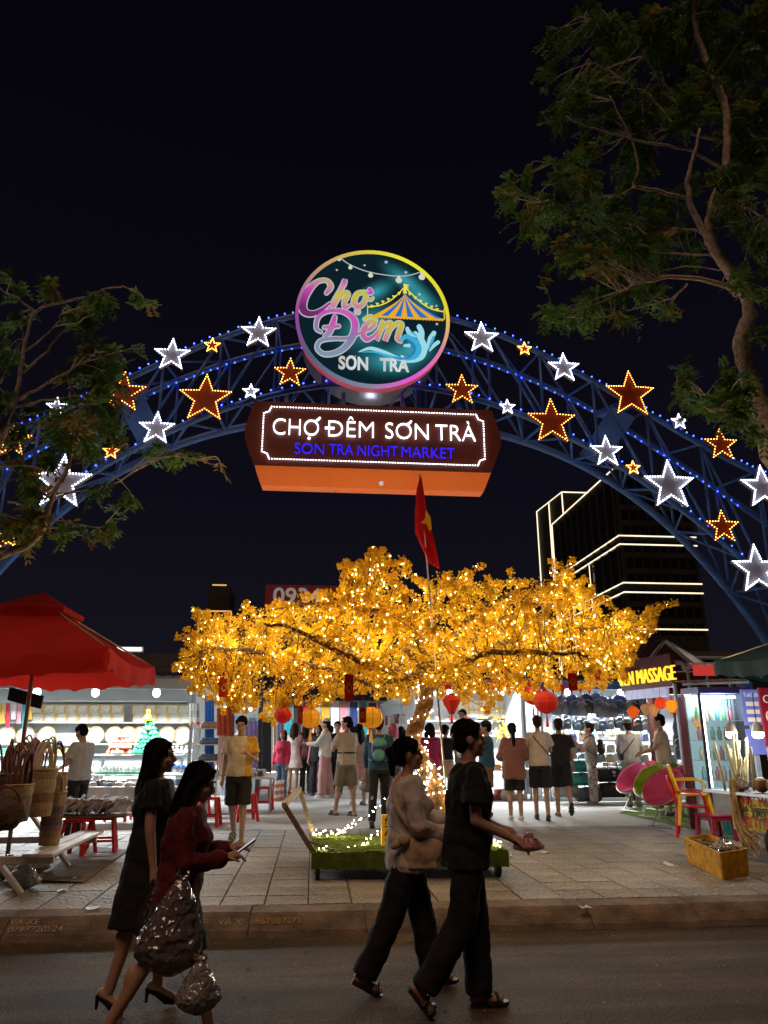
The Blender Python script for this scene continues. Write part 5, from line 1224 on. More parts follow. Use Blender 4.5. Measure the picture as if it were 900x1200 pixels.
# light strip sign seen above the red umbrella
a, c = on_y(137, 761, 24), on_y(168, 761, 24)
t = thing('roof_light_box', 'small white light box on the roof edge above the souvenir stall', 'light', ((a.x + c.x) / 2, 24, a.z)); b = MB(); b.box((0, 0, 0), (c.x - a.x, .15, .16)); b.build('box', m_shelf, t); b = MB(); b.box((0, -.09, -.0), (c.x - a.x - .06, .03, .11)); b.build('diffuser', glow('light_box_face', (.95, .97, .85), 1.4), t)
b = MB(); b.box((0, 0, -(a.z - .15) / 2 - .08), (.06, .06, a.z - .15 - .0)); b.build('pole', m_post, t)
# dark roof behind the souvenir stall
a = on_y(120, 766, 19.5); t = thing('roof_shed', 'dark corrugated roof rising behind the souvenir stall', 'roof', (-5.2, 18.0, .15))
b = MB(); n = 60; vs = []; fs = []
for i in range(n + 1): x = -4 + 8.0 * i / n; vs += [(x, -.2, SH + .36 + .03 * (i % 2)), (x, 1.5, a.z - .15 + .03 * (i % 2))]
for i in range(n): fs.append((2 * i, 2 * i + 2, 2 * i + 3, 2 * i + 1))
b.add(vs, fs); b.build('roof_sheet', m_dkroof, t)
for sx in (-3.9, 3.9): b = MB(); b.box((sx, 1.0, 1.4), (.1, .1, 2.8)); b.build('post', m_dkroof, t)
# ================================================================ people
m_skin = mat('skin', (.44, .26, .18), .55, var=.10, scale=9); m_skin2 = mat('skin_tan', (.34, .19, .12), .55, var=.10, scale=9)
m_hair = mat('black_hair', (.010, .009, .009), .85, spec=.08, var=.3, scale=40, stretch=(1, 1, .15), bump=.5, bscale=90); m_hairb = mat('brown_hair', (.035, .018, .010), .85, spec=.08, var=.3, scale=40, stretch=(1, 1, .15), bump=.5, bscale=90)
m_eye = mat('eye_dark', (.01, .008, .008), .2, var=0); m_lip = mat('lip', (.35, .10, .09), .5, var=0)
tex = bpy.data.textures.new('folds', 'CLOUDS'); tex.noise_scale = .11; tex.noise_depth = 2
tex2 = bpy.data.textures.new('creases', 'MUSGRAVE'); tex2.noise_scale = .10
def clothmat(k, c, rough=.85): return mat('cloth_' + k, c, rough, var=.12, scale=7, bump=.12, bscale=160)
def sculpt(b, name, m, parent, vox, folds=0, smooth=4, label=None):
    o = b.build(name, m, parent); o.data.remesh_voxel_size = vox
    rm = o.modifiers.new('r', 'REMESH'); rm.mode = 'VOXEL'; rm.voxel_size = vox; rm.use_smooth_shade = True
    sm = o.modifiers.new('s', 'SMOOTH'); sm.iterations = smooth; sm.factor = .5
    if folds:
        d = o.modifiers.new('d', 'DISPLACE'); d.texture = tex; d.strength = folds; d.mid_level = .5; d.texture_coords = 'LOCAL'
    if folds and vox < .01:
        d = o.modifiers.new('d2', 'DISPLACE'); d.texture = tex2; d.strength = folds * .13; d.mid_level = .5; d.texture_coords = 'LOCAL'
    if label: o['label'] = label
    PENDING.append(o); return o
def capsule(b, p, q, r1, r2, n=10):
    p, q = V(p), V(q); d = (q - p); L = d.length
    if L < 1e-6: b.sphere(p, r1, n, 6); return
    d /= L; pts = []; rad = []
    for th in (-80, -55, -28): a = R(th); pts.append(p + d * r1 * math.sin(a)); rad.append(r1 * math.cos(a))
    pts += [p, q]; rad += [r1, r2]
    for th in (28, 55, 80): a = R(th); pts.append(q + d * r2 * math.sin(a)); rad.append(r2 * math.cos(a))
    b.tube(pts, rad, n)
def loft(b, rings, n=18, p=2.4):
    vs = []; fs = []
    for c, rx, ry in rings:
        for k in range(n):
            a = 2 * math.pi * k / n; ca, sa = math.cos(a), math.sin(a)
            vs.append(V(c) + V((rx * math.copysign(abs(ca) ** (2 / p), ca), ry * math.copysign(abs(sa) ** (2 / p), sa), 0)))
    for i in range(len(rings) - 1):
        for k in range(n): a, c_ = i * n + k, i * n + (k + 1) % n; fs.append((a, c_, c_ + n, a + n))
    fs.append(tuple(range(n - 1, -1, -1))); o = (len(rings) - 1) * n; fs.append(tuple(range(o, o + n))); b.add(vs, fs)
def frustum(b, p, q, r1, r2, n=14): b.tube([p, V(p).lerp(V(q), .5), q], [r1, (r1 + r2) / 2, r2], n)

def person(label, px, fpy, hpy, head=0, sex='m', top=('tee', 'black', (.02, .02, .02)), bot=('pants', 'black', (.02, .02, .02)), shoe=('shoe', (.05, .05, .05)), hair='short', hairm=None, legs=((0, 0), (0, 0)), arms=((5, 8, 10, 0), (5, 8, 10, 0)), lean=0, hyaw=0, hpitch=0, ground=.15, vox=.013, skin=None, loose=1.0, hem=.86, hx=None, dist=None, wide=0, fat=1.0, topm=None, botm=None, group=None, bareleg=True, heel=0):
    skin = skin or m_skin
    loc = on_z(px, fpy, ground) if dist is None else None
    if dist is not None: loc = on_y(px, fpy, dist); loc.z = ground
    H = on_y(px, hpy, loc.y).z - ground; s = H / 1.70
    t = thing('person', label, 'person', loc, R(head), group); t.scale = (s, s, s)
    fem = sex == 'f'; X = lambda v: V(v)
    hw = .088; shw = .158 if fem else .178
    # ---- legs
    J = {}; feet = []
    for i, sd in enumerate((-1, 1)):
        a, k = R(legs[i][0]), R(legs[i][1]); fp_ = legs[i][2] if len(legs[i]) > 2 else None
        hip = V((sd * hw, 0, .90)); kn = hip + V((0, math.sin(a), -math.cos(a))) * .42; an = kn + V((0, math.sin(a - k), -math.cos(a - k))) * .415
        pitch = R(fp_) if fp_ is not None else 0.0
        fw = V((0, math.cos(pitch), math.sin(pitch))); dn = V((0, math.sin(pitch), -math.cos(pitch)))
        J['hip%d' % i], J['kn%d' % i], J['an%d' % i], J['fw%d' % i], J['dn%d' % i] = hip, kn, an, fw, dn
        feet.append(min((an + dn * .075 + fw * .15).z, (an + dn * .075 - fw * .05).z))
    dz = -min(feet) + heel
    for k in list(J):
        if k[:2] in ('hi', 'kn', 'an'): J[k] = J[k] + V((0, 0, dz))
    off = V((0, 0, dz)); ln = R(lean)
    def T(p):                                              # upper body: lean about the pelvis
        p = V(p) - V((0, 0, .92)); return V((p.x, p.y * math.cos(ln) + p.z * math.sin(ln), -p.y * math.sin(ln) + p.z * math.cos(ln))) + V((0, 0, .92)) + off
    # ---- arms
    for i, sd in enumerate((-1, 1)):
        sf, ab, el, tw = [R(q) for q in arms[i][:4]]
        sh = T((sd * shw, -.005, 1.372)); d1 = V((sd * math.sin(ab), math.sin(sf) * math.cos(ab), -math.cos(sf) * math.cos(ab))).normalized(); eb = sh + d1 * .285
        d2 = V((sd * (math.sin(ab) * .4 - math.sin(tw)), math.sin(sf + el), -math.cos(sf + el))).normalized(); wr = eb + d2 * .245
        J['sh%d' % i], J['eb%d' % i], J['wr%d' % i], J['hd%d' % i] = sh, eb, wr, d2
    NP = T((0, 0, 1.44)); hm = Matrix.Rotation(R(hyaw), 3, 'Z') @ Matrix.Rotation(R(-hpitch), 3, 'X')
    def Hd(p): return NP + hm @ (V(p) - V((0, 0, 1.44)))
    # ---- body
    b = MB(); f = fat
    tors = [((0, 0, .84), .145, .105), ((0, -.01, .93), .168 if fem else .158, .118), ((0, 0, 1.05), .125 if fem else .142, .098), ((0, .005, 1.2), .142 if fem else .16, .108), ((0, .0, 1.31), .155 if fem else .172, .108), ((0, -.005, 1.385), .145 if fem else .165, .085), ((0, -.008, 1.43), .075, .062)]
    loft(b, [(T(c), rx * f, ry * f) for c, rx, ry in tors])
    if fem:
        for sd in (-1, 1): b.sphere(T((sd * .068, .085, 1.25)), (.062, .055, .062), 10, 7)
    capsule(b, T((0, -.012, 1.40)), Hd((0, -.005, 1.53)), .054 if not fem else .046, .052 if not fem else .045)
    b.sphere(Hd((0, -.008, 1.605)), (.075, .094, .098), 14, 10); b.sphere(Hd((0, .032, 1.548)), (.058, .064, .078), 12, 8); b.sphere(Hd((0, .068, 1.492)), (.030, .028, .024), 8, 6)
    b.sphere(Hd((0, .072, 1.615)), (.058, .022, .022), 10, 6)
    capsule(b, Hd((0, .086, 1.60)), Hd((0, .110, 1.560)), .009, .015, 8); b.sphere(Hd((0, .094, 1.525)), (.026, .012, .012), 8, 5)
    for sd in (-1, 1): b.sphere(Hd((sd * .077, -.008, 1.575)), (.011, .024, .033), 8, 6); b.sphere(Hd((sd * .042, .062, 1.555)), (.024, .024, .022), 8, 5)
    for i in (0, 1):
        capsule(b, J['hip%d' % i] + V((0, 0, .02)), J['kn%d' % i], .086 * f, .056 * f); capsule(b, J['kn%d' % i], J['an%d' % i], .052 * f, .036)
        m_ = J['kn%d' % i].lerp(J['an%d' % i], .3); fwd = J['fw%d' % i]; b.sphere(m_ - fwd * .018, (.045 * f, .05 * f, .10), 10, 7)
        an = J['an%d' % i]; dn = J['dn%d' % i]; capsule(b, an + dn * .04 - fwd * .035, an + dn * .05 + fwd * .13, .034, .026)
        capsule(b, J['sh%d' % i], J['eb%d' % i], .050 * f if not fem else .044 * f, .037 * f); capsule(b, J['eb%d' % i], J['wr%d' % i], .037 * f, .025)
        wr, d = J['wr%d' % i], J['hd%d' % i]; side = d.cross(V((0, 0, 1)));
        side = (side.normalized() if side.length > .2 else V((0, 1, 0))); sd = -1 if i == 0 else 1
        if abs(d.z) > .75: side = V((0, 1, 0)) - d * d.y; side.normalize()
        up = side.cross(d).normalized(); curl = up if up.dot(V((-sd, 0, -.3))) > 0 else -up
        capsule(b, wr, wr + d * .07, .026, .034, 8)
        for q in range(4):
            r_ = wr + d * .085 + side * ((q - 1.5) * .019); l_ = (.064, .074, .070, .054)[q]; k1 = r_ + (d * .9 + curl * .35).normalized() * l_ * .55; k2 = k1 + (d * .45 + curl * .85).normalized() * l_ * .5
            capsule(b, r_, k1, .0098, .0092, 6); capsule(b, k1, k2, .0092, .008, 6)
        th0 = wr + d * .025 + side * .03; k1 = th0 + (side * .75 + d * .6 + curl * .3).normalized() * .04; k2 = k1 + (d * .85 + curl * .4).normalized() * .032; capsule(b, th0, k1, .013, .0115, 6); capsule(b, k1, k2, .0115, .009, 6)
    sculpt(b, 'body', skin, t, min(vox, .011), smooth=3)
    for sd in (-1, 1): b = MB(); b.sphere(Hd((sd * .031, .089, 1.592)), (.011, .005, .0055), 8, 6); b.build('eye', m_eye, t, smooth=True)
    for sd in (-1, 1): b = MB(); b.tube([Hd((sd * .014, .098, 1.616)), Hd((sd * .032, .097, 1.622)), Hd((sd * .052, .082, 1.616))], .0028, 5); b.build('eyebrow', m_hair, t)
    b = MB(); b.sphere(Hd((0, .104, 1.524)), (.024, .006, .008), 8, 5); b.build('mouth', m_lip, t, smooth=True)
    # ---- hair and head wear
    hmn = hairm or m_hair; b = MB()
    if hair != 'bald':
        b.sphere(Hd((0, -.020, 1.628)), (.086, .098, .088), 14, 10); b.sphere(Hd((0, -.055, 1.575)), (.080, .062, .082), 12, 8)
        for sd in (-1, 1): b.sphere(Hd((sd * .066, .012, 1.628)), (.024, .05, .045), 8, 6)
        b.sphere(Hd((0, .040, 1.672)), (.060, .042, .024), 10, 6)
    if hair in ('long', 'longer', 'wavy'):
        zl = 1.20 if hair == 'long' else 1.08
        for q in range(7):
            u = (q - 3) / 3; x = u * .080; e = T((u * .10 + rnd.uniform(-.01, .01), -.112 + .03 * abs(u), zl + rnd.uniform(-.03, .04) + .05 * abs(u)))
            if hair == 'wavy': e = T((u * .085, -.125 + .04 * abs(u), zl + .04 + rnd.uniform(-.02, .06)))
            m1 = Hd((x, -.085 + .055 * abs(u), 1.56)); m2 = (m1 + e) / 2 + V((rnd.uniform(-.01, .01), -.02 - (.008 if hair == 'wavy' else 0), 0)); capsule(b, m1, m2, .036, .032, 8); capsule(b, m2, e, .032, .014, 8)
        for sd in (-1, 1): capsule(b, Hd((sd * .078, .0, 1.62)), Hd((sd * .082, -.02, 1.48)), .028, .028, 8)
    elif hair == 'pony':
        b.sphere(Hd((0, -.115, 1.62)), .032, 8, 6); capsule(b, Hd((0, -.125, 1.60)), T((0, -.15, 1.36)), .032, .036, 8); capsule(b, T((0, -.15, 1.36)), T((0, -.14, 1.20)), .034, .012, 8)
    elif hair == 'bun':
        b.sphere(Hd((0, -.095, 1.66)), (.045, .04, .042), 10, 7)
    elif hair == 'clip':
        b.sphere(Hd((0, -.115, 1.575)), (.05, .05, .075), 10, 7); capsule(b, Hd((0, -.13, 1.55)), Hd((0, -.125, 1.44)), .036, .02, 8); b.sphere(Hd((.02, -.155, 1.60)), (.03, .03, .04), 8, 6)
    elif hair == 'bob':
        for q in range(7): u = (q - 3) / 3; capsule(b, Hd((u * .082, -.07 + .06 * abs(u), 1.6)), Hd((u * .092, -.075 + .07 * abs(u), 1.45)), .036, .03, 8)
    if hair != 'bald': sculpt(b, 'hair', hmn, t, min(vox, .010), folds=.010, smooth=2)
    if ground == 0:                                        # loose strands on the people nearest the street
        b = MB(); rs = random.Random(int(px)); zl = {'longer': 1.06, 'wavy': 1.12, 'clip': 1.50, 'short': 1.53}.get(hair, 1.5)
        for k in range(230):
            a = rs.uniform(-math.pi, 0) if rs.random() < .8 else rs.uniform(0, math.pi); e0 = rs.uniform(.5, 1.5); P = []
            for j in range(5):
                e_ = e0 - j * rs.uniform(.16, .30) * (1.2 if hair != 'short' else .6); rr_ = 1.0 + rs.uniform(-.01, .05)
                P.append(Hd((.088 * rr_ * math.cos(a) * math.cos(e_), -.022 + .102 * rr_ * math.sin(a) * math.cos(e_), 1.612 + .103 * rr_ * math.sin(e_))))
            if zl < 1.3 and math.sin(a) < -.1:
                ue = math.cos(a); P.append(T((ue * .10 + rs.uniform(-.02, .02), -.135 + .05 * abs(ue) + rs.uniform(-.02, .015), 1.35))); P.append(T((ue * .11 + rs.uniform(-.03, .03), -.13 + .05 * abs(ue) + rs.uniform(-.03, .02), zl + rs.uniform(-.02, .10))))
            b.tube(curve3(P, 2), [.0032] * (2 * len(P) - 2) + [.001], 3, cap=False)
        b.build('hair_strands', hmn, t, kind='stuff')
    # ---- top
    kind, cn, cc = top[:3]; tm = topm or clothmat(cn, cc); b = MB(); lo = loose
    z0 = hem; rings = []
    zs = [z0, (z0 + .95) / 2 + .02, .98, 1.10, 1.22, 1.32, 1.385, 1.425]
    for z in zs:
        zz = [q[0][2] for q in tors]; rx = np.interp(z, zz, [q[1] for q in tors]); ry = np.interp(z, zz, [q[2] for q in tors])
        g = (.022 if z < 1.3 else .016) * lo
        if z < 1.0: rx = max(rx, .155); ry = max(ry, .112)
        if kind == 'dress' and z < .98: q = (.98 - z); rx += q * (.10 + wide); ry += q * (.16 + wide)
        if z > 1.40: g = .022; 
        if fem and 1.15 < z < 1.3: ry += .03
        rings.append((T((0, (.012 if fem and 1.15 < z < 1.3 else 0), z)), (rx + g) * f, (ry + g) * f))
    loft(b, rings)
    if kind != 'sleeveless':
        for i in (0, 1):
            sh, eb, wr = J['sh%d' % i], J['eb%d' % i], J['wr%d' % i]
            if kind in ('tee', 'dress'): capsule(b, sh + V((0, 0, -.006)), sh.lerp(eb, .25), .063, .066 * lo ** .3); frustum(b, sh.lerp(eb, .18), sh.lerp(eb, .66 if kind == 'tee' else .5), .060 * lo ** .3 * f, .070 * lo ** .55 * f)
            else:
                capsule(b, sh + V((0, 0, -.008)), eb, .062 * lo ** .25 * f, .056 * lo ** .6 * f); capsule(b, eb, eb.lerp(wr, .85), .056 * lo ** .6 * f, .044 * lo ** .5); frustum(b, eb.lerp(wr, .7), eb.lerp(wr, .98), .046 * lo ** .5, .040 * lo ** .5)
    sculpt(b, {'dress': 'dress', 'tee': 't_shirt', 'long': 'shirt', 'sleeveless': 'top', 'jacket': 'jacket'}.get(kind, 'shirt'), tm, t, vox, folds=.026 * (lo if lo > 1 else 1) , smooth=3)
    # ---- bottom
    if bot:
        kind, cn, cc = bot[:3]; bm2 = botm or clothmat(cn, cc); b = MB()
        loft(b, [(V((0, 0, z)) + off, rx * f, ry * f) for z, rx, ry in ((.80, .150, .120), (.90, .176, .130), (1.0, .160, .122), (1.04, .150, .115))])
        if kind == 'skirt': b = MB(); loft(b, [(V((0, 0, 1.04)) + off, .14, .11), (V((0, 0, .9)) + off, .18, .135), (V((0, 0, .62)) + off, .23, .19)])
        else:
            for i in (0, 1):
                hip, kn, an = J['hip%d' % i], J['kn%d' % i], J['an%d' % i]
                if kind == 'shorts': frustum(b, hip + V((0, 0, .03)), hip.lerp(kn, .95), .098 * f, .092 * f * (1 + wide))
                else: frustum(b, hip + V((0, 0, .03)), kn, .100 * f, .072 * f * (1 + wide)); capsule(b, kn - V((0, 0, .005)), kn, .072 * f * (1 + wide), .072 * f * (1 + wide)); frustum(b, kn, kn.lerp(an, 1.02), .072 * f * (1 + wide), .062 * (1 + wide * 1.2))
        sculpt(b, {'shorts': 'shorts', 'skirt': 'skirt'}.get(kind, 'trousers'), bm2, t, vox, folds=.024, smooth=3)
    # ---- shoes
    sk, sc = shoe; smt = mat('shoe_%d_%d_%d' % tuple(int(c * 100) for c in sc), sc, .5, var=.15)
    for i in (0, 1):
        an, fwd, dn = J['an%d' % i], J['fw%d' % i], J['dn%d' % i]; lat = V((1, 0, 0)); b = MB()
        if sk == 'heel':
            c0 = an + dn * .055; b.tube([c0 - fwd * .055 + dn * .0, c0 + fwd * .02, c0 + fwd * .10 + dn * .022, c0 + fwd * .165 + dn * .03], [.030, .034, .036, .012], 8); b.tube([c0 - fwd * .052, c0 - fwd * .058 + V((0, 0, -1)) * .095], [.018, .009], 6)
        else:
            o_ = [an + dn * .063 + fwd * y + lat * x for x, y in ((-.028, -.062), (.028, -.062), (.036, .02), (.044, .11), (.03, .17), (0, .19), (-.03, .17), (-.044, .11), (-.036, .02))]
            n = len(o_); vs = o_ + [q + dn * .024 for q in o_]; b.add(vs, [tuple(range(n)), tuple(range(2 * n - 1, n - 1, -1))] + [(k, (k + 1) % n, (k + 1) % n + n, k + n) for k in range(n)])
            if sk == 'shoe': capsule(b, an + dn * .035 - fwd * .03, an + dn * .045 + fwd * .12, .043, .036)
            else:
                for y in (.05, .11): b.tube([an + dn * .068 + fwd * y + lat * (.046 * math.cos(a)) - dn * (.058 * math.sin(a)) for a in [math.pi * q / 8 for q in range(9)]], .011, 5)
        b.build('shoe' if sk != 'sandal' else 'sandal', smt, t, smooth=(sk == 'shoe'))
    if heel: pass
    t['s'] = s; M_ = Matrix.Translation(loc) @ Matrix.Rotation(R(head), 4, 'Z') @ Matrix.Scale(s, 4); del t['s']
    return dict(t=t, W=lambda p: M_ @ V(p), J=J, Hd=Hd, T=T, s=s, M=M_, loc=loc)
def cap(pp, m, brim=True, label=None):
    b = MB(); Hd = pp['Hd']; vs = []; b.sphere(Hd((0, -.008, 1.655)), (.090, .106, .068), 14, 8); o = sculpt(b, 'cap', m, pp['t'], .01, smooth=1)
    if brim: b = MB(); b.add([Hd(q) for q in ((-.07, .07, 1.655), (.07, .07, 1.655), (.06, .16, 1.638), (0, .178, 1.634), (-.06, .16, 1.638), (-.07, .07, 1.663), (.07, .07, 1.663), (.06, .16, 1.646), (0, .178, 1.642), (-.06, .16, 1.646))], [(0, 1, 2, 3, 4), (9, 8, 7, 6, 5), (0, 5, 6, 1), (1, 6, 7, 2), (2, 7, 8, 3), (3, 8, 9, 4), (4, 9, 5, 0)]); b.build('cap_brim', m, pp['t'])
def worn(pp, name, label, cat):                            # a thing carried by a person, in the person's frame
    t = thing(name, label, cat); t.matrix_world = pp['M']; t.location = pp['loc']; t.rotation_euler = pp['t'].rotation_euler; t.scale = pp['t'].scale; return t
def crossbody(pp, m, label, side=1, bag=True):
    t = worn(pp, 'crossbody_bag', label, 'bag'); T = pp['T']; b = MB()
    P = [T((-.13 * side, .0, 1.425)), T((-.07 * side, -.135, 1.33)), T((.05 * side, -.15, 1.18)), T((.17 * side, -.12, 1.05)), T((.21 * side, .0, 1.0)), T((.14 * side, .16, 1.08)), T((0, .16, 1.25)), T((-.11 * side, .11, 1.38)), T((-.13 * side, 0, 1.425))]
    b.tube(curve3(P, 4), .011, 5, flat=.5); b.build('strap', m, t)
    if bag: b = MB(); b.box(T((.20 * side, -.03, .97)), (.07, .18, .13)); b.build('pouch', m, t, bevel=.02)
DARK = (.018, .018, .020)
# --- four people walking along the road
F1 = person('woman in a black dress and high heels walking, hair tied back', 160, 1168, 880, -90, 'f', ('dress', 'black_dress', (.014, .014, .016)), None, ('heel', (.012, .012, .014)), 'wavy', legs=((10, 3, -20), (-9, 5, -30)), arms=((-4, 8, 6, 0), (3, 8, 8, 0)), lean=3, ground=0, vox=.009, hem=.46, wide=-.05, heel=.02, fat=1.08, dist=5.32)
F2 = person('young woman in a dark red jacket looking at her phone', 196, 1212, 890, -90, 'f', ('jacket', 'maroon_jacket', (.10, .010, .014)), ('shorts', 'dark_shorts', DARK), ('shoe', (.5, .48, .46)), 'longer', legs=((19, 4, 4), (-21, 10, -24)), arms=((10, 10, 92, 24), (8, 9, 88, 24)), lean=5, hpitch=20, ground=0, vox=.009, loose=1.5, hem=.76, dist=4.75)
F3 = person('woman in a loose beige blouse and wide black trousers with clipped-up hair', 478, 1160, 866, -90, 'f', ('long', 'beige_blouse', (.62, .46, .36)), ('pants', 'black_wide', (.012, .012, .016)), ('sandal', (.02, .015, .015)), 'clip', legs=((15, 4, 4), (-17, 10, -26)), arms=((18, 9, 74, 30), (10, 9, 60, 30)), lean=2, ground=0, vox=.009, loose=1.7, hem=.78, wide=.35, dist=5.55, topm=mat('sheer_blouse', (.80, .72, .68), .8, var=.1, scale=6, bump=.15, bscale=120, thin=.35))
F4 = person('man in black t-shirt and baggy black trousers holding a pink plastic bag', 553, 1180, 848, -90, 'm', ('tee', 'black_tee', (.012, .012, .013)), ('pants', 'black_baggy', (.011, .011, .013)), ('sandal', (.02, .014, .012)), 'short', legs=((7, 5, 2), (-9, 26, -50)), arms=((6, 8, 62, 8), (-2, 8, 68, 5)), lean=4, ground=0, vox=.009, loose=1.7, hem=.80, wide=.28, dist=5.12)
# --- people in the market
m_two = mat('two_tone_tee', (.6, .5, .4), .85, var=0)
def dress_two():
    n, l, b = nodes_of(m_two); t = n.new('ShaderNodeTexCoord'); s_ = n.new('ShaderNodeSeparateXYZ'); l.new(t.outputs['Object'], s_.inputs[0]); r = n.new('ShaderNodeValToRGB'); mr = n.new('ShaderNodeMapRange'); mr.inputs[1].default_value = -.5; mr.inputs[2].default_value = .5; l.new(s_.outputs['X'], mr.inputs[0]); l.new(mr.outputs[0], r.inputs[0]); r.color_ramp.interpolation = 'CONSTANT'
    r.color_ramp.elements[0].color = (.62, .33, .03, 1); r.color_ramp.elements[1].color = (.62, .54, .42, 1); r.color_ramp.elements[1].position = .40; l.new(r.outputs[0], b.inputs['Base Color'])
dress_two()
P1 = person('man in two-tone beige and mustard shirt and black shorts walking out of the market', 276, 989, 840, 176, 'm', ('tee', 'beige_two_tone', (.62, .54, .42)), ('shorts', 'black_s', DARK), ('sandal', (.25, .24, .22)), 'short', legs=((8, 6, 0), (-4, 34, -30)), arms=((8, 12, 105, 30), (-4, 8, 14, 0)), hpitch=14, loose=1.3, vox=.011, hem=.88, wide=.15, topm=m_two)
person('woman in a pale pink dress with crossbody strap, seen from behind', 343, 931, 848, -12, 'f', ('dress', 'pale_pink', (.68, .56, .58)), None, ('shoe', (.45, .03, .04)), 'long', legs=((3, 2), (-3, 2)), arms=((30, 8, 70, 20), (10, 8, 20, 0)), hem=.62, wide=.10, hairm=m_hairb, loose=1.2)
P3 = person('person in black with a black bucket hat beside the pink dress', 358, 931, 846, -20, 'f', ('long', 'wine_black', (.10, .02, .03)), ('pants', 'black_p', DARK), ('shoe', (.1, .1, .1)), 'longer', loose=1.3)
cap(P3, mat('black_hat', (.02, .02, .02), .8), True)
P4 = person('worker in pink overalls, white long sleeves and a white cap', 380, 935, 843, 75, 'f', ('long', 'white_ls', (.68, .66, .62)), ('pants', 'dusty_pink', (.50, .28, .28)), ('shoe', (.7, .7, .7)), 'short', legs=((4, 3), (-6, 4)), arms=((35, 6, 60, 10), (5, 6, 10, 0)), loose=1.2, wide=.5)
cap(P4, mat('white_cap', (.65, .63, .6), .8), False)
person('woman in black top and flared black trousers behind the pink overalls', 371, 932, 850, 160, 'f', ('tee', 'black_t2', DARK), ('pants', 'black_flare', DARK), ('shoe', (.05, .05, .05)), 'bob', wide=.6)
person('man in black t-shirt standing in the crowd of the aisle', 394, 934, 846, 170, 'm', ('tee', 'black_t3', DARK), ('pants', 'black_p', DARK), ('shoe', (.05, .05, .05)), 'short')
P6 = person('man in sand t-shirt with waist belt, khaki shorts and slippers', 405, 956, 840, 35, 'm', ('tee', 'sand_tee', (.56, .47, .38)), ('shorts', 'khaki', (.20, .19, .13)), ('sandal', (.08, .08, .08)), 'short', legs=((14, 2, 0), (-8, 2, 0)), arms=((25, 8, 85, 40), (20, 8, 80, 40)), loose=1.3, hyaw=28, vox=.012, wide=.2)
person('woman with long black hair in pink shorts', 420, 943, 849, 20, 'f', ('tee', 'tan_top', (.40, .29, .21)), ('shorts', 'pink_shorts', (.62, .32, .32)), ('sandal', (.1, .08, .08)), 'longer', legs=((4, 2, 0), (-6, 3, 0)), arms=((20, 8, 60, 20), (10, 8, 20, 0)), wide=.3)
P8 = person('man in a dark blue shirt and black trousers wearing a backpack', 444, 969, 841, -10, 'm', ('long', 'dark_blue', (.035, .075, .13)), ('pants', 'black_p', DARK), ('shoe', (.05, .05, .05)), 'short', hairm=m_hairb, legs=((-14, 10, -18), (12, 4, 0)), arms=((14, 8, 20, 0), (20, 8, 40, 10)), vox=.012, loose=1.2)
person('woman with a pink headscarf and pale top in the crowd', 461, 946, 849, 15, 'f', ('tee', 'pale_pinkish', (.66, .52, .48)), ('pants', 'grey_p', (.12, .12, .13)), ('shoe', (.1, .1, .1)), 'bob', hairm=mat('pink_scarf', (.55, .12, .18), .8))
person('woman in a navy top far down the aisle', 471, 940, 852, -20, 'f', ('sleeveless', 'navy_t', (.03, .05, .12)), ('pants', 'black_p', DARK), ('shoe', (.1, .1, .1)), 'bob')
P10 = person('woman in a magenta jacket with khaki and black trousers by the trunk', 505, 952, 848, 10, 'f', ('long', 'magenta', (.42, .03, .14)), ('pants', 'black_p', DARK), ('shoe', (.4, .3, .25)), 'bob', legs=((8, 4, 0), (-8, 4, 0)), loose=1.3, hem=.80)
person('woman in a short black top and striped skirt', 524, 948, 850, -40, 'f', ('tee', 'black_t3', DARK), ('skirt', 'cream_skirt', (.55, .45, .40)), ('shoe', (.5, .4, .38)), 'short', arms=((20, 8, 60, 20), (20, 8, 60, 20)), hem=.98)
P12 = person('tall man with short dark hair facing out of the middle stall', 545, 940, 832, 150, 'm', ('tee', 'white_t', (.66, .65, .62)), ('pants', 'grey_p', (.12, .12, .13)), ('shoe', (.1, .1, .1)), 'short')
P13 = person('man in a blue polo, brown shorts and dark cap with folded arms', 573, 957, 846, 70, 'm', ('tee', 'blue_polo', (.03, .10, .19)), ('shorts', 'brown_shorts', (.24, .145, .075)), ('shoe', (.1, .09, .08)), 'short', arms=((22, 6, 92, 55), (22, 6, 92, 55)), vox=.012, fat=1.12)
cap(P13, mat('dark_cap', (.03, .035, .03), .8, var=.1))
m_plaid = mat('plaid_cloth', (.3, .1, .08), .85, var=0)
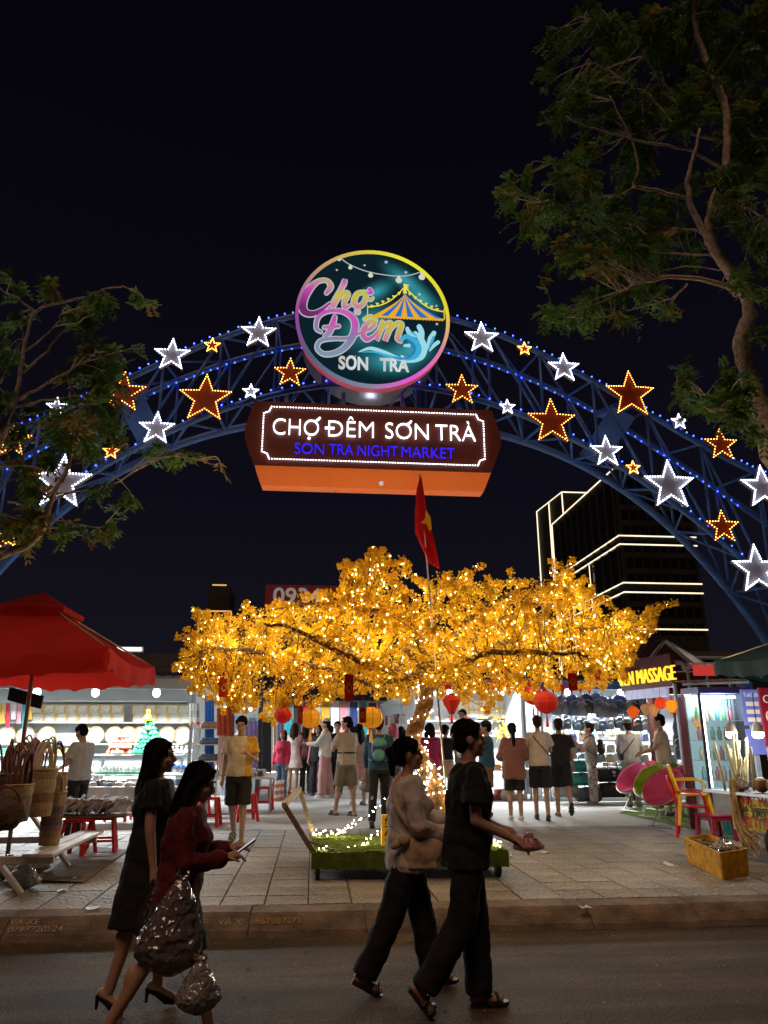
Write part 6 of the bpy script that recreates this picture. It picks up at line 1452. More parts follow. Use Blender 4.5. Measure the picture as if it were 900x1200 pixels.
def dress_plaid():
    n, l, b = nodes_of(m_plaid); t = n.new('ShaderNodeTexCoord'); s_ = n.new('ShaderNodeSeparateXYZ'); l.new(t.outputs['Object'], s_.inputs[0]); acc = None
    for ax in 'XZ':
        a = n.new('ShaderNodeMath'); a.operation = 'MULTIPLY'; a.inputs[1].default_value = 22; l.new(s_.outputs[ax], a.inputs[0]); f = n.new('ShaderNodeMath'); f.operation = 'FRACT'; l.new(a.outputs[0], f.inputs[0]); g = n.new('ShaderNodeMath'); g.operation = 'GREATER_THAN'; g.inputs[1].default_value = .62; l.new(f.outputs[0], g.inputs[0])
        if acc is None: acc = g.outputs[0]
        else: q = n.new('ShaderNodeMath'); q.operation = 'ADD'; l.new(acc, q.inputs[0]); l.new(g.outputs[0], q.inputs[1]); acc = q.outputs[0]
    r = n.new('ShaderNodeValToRGB'); h = n.new('ShaderNodeMath'); h.operation = 'MULTIPLY'; h.inputs[1].default_value = .5; l.new(acc, h.inputs[0]); l.new(h.outputs[0], r.inputs[0]); r.color_ramp.interpolation = 'CONSTANT'
    r.color_ramp.elements[0].color = (.30, .085, .06, 1); r.color_ramp.elements[1].color = (.55, .42, .34, 1); r.color_ramp.elements[1].position = .8; e = r.color_ramp.elements.new(.4); e.color = (.14, .05, .05, 1); l.new(r.outputs[0], b.inputs['Base Color'])
dress_plaid()
person('woman in an oversized red plaid shirt with a ponytail, seen from behind', 605, 961, 848, -5, 'f', ('long', 'plaid', (.3, .1, .1)), ('shorts', 'black_s', DARK), ('shoe', (.62, .60, .58)), 'pony', legs=((3, 2), (-3, 2)), arms=((10, 14, 70, 20), (10, 14, 70, 20)), loose=2.0, hem=.70, vox=.012, topm=m_plaid, fat=1.08)
P15 = person('person in cream t-shirt and black shorts with a crossbody strap', 636, 961, 840, -14, 'f', ('tee', 'cream_tee', (.60, .52, .44)), ('shorts', 'black_s', DARK), ('shoe', (.06, .055, .05)), 'bun', hairm=m_hairb, legs=((10, 4, 0), (-10, 6, -12)), arms=((20, 10, 70, 20), (20, 10, 70, 20)), loose=1.5, vox=.012, wide=.2)
crossbody(P15, m_black, 'black crossbody strap over the cream t-shirt', 1, False)
person('man in black t-shirt and black shorts stepping away, one foot lifted', 661, 957, 843, -12, 'm', ('tee', 'black_t3', DARK), ('shorts', 'black_s', DARK), ('sandal', (.03, .03, .03)), 'short', hairm=m_hairb, legs=((6, 4, 0), (-14, 40, -60)), arms=((14, 10, 40, 10), (2, 8, 14, 0)), loose=1.5, vox=.012, wide=.2)
m_floral = mat('floral_trousers', (.5, .45, .42), .85, scale=16, var=.0, col2=(.10, .07, .06)); m_floral.node_tree.nodes['Principled BSDF'].inputs['Base Color'].links[0].from_node.color_ramp.elements[0].color = (.55, .49, .46, 1)
P17 = person('woman in flowered trousers and grey sleeveless top with a small black backpack', 697, 943, 848, 68, 'f', ('sleeveless', 'grey_top', (.28, .27, .26)), ('pants', 'floral', (.4, .4, .4)), ('shoe', (.35, .34, .33)), 'bun', hairm=m_hairb, arms=((30, 8, 105, 15), (26, 8, 100, 15)), botm=m_floral, wide=.45, vox=.012)
P18 = person('man in grey t-shirt and cap with a black crossbody bag', 744, 946, 845, -8, 'm', ('tee', 'grey_tee', (.36, .37, .36)), ('pants', 'stone', (.30, .28, .23)), ('shoe', (.1, .1, .1)), 'short', arms=((18, 9, 60, 20), (18, 9, 60, 20)), loose=1.4, fat=1.08, vox=.012)
cap(P18, mat('grey_cap', (.09, .09, .10), .8, var=.1)); crossbody(P18, m_black, 'black crossbody bag on the man in grey', -1)
P19 = person('vendor in beige t-shirt leaning over the bag table beside the hut', 786, 956, 838, 60, 'm', ('tee', 'beige_tee', (.58, .45, .34)), ('shorts', 'beige_shorts', (.42, .32, .22)), ('shoe', (.1, .1, .1)), 'short', arms=((22, 8, 50, 10), (26, 8, 46, 10)), loose=1.2, lean=4, vox=.012)
P20 = person('vendor in light grey t-shirt and black trousers behind the woven bags', 84, 985, 849, 60, 'm', ('tee', 'light_grey', (.42, .45, .48)), ('pants', 'black_p', DARK), ('shoe', (.1, .1, .1)), 'short', arms=((14, 8, 60, 25), (20, 8, 70, 25)), hpitch=22, loose=1.3, vox=.012, fat=1.05)
person('woman in a red jacket in the left of the aisle', 329, 937, 856, 150, 'f', ('long', 'red_jacket', (.50, .03, .08)), ('pants', 'jeans', (.10, .14, .22)), ('shoe', (.4, .4, .4)), 'bob', loose=1.3)
person('person in a white shirt further back in the aisle', 386, 926, 851, 10, 'm', ('tee', 'white_t', (.66, .65, .62)), ('pants', 'grey_p', (.12, .12, .13)), ('shoe', (.1, .1, .1)), 'short', vox=.015)
person('person in a teal shirt further back in the aisle', 413, 924, 852, 0, 'f', ('tee', 'teal_t', (.04, .2, .22)), ('pants', 'jeans', (.10, .14, .22)), ('shoe', (.1, .1, .1)), 'long', vox=.015)
# --- what they carry
def backpack_on(pp, m1, m2, label, s=1.0):
    t = worn(pp, 'worn_backpack', label, 'backpack'); T = pp['T']; b = MB(); c = T((.02, -.21, 1.17)); b.sphere(c, (.135 * s, .085 * s, .20 * s), 14, 10); b.build('body', m1, t, smooth=True)
    b = MB(); b.sphere(c + V((0, -.055, -.06)), (.10 * s, .055 * s, .10 * s), 12, 8); b.build('front_pocket', m2, t, smooth=True); b = MB(); b.sphere(c + V((0, -.01, .12)), (.125 * s, .085 * s, .09 * s), 12, 8); b.build('top_flap', m2 if s > .9 else m1, t, smooth=True)
    for sd in (-1, 1): b = MB(); b.tube(curve3([T((sd * .09, -.15, 1.36)), T((sd * .12, -.05, 1.435)), T((sd * .125, .10, 1.38)), T((sd * .15, .12, 1.2)), T((sd * .16, -.06, 1.04)), T((sd * .10, -.16, 1.02))], 4), .017, 5, flat=.5); b.build('strap', m2, t)
backpack_on(P8, mat('navy_pack', (.03, .035, .12), .6, var=.1), mat('mint_pack', (.10, .32, .30), .6, var=.1), 'navy and mint backpack worn by the man in blue')
backpack_on(P17, m_bp[0], m_bp[4], 'small black backpack worn by the woman in flowered trousers', .75)
t = worn(P6, 'waist_belt', 'black waist bag belt around the sand t-shirt', 'belt'); b = MB(); T_ = P6['T']; b.tube([T_((.178 * math.cos(a), .140 * math.sin(a), 1.07)) for a in [2 * math.pi * k / 20 for k in range(21)]], .014, 5, cap=False); b.build('belt_band', m_black, t)
# phone in the young woman's hands
ph = F2['W']((F2['J']['wr0'] + F2['J']['wr1']) / 2 + V((0, .115, .03)))
t = thing('phone', 'dark smartphone held by the woman in the red jacket', 'phone', ph, R(-90)); t.rotation_euler = (R(35), 0, R(-90)); b = MB(); b.box((0, 0, 0), (.075, .155, .010)); b.build('case', m_bp[0], t, bevel=.004); b = MB(); b.box((0, -.002, .0065), (.068, .146, .002)); b.build('screen', glow('phone_screen', (.6, .55, .65), .9, 'AUTO'), t)
# clear plastic bags
m_plas = mat('clear_plastic', (.55, .46, .46), .10, var=.1, trans=0, alpha=.13, spec=.9, bump=.9, bscale=22); m_plasw = mat('milky_plastic', (.75, .70, .70), .15, var=.1, alpha=.30, spec=.9, bump=.9, bscale=25); m_plasp = mat('pink_plastic', (.70, .30, .34), .2, var=.1, alpha=.7, spec=.9, bump=.8, bscale=25)
def film(name, col, haze):
    m = bpy.data.materials.new(name); m.use_nodes = True; n = m.node_tree.nodes; l = m.node_tree.links; n.clear(); out = n.new('ShaderNodeOutputMaterial')
    tr_ = n.new('ShaderNodeBsdfTransparent'); gl = n.new('ShaderNodeBsdfGlossy'); gl.inputs['Roughness'].default_value = .16; gl.inputs['Color'].default_value = (1, 1, 1, 1); df = n.new('ShaderNodeBsdfDiffuse'); df.inputs[0].default_value = (*col, 1)
    tc_ = n.new('ShaderNodeTexCoord'); vo = n.new('ShaderNodeTexVoronoi'); vo.inputs['Scale'].default_value = 11; nz = n.new('ShaderNodeTexNoise'); nz.inputs['Scale'].default_value = 7; ad = n.new('ShaderNodeMixRGB'); ad.inputs[0].default_value = .4
    l.new(tc_.outputs['Object'], nz.inputs[0]); l.new(tc_.outputs['Object'], ad.inputs[1]); l.new(nz.outputs['Color'], ad.inputs[2]); l.new(ad.outputs[0], vo.inputs['Vector']); bp = n.new('ShaderNodeBump'); bp.inputs['Strength'].default_value = .75; bp.inputs['Distance'].default_value = .05
    l.new(vo.outputs['Distance'], bp.inputs['Height']); l.new(bp.outputs[0], gl.inputs['Normal']); l.new(bp.outputs[0], df.inputs['Normal'])
    m1 = n.new('ShaderNodeMixShader'); m1.inputs[0].default_value = haze; l.new(tr_.outputs[0], m1.inputs[1]); l.new(df.outputs[0], m1.inputs[2]); fr_ = n.new('ShaderNodeFresnel'); fr_.inputs[0].default_value = 1.9; l.new(bp.outputs[0], fr_.inputs['Normal']); m2_ = n.new('ShaderNodeMixShader'); l.new(fr_.outputs[0], m2_.inputs[0]); l.new(m1.outputs[0], m2_.inputs[1]); l.new(gl.outputs[0], m2_.inputs[2]); l.new(m2_.outputs[0], out.inputs[0]); return m
m_plas, m_plasw, m_plasp = film('clear_film', (.62, .52, .54), .20), film('milky_film', (.7, .66, .66), .30), film('pink_film', (.75, .32, .38), .55)
m_cl_in = mat('bagged_cloth_light', (.5, .46, .44), .8, var=.3, scale=8)
m_dkgar = mat('bagged_garment', (.13, .065, .075), .8, var=.3, scale=8)
def plastic_bag(label, hand, w, h, d, m, inner=None, name='plastic_bag', seed=1, knot=True, twist=0):
    r = random.Random(seed); t = thing(name, label, 'plastic bag', hand)
    def blob(sc, mm, nm, amp):
        b = MB(); N_, Mm = 22, 14; vs = []; fs = []
        for j in range(Mm + 1):
            u = j / Mm; prof = .10 + .90 * min(1, (u * 1.55)) ** .8 if u < .75 else (1 - ((u - .75) / .25) ** 2 * .75)
            for k in range(N_):
                a = 2 * math.pi * k / N_; q = 1 + amp * math.sin(k * 3.1 + j * .7 + seed) * .5 + r.uniform(-amp, amp) * .4
                vs.append((w / 2 * sc * prof * math.cos(a) * q, d / 2 * sc * prof * math.sin(a) * q, -h * (.06 + .94 * u) * (1 if sc > .95 else .97) - (0 if sc > .95 else .01)))
        for j in range(Mm):
            for k in range(N_): a_, c_ = j * N_ + k, j * N_ + (k + 1) % N_; fs.append((a_, c_, c_ + N_, a_ + N_))
        fs.append(tuple(range(Mm * N_, Mm * N_ + N_))); b.add(vs, fs); return b.build(nm, mm, t, smooth=True)
    blob(1, m, 'film', .17)
    if inner is not None:
        i_ = blob(.90, inner, 'contents', .18)
    b = MB(); b.tube([(-.02, 0, .0), (-.03, 0, -h * .05), (0, 0, -h * .09)], [.012, .014, .02], 6); b.tube([(.02, 0, .0), (.03, 0, -h * .05), (0, 0, -h * .09)], [.012, .014, .02], 6); b.build('handles', m, t)
    t.rotation_euler = (0, twist, .2); return t
e2 = F2['W'](F2['J']['eb1'].lerp(F2['J']['wr1'], .35) + V((.06, 0, -.02)))
plastic_bag('large clear plastic bag of dark clothes hanging from the arm of the woman in red', e2 + V((-.06, -.10, .0)), .33, .50, .15, m_plas, m_dkgar, seed=3, twist=.12)
plastic_bag('smaller knotted clear bag hanging below the large one', e2 + V((.06, -.12, -.40)), .22, .27, .15, m_plasw, m_dkgar, seed=5)
h1 = F1['W'](F1['J']['wr1'] + F1['J']['hd1'] * .09); plastic_bag('dark plastic bag in the hand of the woman in the black dress', h1 + V((.02, -.02, .02)), .24, .34, .14, mat('dark_plastic', (.03, .028, .03), .15, var=.1, alpha=.75, spec=.9, bump=.9, bscale=22), m_dkgar, seed=8)
h4 = F4['W'](F4['J']['wr1'] + F4['J']['hd1'] * .09); pb_ = plastic_bag('crumpled pink plastic bag in the hand of the man in black', h4 + V((.03, 0, .055)), .20, .10, .12, m_plasp, None, seed=9)
for pp, i_, lb, mm in ((P17, 0, 'white plastic shopping bag held by the woman in flowered trousers', m_plasw), (P10, 1, 'small white shopping bag held by the woman in magenta', m_plasw), (P8, 0, 'clear shopping bag carried by the man with the backpack', m_plas)):
    h_ = pp['W'](pp['J']['wr%d' % i_] + pp['J']['hd%d' % i_] * .09); plastic_bag(lb, h_, .24, .34, .13, mm, m_cl_in, seed=60 + i_)
# beige tote knotted at the front of the blouse
t = worn(F3, 'tote_bag', 'soft beige tote bag slung at the hip of the woman in the blouse', 'bag'); T_ = F3['T']; b = MB(); b.sphere(T_((.16, .09, .93)), (.07, .16, .13), 14, 10); b.box(T_((.165, .09, .90)), (.09, .21, .18)); sculpt(b, 'sack', mat('tote_cloth', (.55, .40, .28), .85, var=.12, scale=8, bump=.2, bscale=120), t, .012, folds=.03)
b = MB(); b.tube(curve3([T_((.19, .06, 1.03)), T_((.19, -.06, 1.15)), T_((.10, -.13, 1.32)), T_((.03, -.06, 1.45))], 4), .016, 6); b.build('strap', MATS['tote_cloth'], t); b = MB(); b.sphere(T_((.21, -.05, 1.0)), (.03, .05, .045), 8, 6); b.sphere(T_((.21, -.10, .97)), (.02, .05, .03), 8, 6, (.5, 0, 0)); b.build('knot', MATS['tote_cloth'], t, smooth=True)
# ================================================================ umbrellas
def umbrella(label, x0, x1, y0, y1, ze, za, m, m2, vent=True, val=.26, base_z=.15, mv=None):
    cx, cy_ = (x0 + x1) / 2, (y0 + y1) / 2; t = thing('market_umbrella', label, 'umbrella', (cx, cy_, base_z)); hx, hy = (x1 - x0) / 2, (y1 - y0) / 2; ze -= base_z; za -= base_z
    cor = [V((-hx, -hy, ze)), V((hx, -hy, ze)), V((hx, hy, ze)), V((-hx, hy, ze))]; ap = V((0, 0, za))
    for i in range(4):
        a, c = cor[i], cor[(i + 1) % 4]; b = MB(); n, mr = 14, 8; vs = []; fs = []
        for j in range(mr + 1):
            u = .20 + .80 * j / mr if vent else j / mr
            for k in range(n + 1):
                e = a.lerp(c, k / n); p = ap.lerp(e, u); w = math.sin(math.pi * k / n); p.z -= w * u * .10 + math.sin(math.pi * u) * .07; p += (V((0, 0, 1))) * rnd.uniform(-.003, .003); vs.append(p)
        for j in range(mr):
            for k in range(n): q = j * (n + 1) + k; fs.append((q, q + 1, q + n + 2, q + n + 1))
        b.add(vs, fs); b.build('canopy_panel', m, t, smooth=True)
        b = MB(); n = 44; vs = []; fs = []; out = V(((a + c).x, (a + c).y, 0)).normalized()
        for k in range(n + 1):
            u = k / n; e = a.lerp(c, u); e = e - V((0, 0, math.sin(math.pi * u) * .10)); sc = val - .05 * abs(math.sin(u * math.pi * 7)) ** .6; wv = out * (.03 * math.sin(u * 26))
            vs += [e, e - V((0, 0, sc * .5)) + wv * .6 + out * .02, e - V((0, 0, sc)) + wv]
        for k in range(n):
            for q in range(2): s_ = k * 3 + q; fs.append((s_, s_ + 3, s_ + 4, s_ + 1))
        b.add(vs, fs); b.build('valance', mv or m, t, smooth=True)
        b = MB(); b.tube([ap - V((0, 0, .06)), c + V((0, 0, -.02))], .012, 5); b.build('rib', m2, t)
    if vent:
        b = MB(); f = .34; vs = [ap + V((0, 0, .05))] + [V((q.x * f, q.y * f, ap.z - (ap.z - ze) * f + .06)) for q in cor] + [V((q.x * f, q.y * f, ap.z - (ap.z - ze) * f)) for q in cor]
        b.add(vs, [(0, 1, 2), (0, 2, 3), (0, 3, 4), (0, 4, 1), (1, 5, 6, 2), (2, 6, 7, 3), (3, 7, 8, 4), (4, 8, 5, 1)]); b.build('vent_cap', m, t)
    b = MB(); b.tube([(0, 0, 0), (0, 0, za - .02)], .024, 10); b.build('pole', m2, t, smooth=True)
    b = MB(); b.box((0, 0, .04), (.5, .5, .08)); b.build('base', m_tower, t, bevel=.01)
    return t
m_redc = mat('red_canvas', (.58, .022, .014), .75, var=.10, scale=3, thin=.5); m_grnc = mat('green_canvas', (.012, .045, .050), .75, var=.12, scale=3, thin=.10); m_upole = mat('umbrella_pole', (.40, .28, .22), .5, var=.1)
nr = on_y(127, 768, 8.3); side = 2.4
umbrella('large red market umbrella with vent and scalloped valance', nr.x - side, nr.x, 8.3, 10.7, 2.54, 3.30, m_redc, m_upole)
fr = on_y(837, 774, 10.2)
umbrella('dark green market umbrella over the juice stand', fr.x, fr.x + 2.5, 7.8, 10.2, fr.z, fr.z + .52, m_grnc, m_steel, vent=False, val=.24)
b = MB(); q = on_y(30, 818, 9.6); b.box((0, 0, 0), (.42, .03, .16), (R(25), .25, 0)); o = b.build('dark_signboard', m_black, None, loc=q); tag(o, 'small black board hung under the red umbrella', 'board')

# ================================================================ left: picnic bench, woven bags, clothes
m_bench = mat('bench_white_paint', (.55, .50, .46), .5, var=.15, scale=8, stretch=(1, 6, 1))
pA, pB = on_z(38, 1003, .50), on_z(103, 975, .50); dr = (pB - pA).normalized(); nx_ = V((dr.y, -dr.x, 0))
bench = thing('picnic_table', 'white painted picnic table with bench carrying woven bags', 'table', (pA.x, pA.y, .15)); O = V((pA.x, pA.y, .15)); L = (pB - pA).length
def plank(p, q, w, h, name): b = MB(); b.beam(p - O, q - O, w, h); b.build(name, m_bench, bench, bevel=.006)
plank(pA - nx_ * .03, pB - nx_ * .03, .14, .035, 'seat_plank'); plank(pA + nx_ * .12, pB + nx_ * .12, .14, .035, 'seat_plank')
tA = pA - nx_ * .62; tz = V((0, 0, .30))
for k in range(4): plank(tA - nx_ * (.15 * k) + tz, tA - nx_ * (.15 * k) + tz + dr * L, .14, .035, 'top_plank')
for f in (.10, L - .25):
    c = pA + dr * f; plank(c - nx_ * 1.3 + V((0, 0, -.05)), c + nx_ * .18 + V((0, 0, -.05)), .05, .07, 'cross_beam')
    b1 = V((c.x, c.y, .15)) - nx_ * .15; plank(b1 + nx_ * .06, V((tA.x, tA.y, 0)) + dr * f + V((0, 0, .765)) - nx_ * .02, .08, .04, 'leg'); plank(b1 - nx_ * 1.05, V((tA.x, tA.y, 0)) + dr * f + V((0, 0, .765)) - nx_ * .4, .08, .04, 'leg')
    plank(V((tA.x, tA.y, .775)) + dr * f + nx_ * .05, V((tA.x, tA.y, .775)) + dr * f - nx_ * .5, .05, .05, 'top_batten')
m_wv = [mat('woven_%d' % k, c, .75, var=.22, scale=45, stretch=(1, 1, .5), bump=.5, bscale=70) for k, c in enumerate(((.36, .24, .13), (.22, .13, .08), (.16, .12, .15), (.42, .30, .18), (.12, .075, .05), (.30, .17, .17)))]
m_rope = mat('bag_handle_rope', (.45, .30, .19), .6, var=.2, scale=20); m_rope2 = mat('bag_handle_brown', (.18, .085, .05), .6, var=.2, scale=20)
def basket(p, r, h, bands, label, nh=4, hh=.22, mr=None, seed=0):
    rr = random.Random(seed); t = thing('woven_basket_bag', label, 'bag', p, rr.uniform(0, 3), 'woven bags on the picnic table'); z = 0
    for k, (fr_, mi) in enumerate(bands):
        b = MB(); h1_ = h * fr_; r0 = r * (.88 + .12 * z / h); r1 = r * (.88 + .12 * (z + h1_) / h); b.lathe([(r0, z), (r1 * 1.02, z + h1_ * .5), (r1, z + h1_ - .002)], 20, sx=1, sy=.8, cap=(k == 0)); b.build('woven_band', m_wv[mi], t, smooth=False); z += h1_
    b = MB(); b.tube([(r * 1.0 * math.cos(a), r * .8 * math.sin(a), h) for a in [2 * math.pi * k / 20 for k in range(21)]], .010, 5, cap=False); b.build('rim', m_rope, t)
    for k in range(nh):
        y = (-.62 + 1.24 * k / max(1, nh - 1)) * r * .8; w = r * .55; hz = hh * rr.uniform(.8, 1.15); tl = rr.uniform(-.07, .07)
        b = MB(); b.tube(curve3([(-w, y, h * .86), (-w * .95, y * 1.1 + tl * .4, h + hz * .55), (0, y * 1.2 + tl, h + hz), (w * .95, y * 1.1 + tl * .4, h + hz * .55), (w, y, h * .86)], 5), .0105, 6); b.build('handle', mr or (m_rope if rr.random() < .6 else m_rope2), t, smooth=True)
zt_ = .50 + .30 + .02
basket(on_z(57, 990, .52), .115, .52, [(.15, 3), (.12, 0), (.10, 5), (.12, 2), (.10, 1), (.14, 2), (.27, 0)], 'tall stack of striped woven baskets on the bench seat', 6, .18, m_rope, 1)
for i, (px, v, r_, h_, bd, lb, nh, mr) in enumerate(((8, 8.1, .16, .44, [(.3, 1), (.2, 2), (.2, 5), (.3, 4)], 'brown and plum woven bag at the left of the picnic table top', 7, m_rope2), (26, 8.0, .15, .34, [(.4, 4), (.3, 1), (.3, 0)], 'dark brown woven bag on the picnic table top with many tall handles', 8, m_rope2), (40, 8.7, .15, .44, [(.4, 0), (.3, 3), (.3, 1)], 'tan woven bag with mauve handles behind the dark brown one', 8, mat('bag_handle_mauve', (.42, .26, .32), .6, var=.15)), (52, 8.5, .14, .46, [(.3, 0), (.2, 1), (.3, 3), (.2, 0)], 'straw coloured woven bag with pale tall handles', 8, mat('bag_handle_cream', (.68, .55, .36), .6, var=.15)), (66, 9.0, .13, .40, [(.5, 1), (.5, 0)], 'narrow woven bag beside the straw coloured one', 5, m_rope2), (28, 9.0, .15, .46, [(.4, 3), (.6, 0)], 'pale woven bag at the back of the picnic table top', 8, m_rope))):
    p = on_y(px, 900, v); p.z = zt_; basket(p, r_, h_, bd, lb, nh, .30, mr, 10 + i)
# dark crochet bag hanging over the table edge
p = on_y(10, 935, 7.6); p.z = .80; t = thing('crochet_bag', 'dark brown crochet bag at the edge of the picnic table', 'bag', p); b = MB(); b.sphere((0, 0, .13), (.19, .11, .15), 14, 10); sculpt(b, 'sack', m_wv[4], t, .014, folds=.05); b = MB(); b.tube(curve3([(-.1, 0, .24), (-.05, -.06, .36), (.08, -.08, .34), (.13, -.02, .22)], 5), .014, 6); b.build('handle', m_rope2, t)
# folded clothes pile on a board carried by red stools
def stool(p, label, group='red plastic stools', h=.45, w=.28, rz=0, m=None):
    t = thing('plastic_stool', label, 'stool', p, rz, group); m = m or m_redpl; b = MB(); b.lathe([(w * .44, h - .035), (w * .5, h - .02), (w * .49, h), (w * .1, h), (w * .09, h - .01)], 4, cap=False); bb = MB(); bb.box((0, 0, h - .018), (w, w, .036)); bb.build('seat', m, t, bevel=.012)
    for sx in (-1, 1):
        for sy in (-1, 1): b = MB(); b.beam((sx * w * .60, sy * w * .60, 0), (sx * w * .42, sy * w * .42, h - .03), .055, .04); b.build('leg', m, t, bevel=.006)
    for sx in (-1, 1): b = MB(); b.beam((sx * w * .52, -w * .5, h * .36), (sx * w * .52, w * .5, h * .36), .02, .03); b.build('stretcher', m, t); b = MB(); b.beam((-w * .5, sx * w * .52, h * .36), (w * .5, sx * w * .52, h * .36), .02, .03); b.build('stretcher', m, t)
    return t
sp = on_z(117, 999); stool(sp, 'red plastic stool under the pile of folded clothes', h=.44, w=.32, rz=.2)
stool(on_z(88, 1003), 'second red stool under the clothes board, behind the bench', h=.44, w=.30, rz=-.2)
cbd = thing('clothes_board', 'dark board carrying a heap of folded printed clothes', 'board', (sp.x - .2, sp.y + .05, .592)); b = MB(); b.box((0, 0, .012), (1.05, .55, .024)); b.build('board', m_wood, cbd)
m_pr = [mat('printed_cloth_%d' % k, c, .85, var=.0, scale=26, col2=c2, bump=.2, bscale=40) for k, (c, c2) in enumerate((((.78, .74, .74), (.50, .36, .36)), ((.60, .58, .60), (.45, .42, .46)), ((.62, .52, .50), (.74, .70, .68)), ((.56, .44, .42), (.74, .70, .68))))]
for k in range(26):
    r_ = random.Random(50 + k); b = MB(); n = 9; vs = []; fs = []; x_ = -.46 + .92 * k / 25; w_ = .22; d_ = .44
    for s_ in (0, 1):
        for j in range(n):
            for i in range(n): u, w2 = i / (n - 1) - .5, j / (n - 1) - .5; vs.append((u * w_ + math.sin(j * 1.9 + k) * .012, w2 * d_ + math.sin(i * 2.2) * .012, .012 * math.cos(u * 7 + k) + .014 * math.sin(w2 * 11 + k * 2) + s_ * .028 * (1 - (2 * u) ** 4)))
    for s_ in (0, 1):
        for j in range(n - 1):
            for i in range(n - 1): q = s_ * n * n + j * n + i; fs.append((q, q + 1, q + n + 1, q + n))
    for i in range(n - 1):
        for (a, c) in ((i, i + 1), ((n - 1) * n + i, (n - 1) * n + i + 1), (i * n, (i + 1) * n), (i * n + n - 1, (i + 1) * n + n - 1)): fs.append((a, c, c + n * n, a + n * n))
    b.add(vs, fs); o = b.build('folded_shirt', m_pr[k % 4], None, smooth=True); o.location = (cbd.location.x + x_, cbd.location.y + r_.uniform(-.06, .04), .70 + r_.uniform(0, .05)); o.rotation_euler = (r_.uniform(-.15, .15), -.75 + r_.uniform(-.25, .25), r_.uniform(-.15, .15)); tag(o, ('white and brown', 'pale grey', 'rosy beige', 'brown')[k % 4] + ' printed shirt folded in the heap beside the woven bags', 'shirt', 'folded shirts ' + str(k % 4))
# board on the ground, plastic bags under the bench, scraps
b = MB(); g0 = [on_z(x, y, .15) for x, y in ((45, 1034), (97, 1036), (150, 998), (95, 992))]; b.add([V((q.x, q.y, .156)) for q in g0] + [V((q.x, q.y, .172)) for q in g0], [(3, 2, 1, 0), (4, 5, 6, 7), (0, 1, 5, 4), (1, 2, 6, 5), (2, 3, 7, 6), (3, 0, 4, 7)]); o = b.build('plywood_sheet', mat('weathered_plywood', (.13, .095, .07), .85, var=.3, scale=5, bump=.3), None); tag(o, 'weathered plywood sheet on the pavement under the bench', 'board')
for k, (px, py, w_, h_) in enumerate(((25, 1042, .34, .26), (42, 1022, .30, .22), (8, 1030, .30, .24))): p = on_z(px, py); plastic_bag('crumpled clear bag of goods lying under the picnic bench', p + V((0, .0, h_)), w_, h_, .24, m_plasw, m_goods[(2, 6, 5)[k]], seed=20 + k)['group'] = 'bags under the bench'
for k, (px, py) in enumerate(((103, 997), (116, 1003), (80, 1032), (72, 1045), (783, 1015), (533 + 65, 1005), (686, 1065), (110, 1066), (640, 1000))):
    r_ = random.Random(k); p = on_z(px, py); b = MB(); b.add([V((r_.uniform(-.02, .02) + a, r_.uniform(-.02, .02) + c, abs(r_.gauss(.012, .012)) + .006)) for c in (-.04, 0, .04) for a in (-.06, 0, .06)], [(0, 1, 4, 3), (1, 2, 5, 4), (3, 4, 7, 6), (4, 5, 8, 7)]); o = b.build('paper_scrap', m_shelf, None, loc=p, rot=(0, 0, r_.uniform(0, 3))); tag(o, 'crumpled white paper scrap lying on the paving', 'litter', 'paper scraps')
rr = random.Random(3); lit = MB()
for k in range(260):
    x, y = rr.uniform(-4.2, 5.2), (KB - abs(rr.gauss(0, .22)) - .02 if k < 130 else rr.uniform(3.8, 6.9)); s_ = rr.uniform(.008, .028); lit.add([(x, y, .004), (x + s_, y + s_ * .3, .012), (x + s_ * 1.2, y + s_ * .9, .005), (x + .1 * s_, y + s_ * .7, .014)], [(0, 1, 2, 3)])
o = lit.build('road_litter', mat('dry_leaf_litter', (.26, .17, .09), .8, var=.5, scale=30), None, kind='stuff'); tag(o, 'dry leaves and grit along the gutter and road', 'litter', kind='stuff')
# red stools holding up the other tables
for px, py, lb in ((244, 968, 'red plastic stool under the skirted table end'), (308, 950, 'red plastic stool beside the aisle table of trinkets'), (288, 962, 'red plastic stool behind the walking man'), (232, 958, 'red plastic stool next to the white ladder shelf'), (138, 962, 'red plastic stool behind the woman in the black dress')): stool(on_z(px, py), lb, h=.46, w=.30, rz=rnd.uniform(-.3, .3))
for px, py in ((190, 952), (120, 958)): stool(on_z(px, py), 'blue plastic stool under the souvenir stall display', 'blue plastic stools', .38, .26, 0, mat('blue_plastic', (.06, .08, .42), .4, var=.05))
for k in range(3):
    p = on_z(318 + k * 5.5, 938 + (k % 2)); t = thing('cup_stack', 'orange and white stacked paper cups beside the aisle table', 'cups', p, 0, 'cup stacks'); 
    for j in range(6): b = MB(); b.lathe([(.06, j * .075), (.075, j * .075 + .07)], 12); b.build('cup', m_shelf if j % 2 else mat('orange_card', (.55, .16, .06), .6), t)

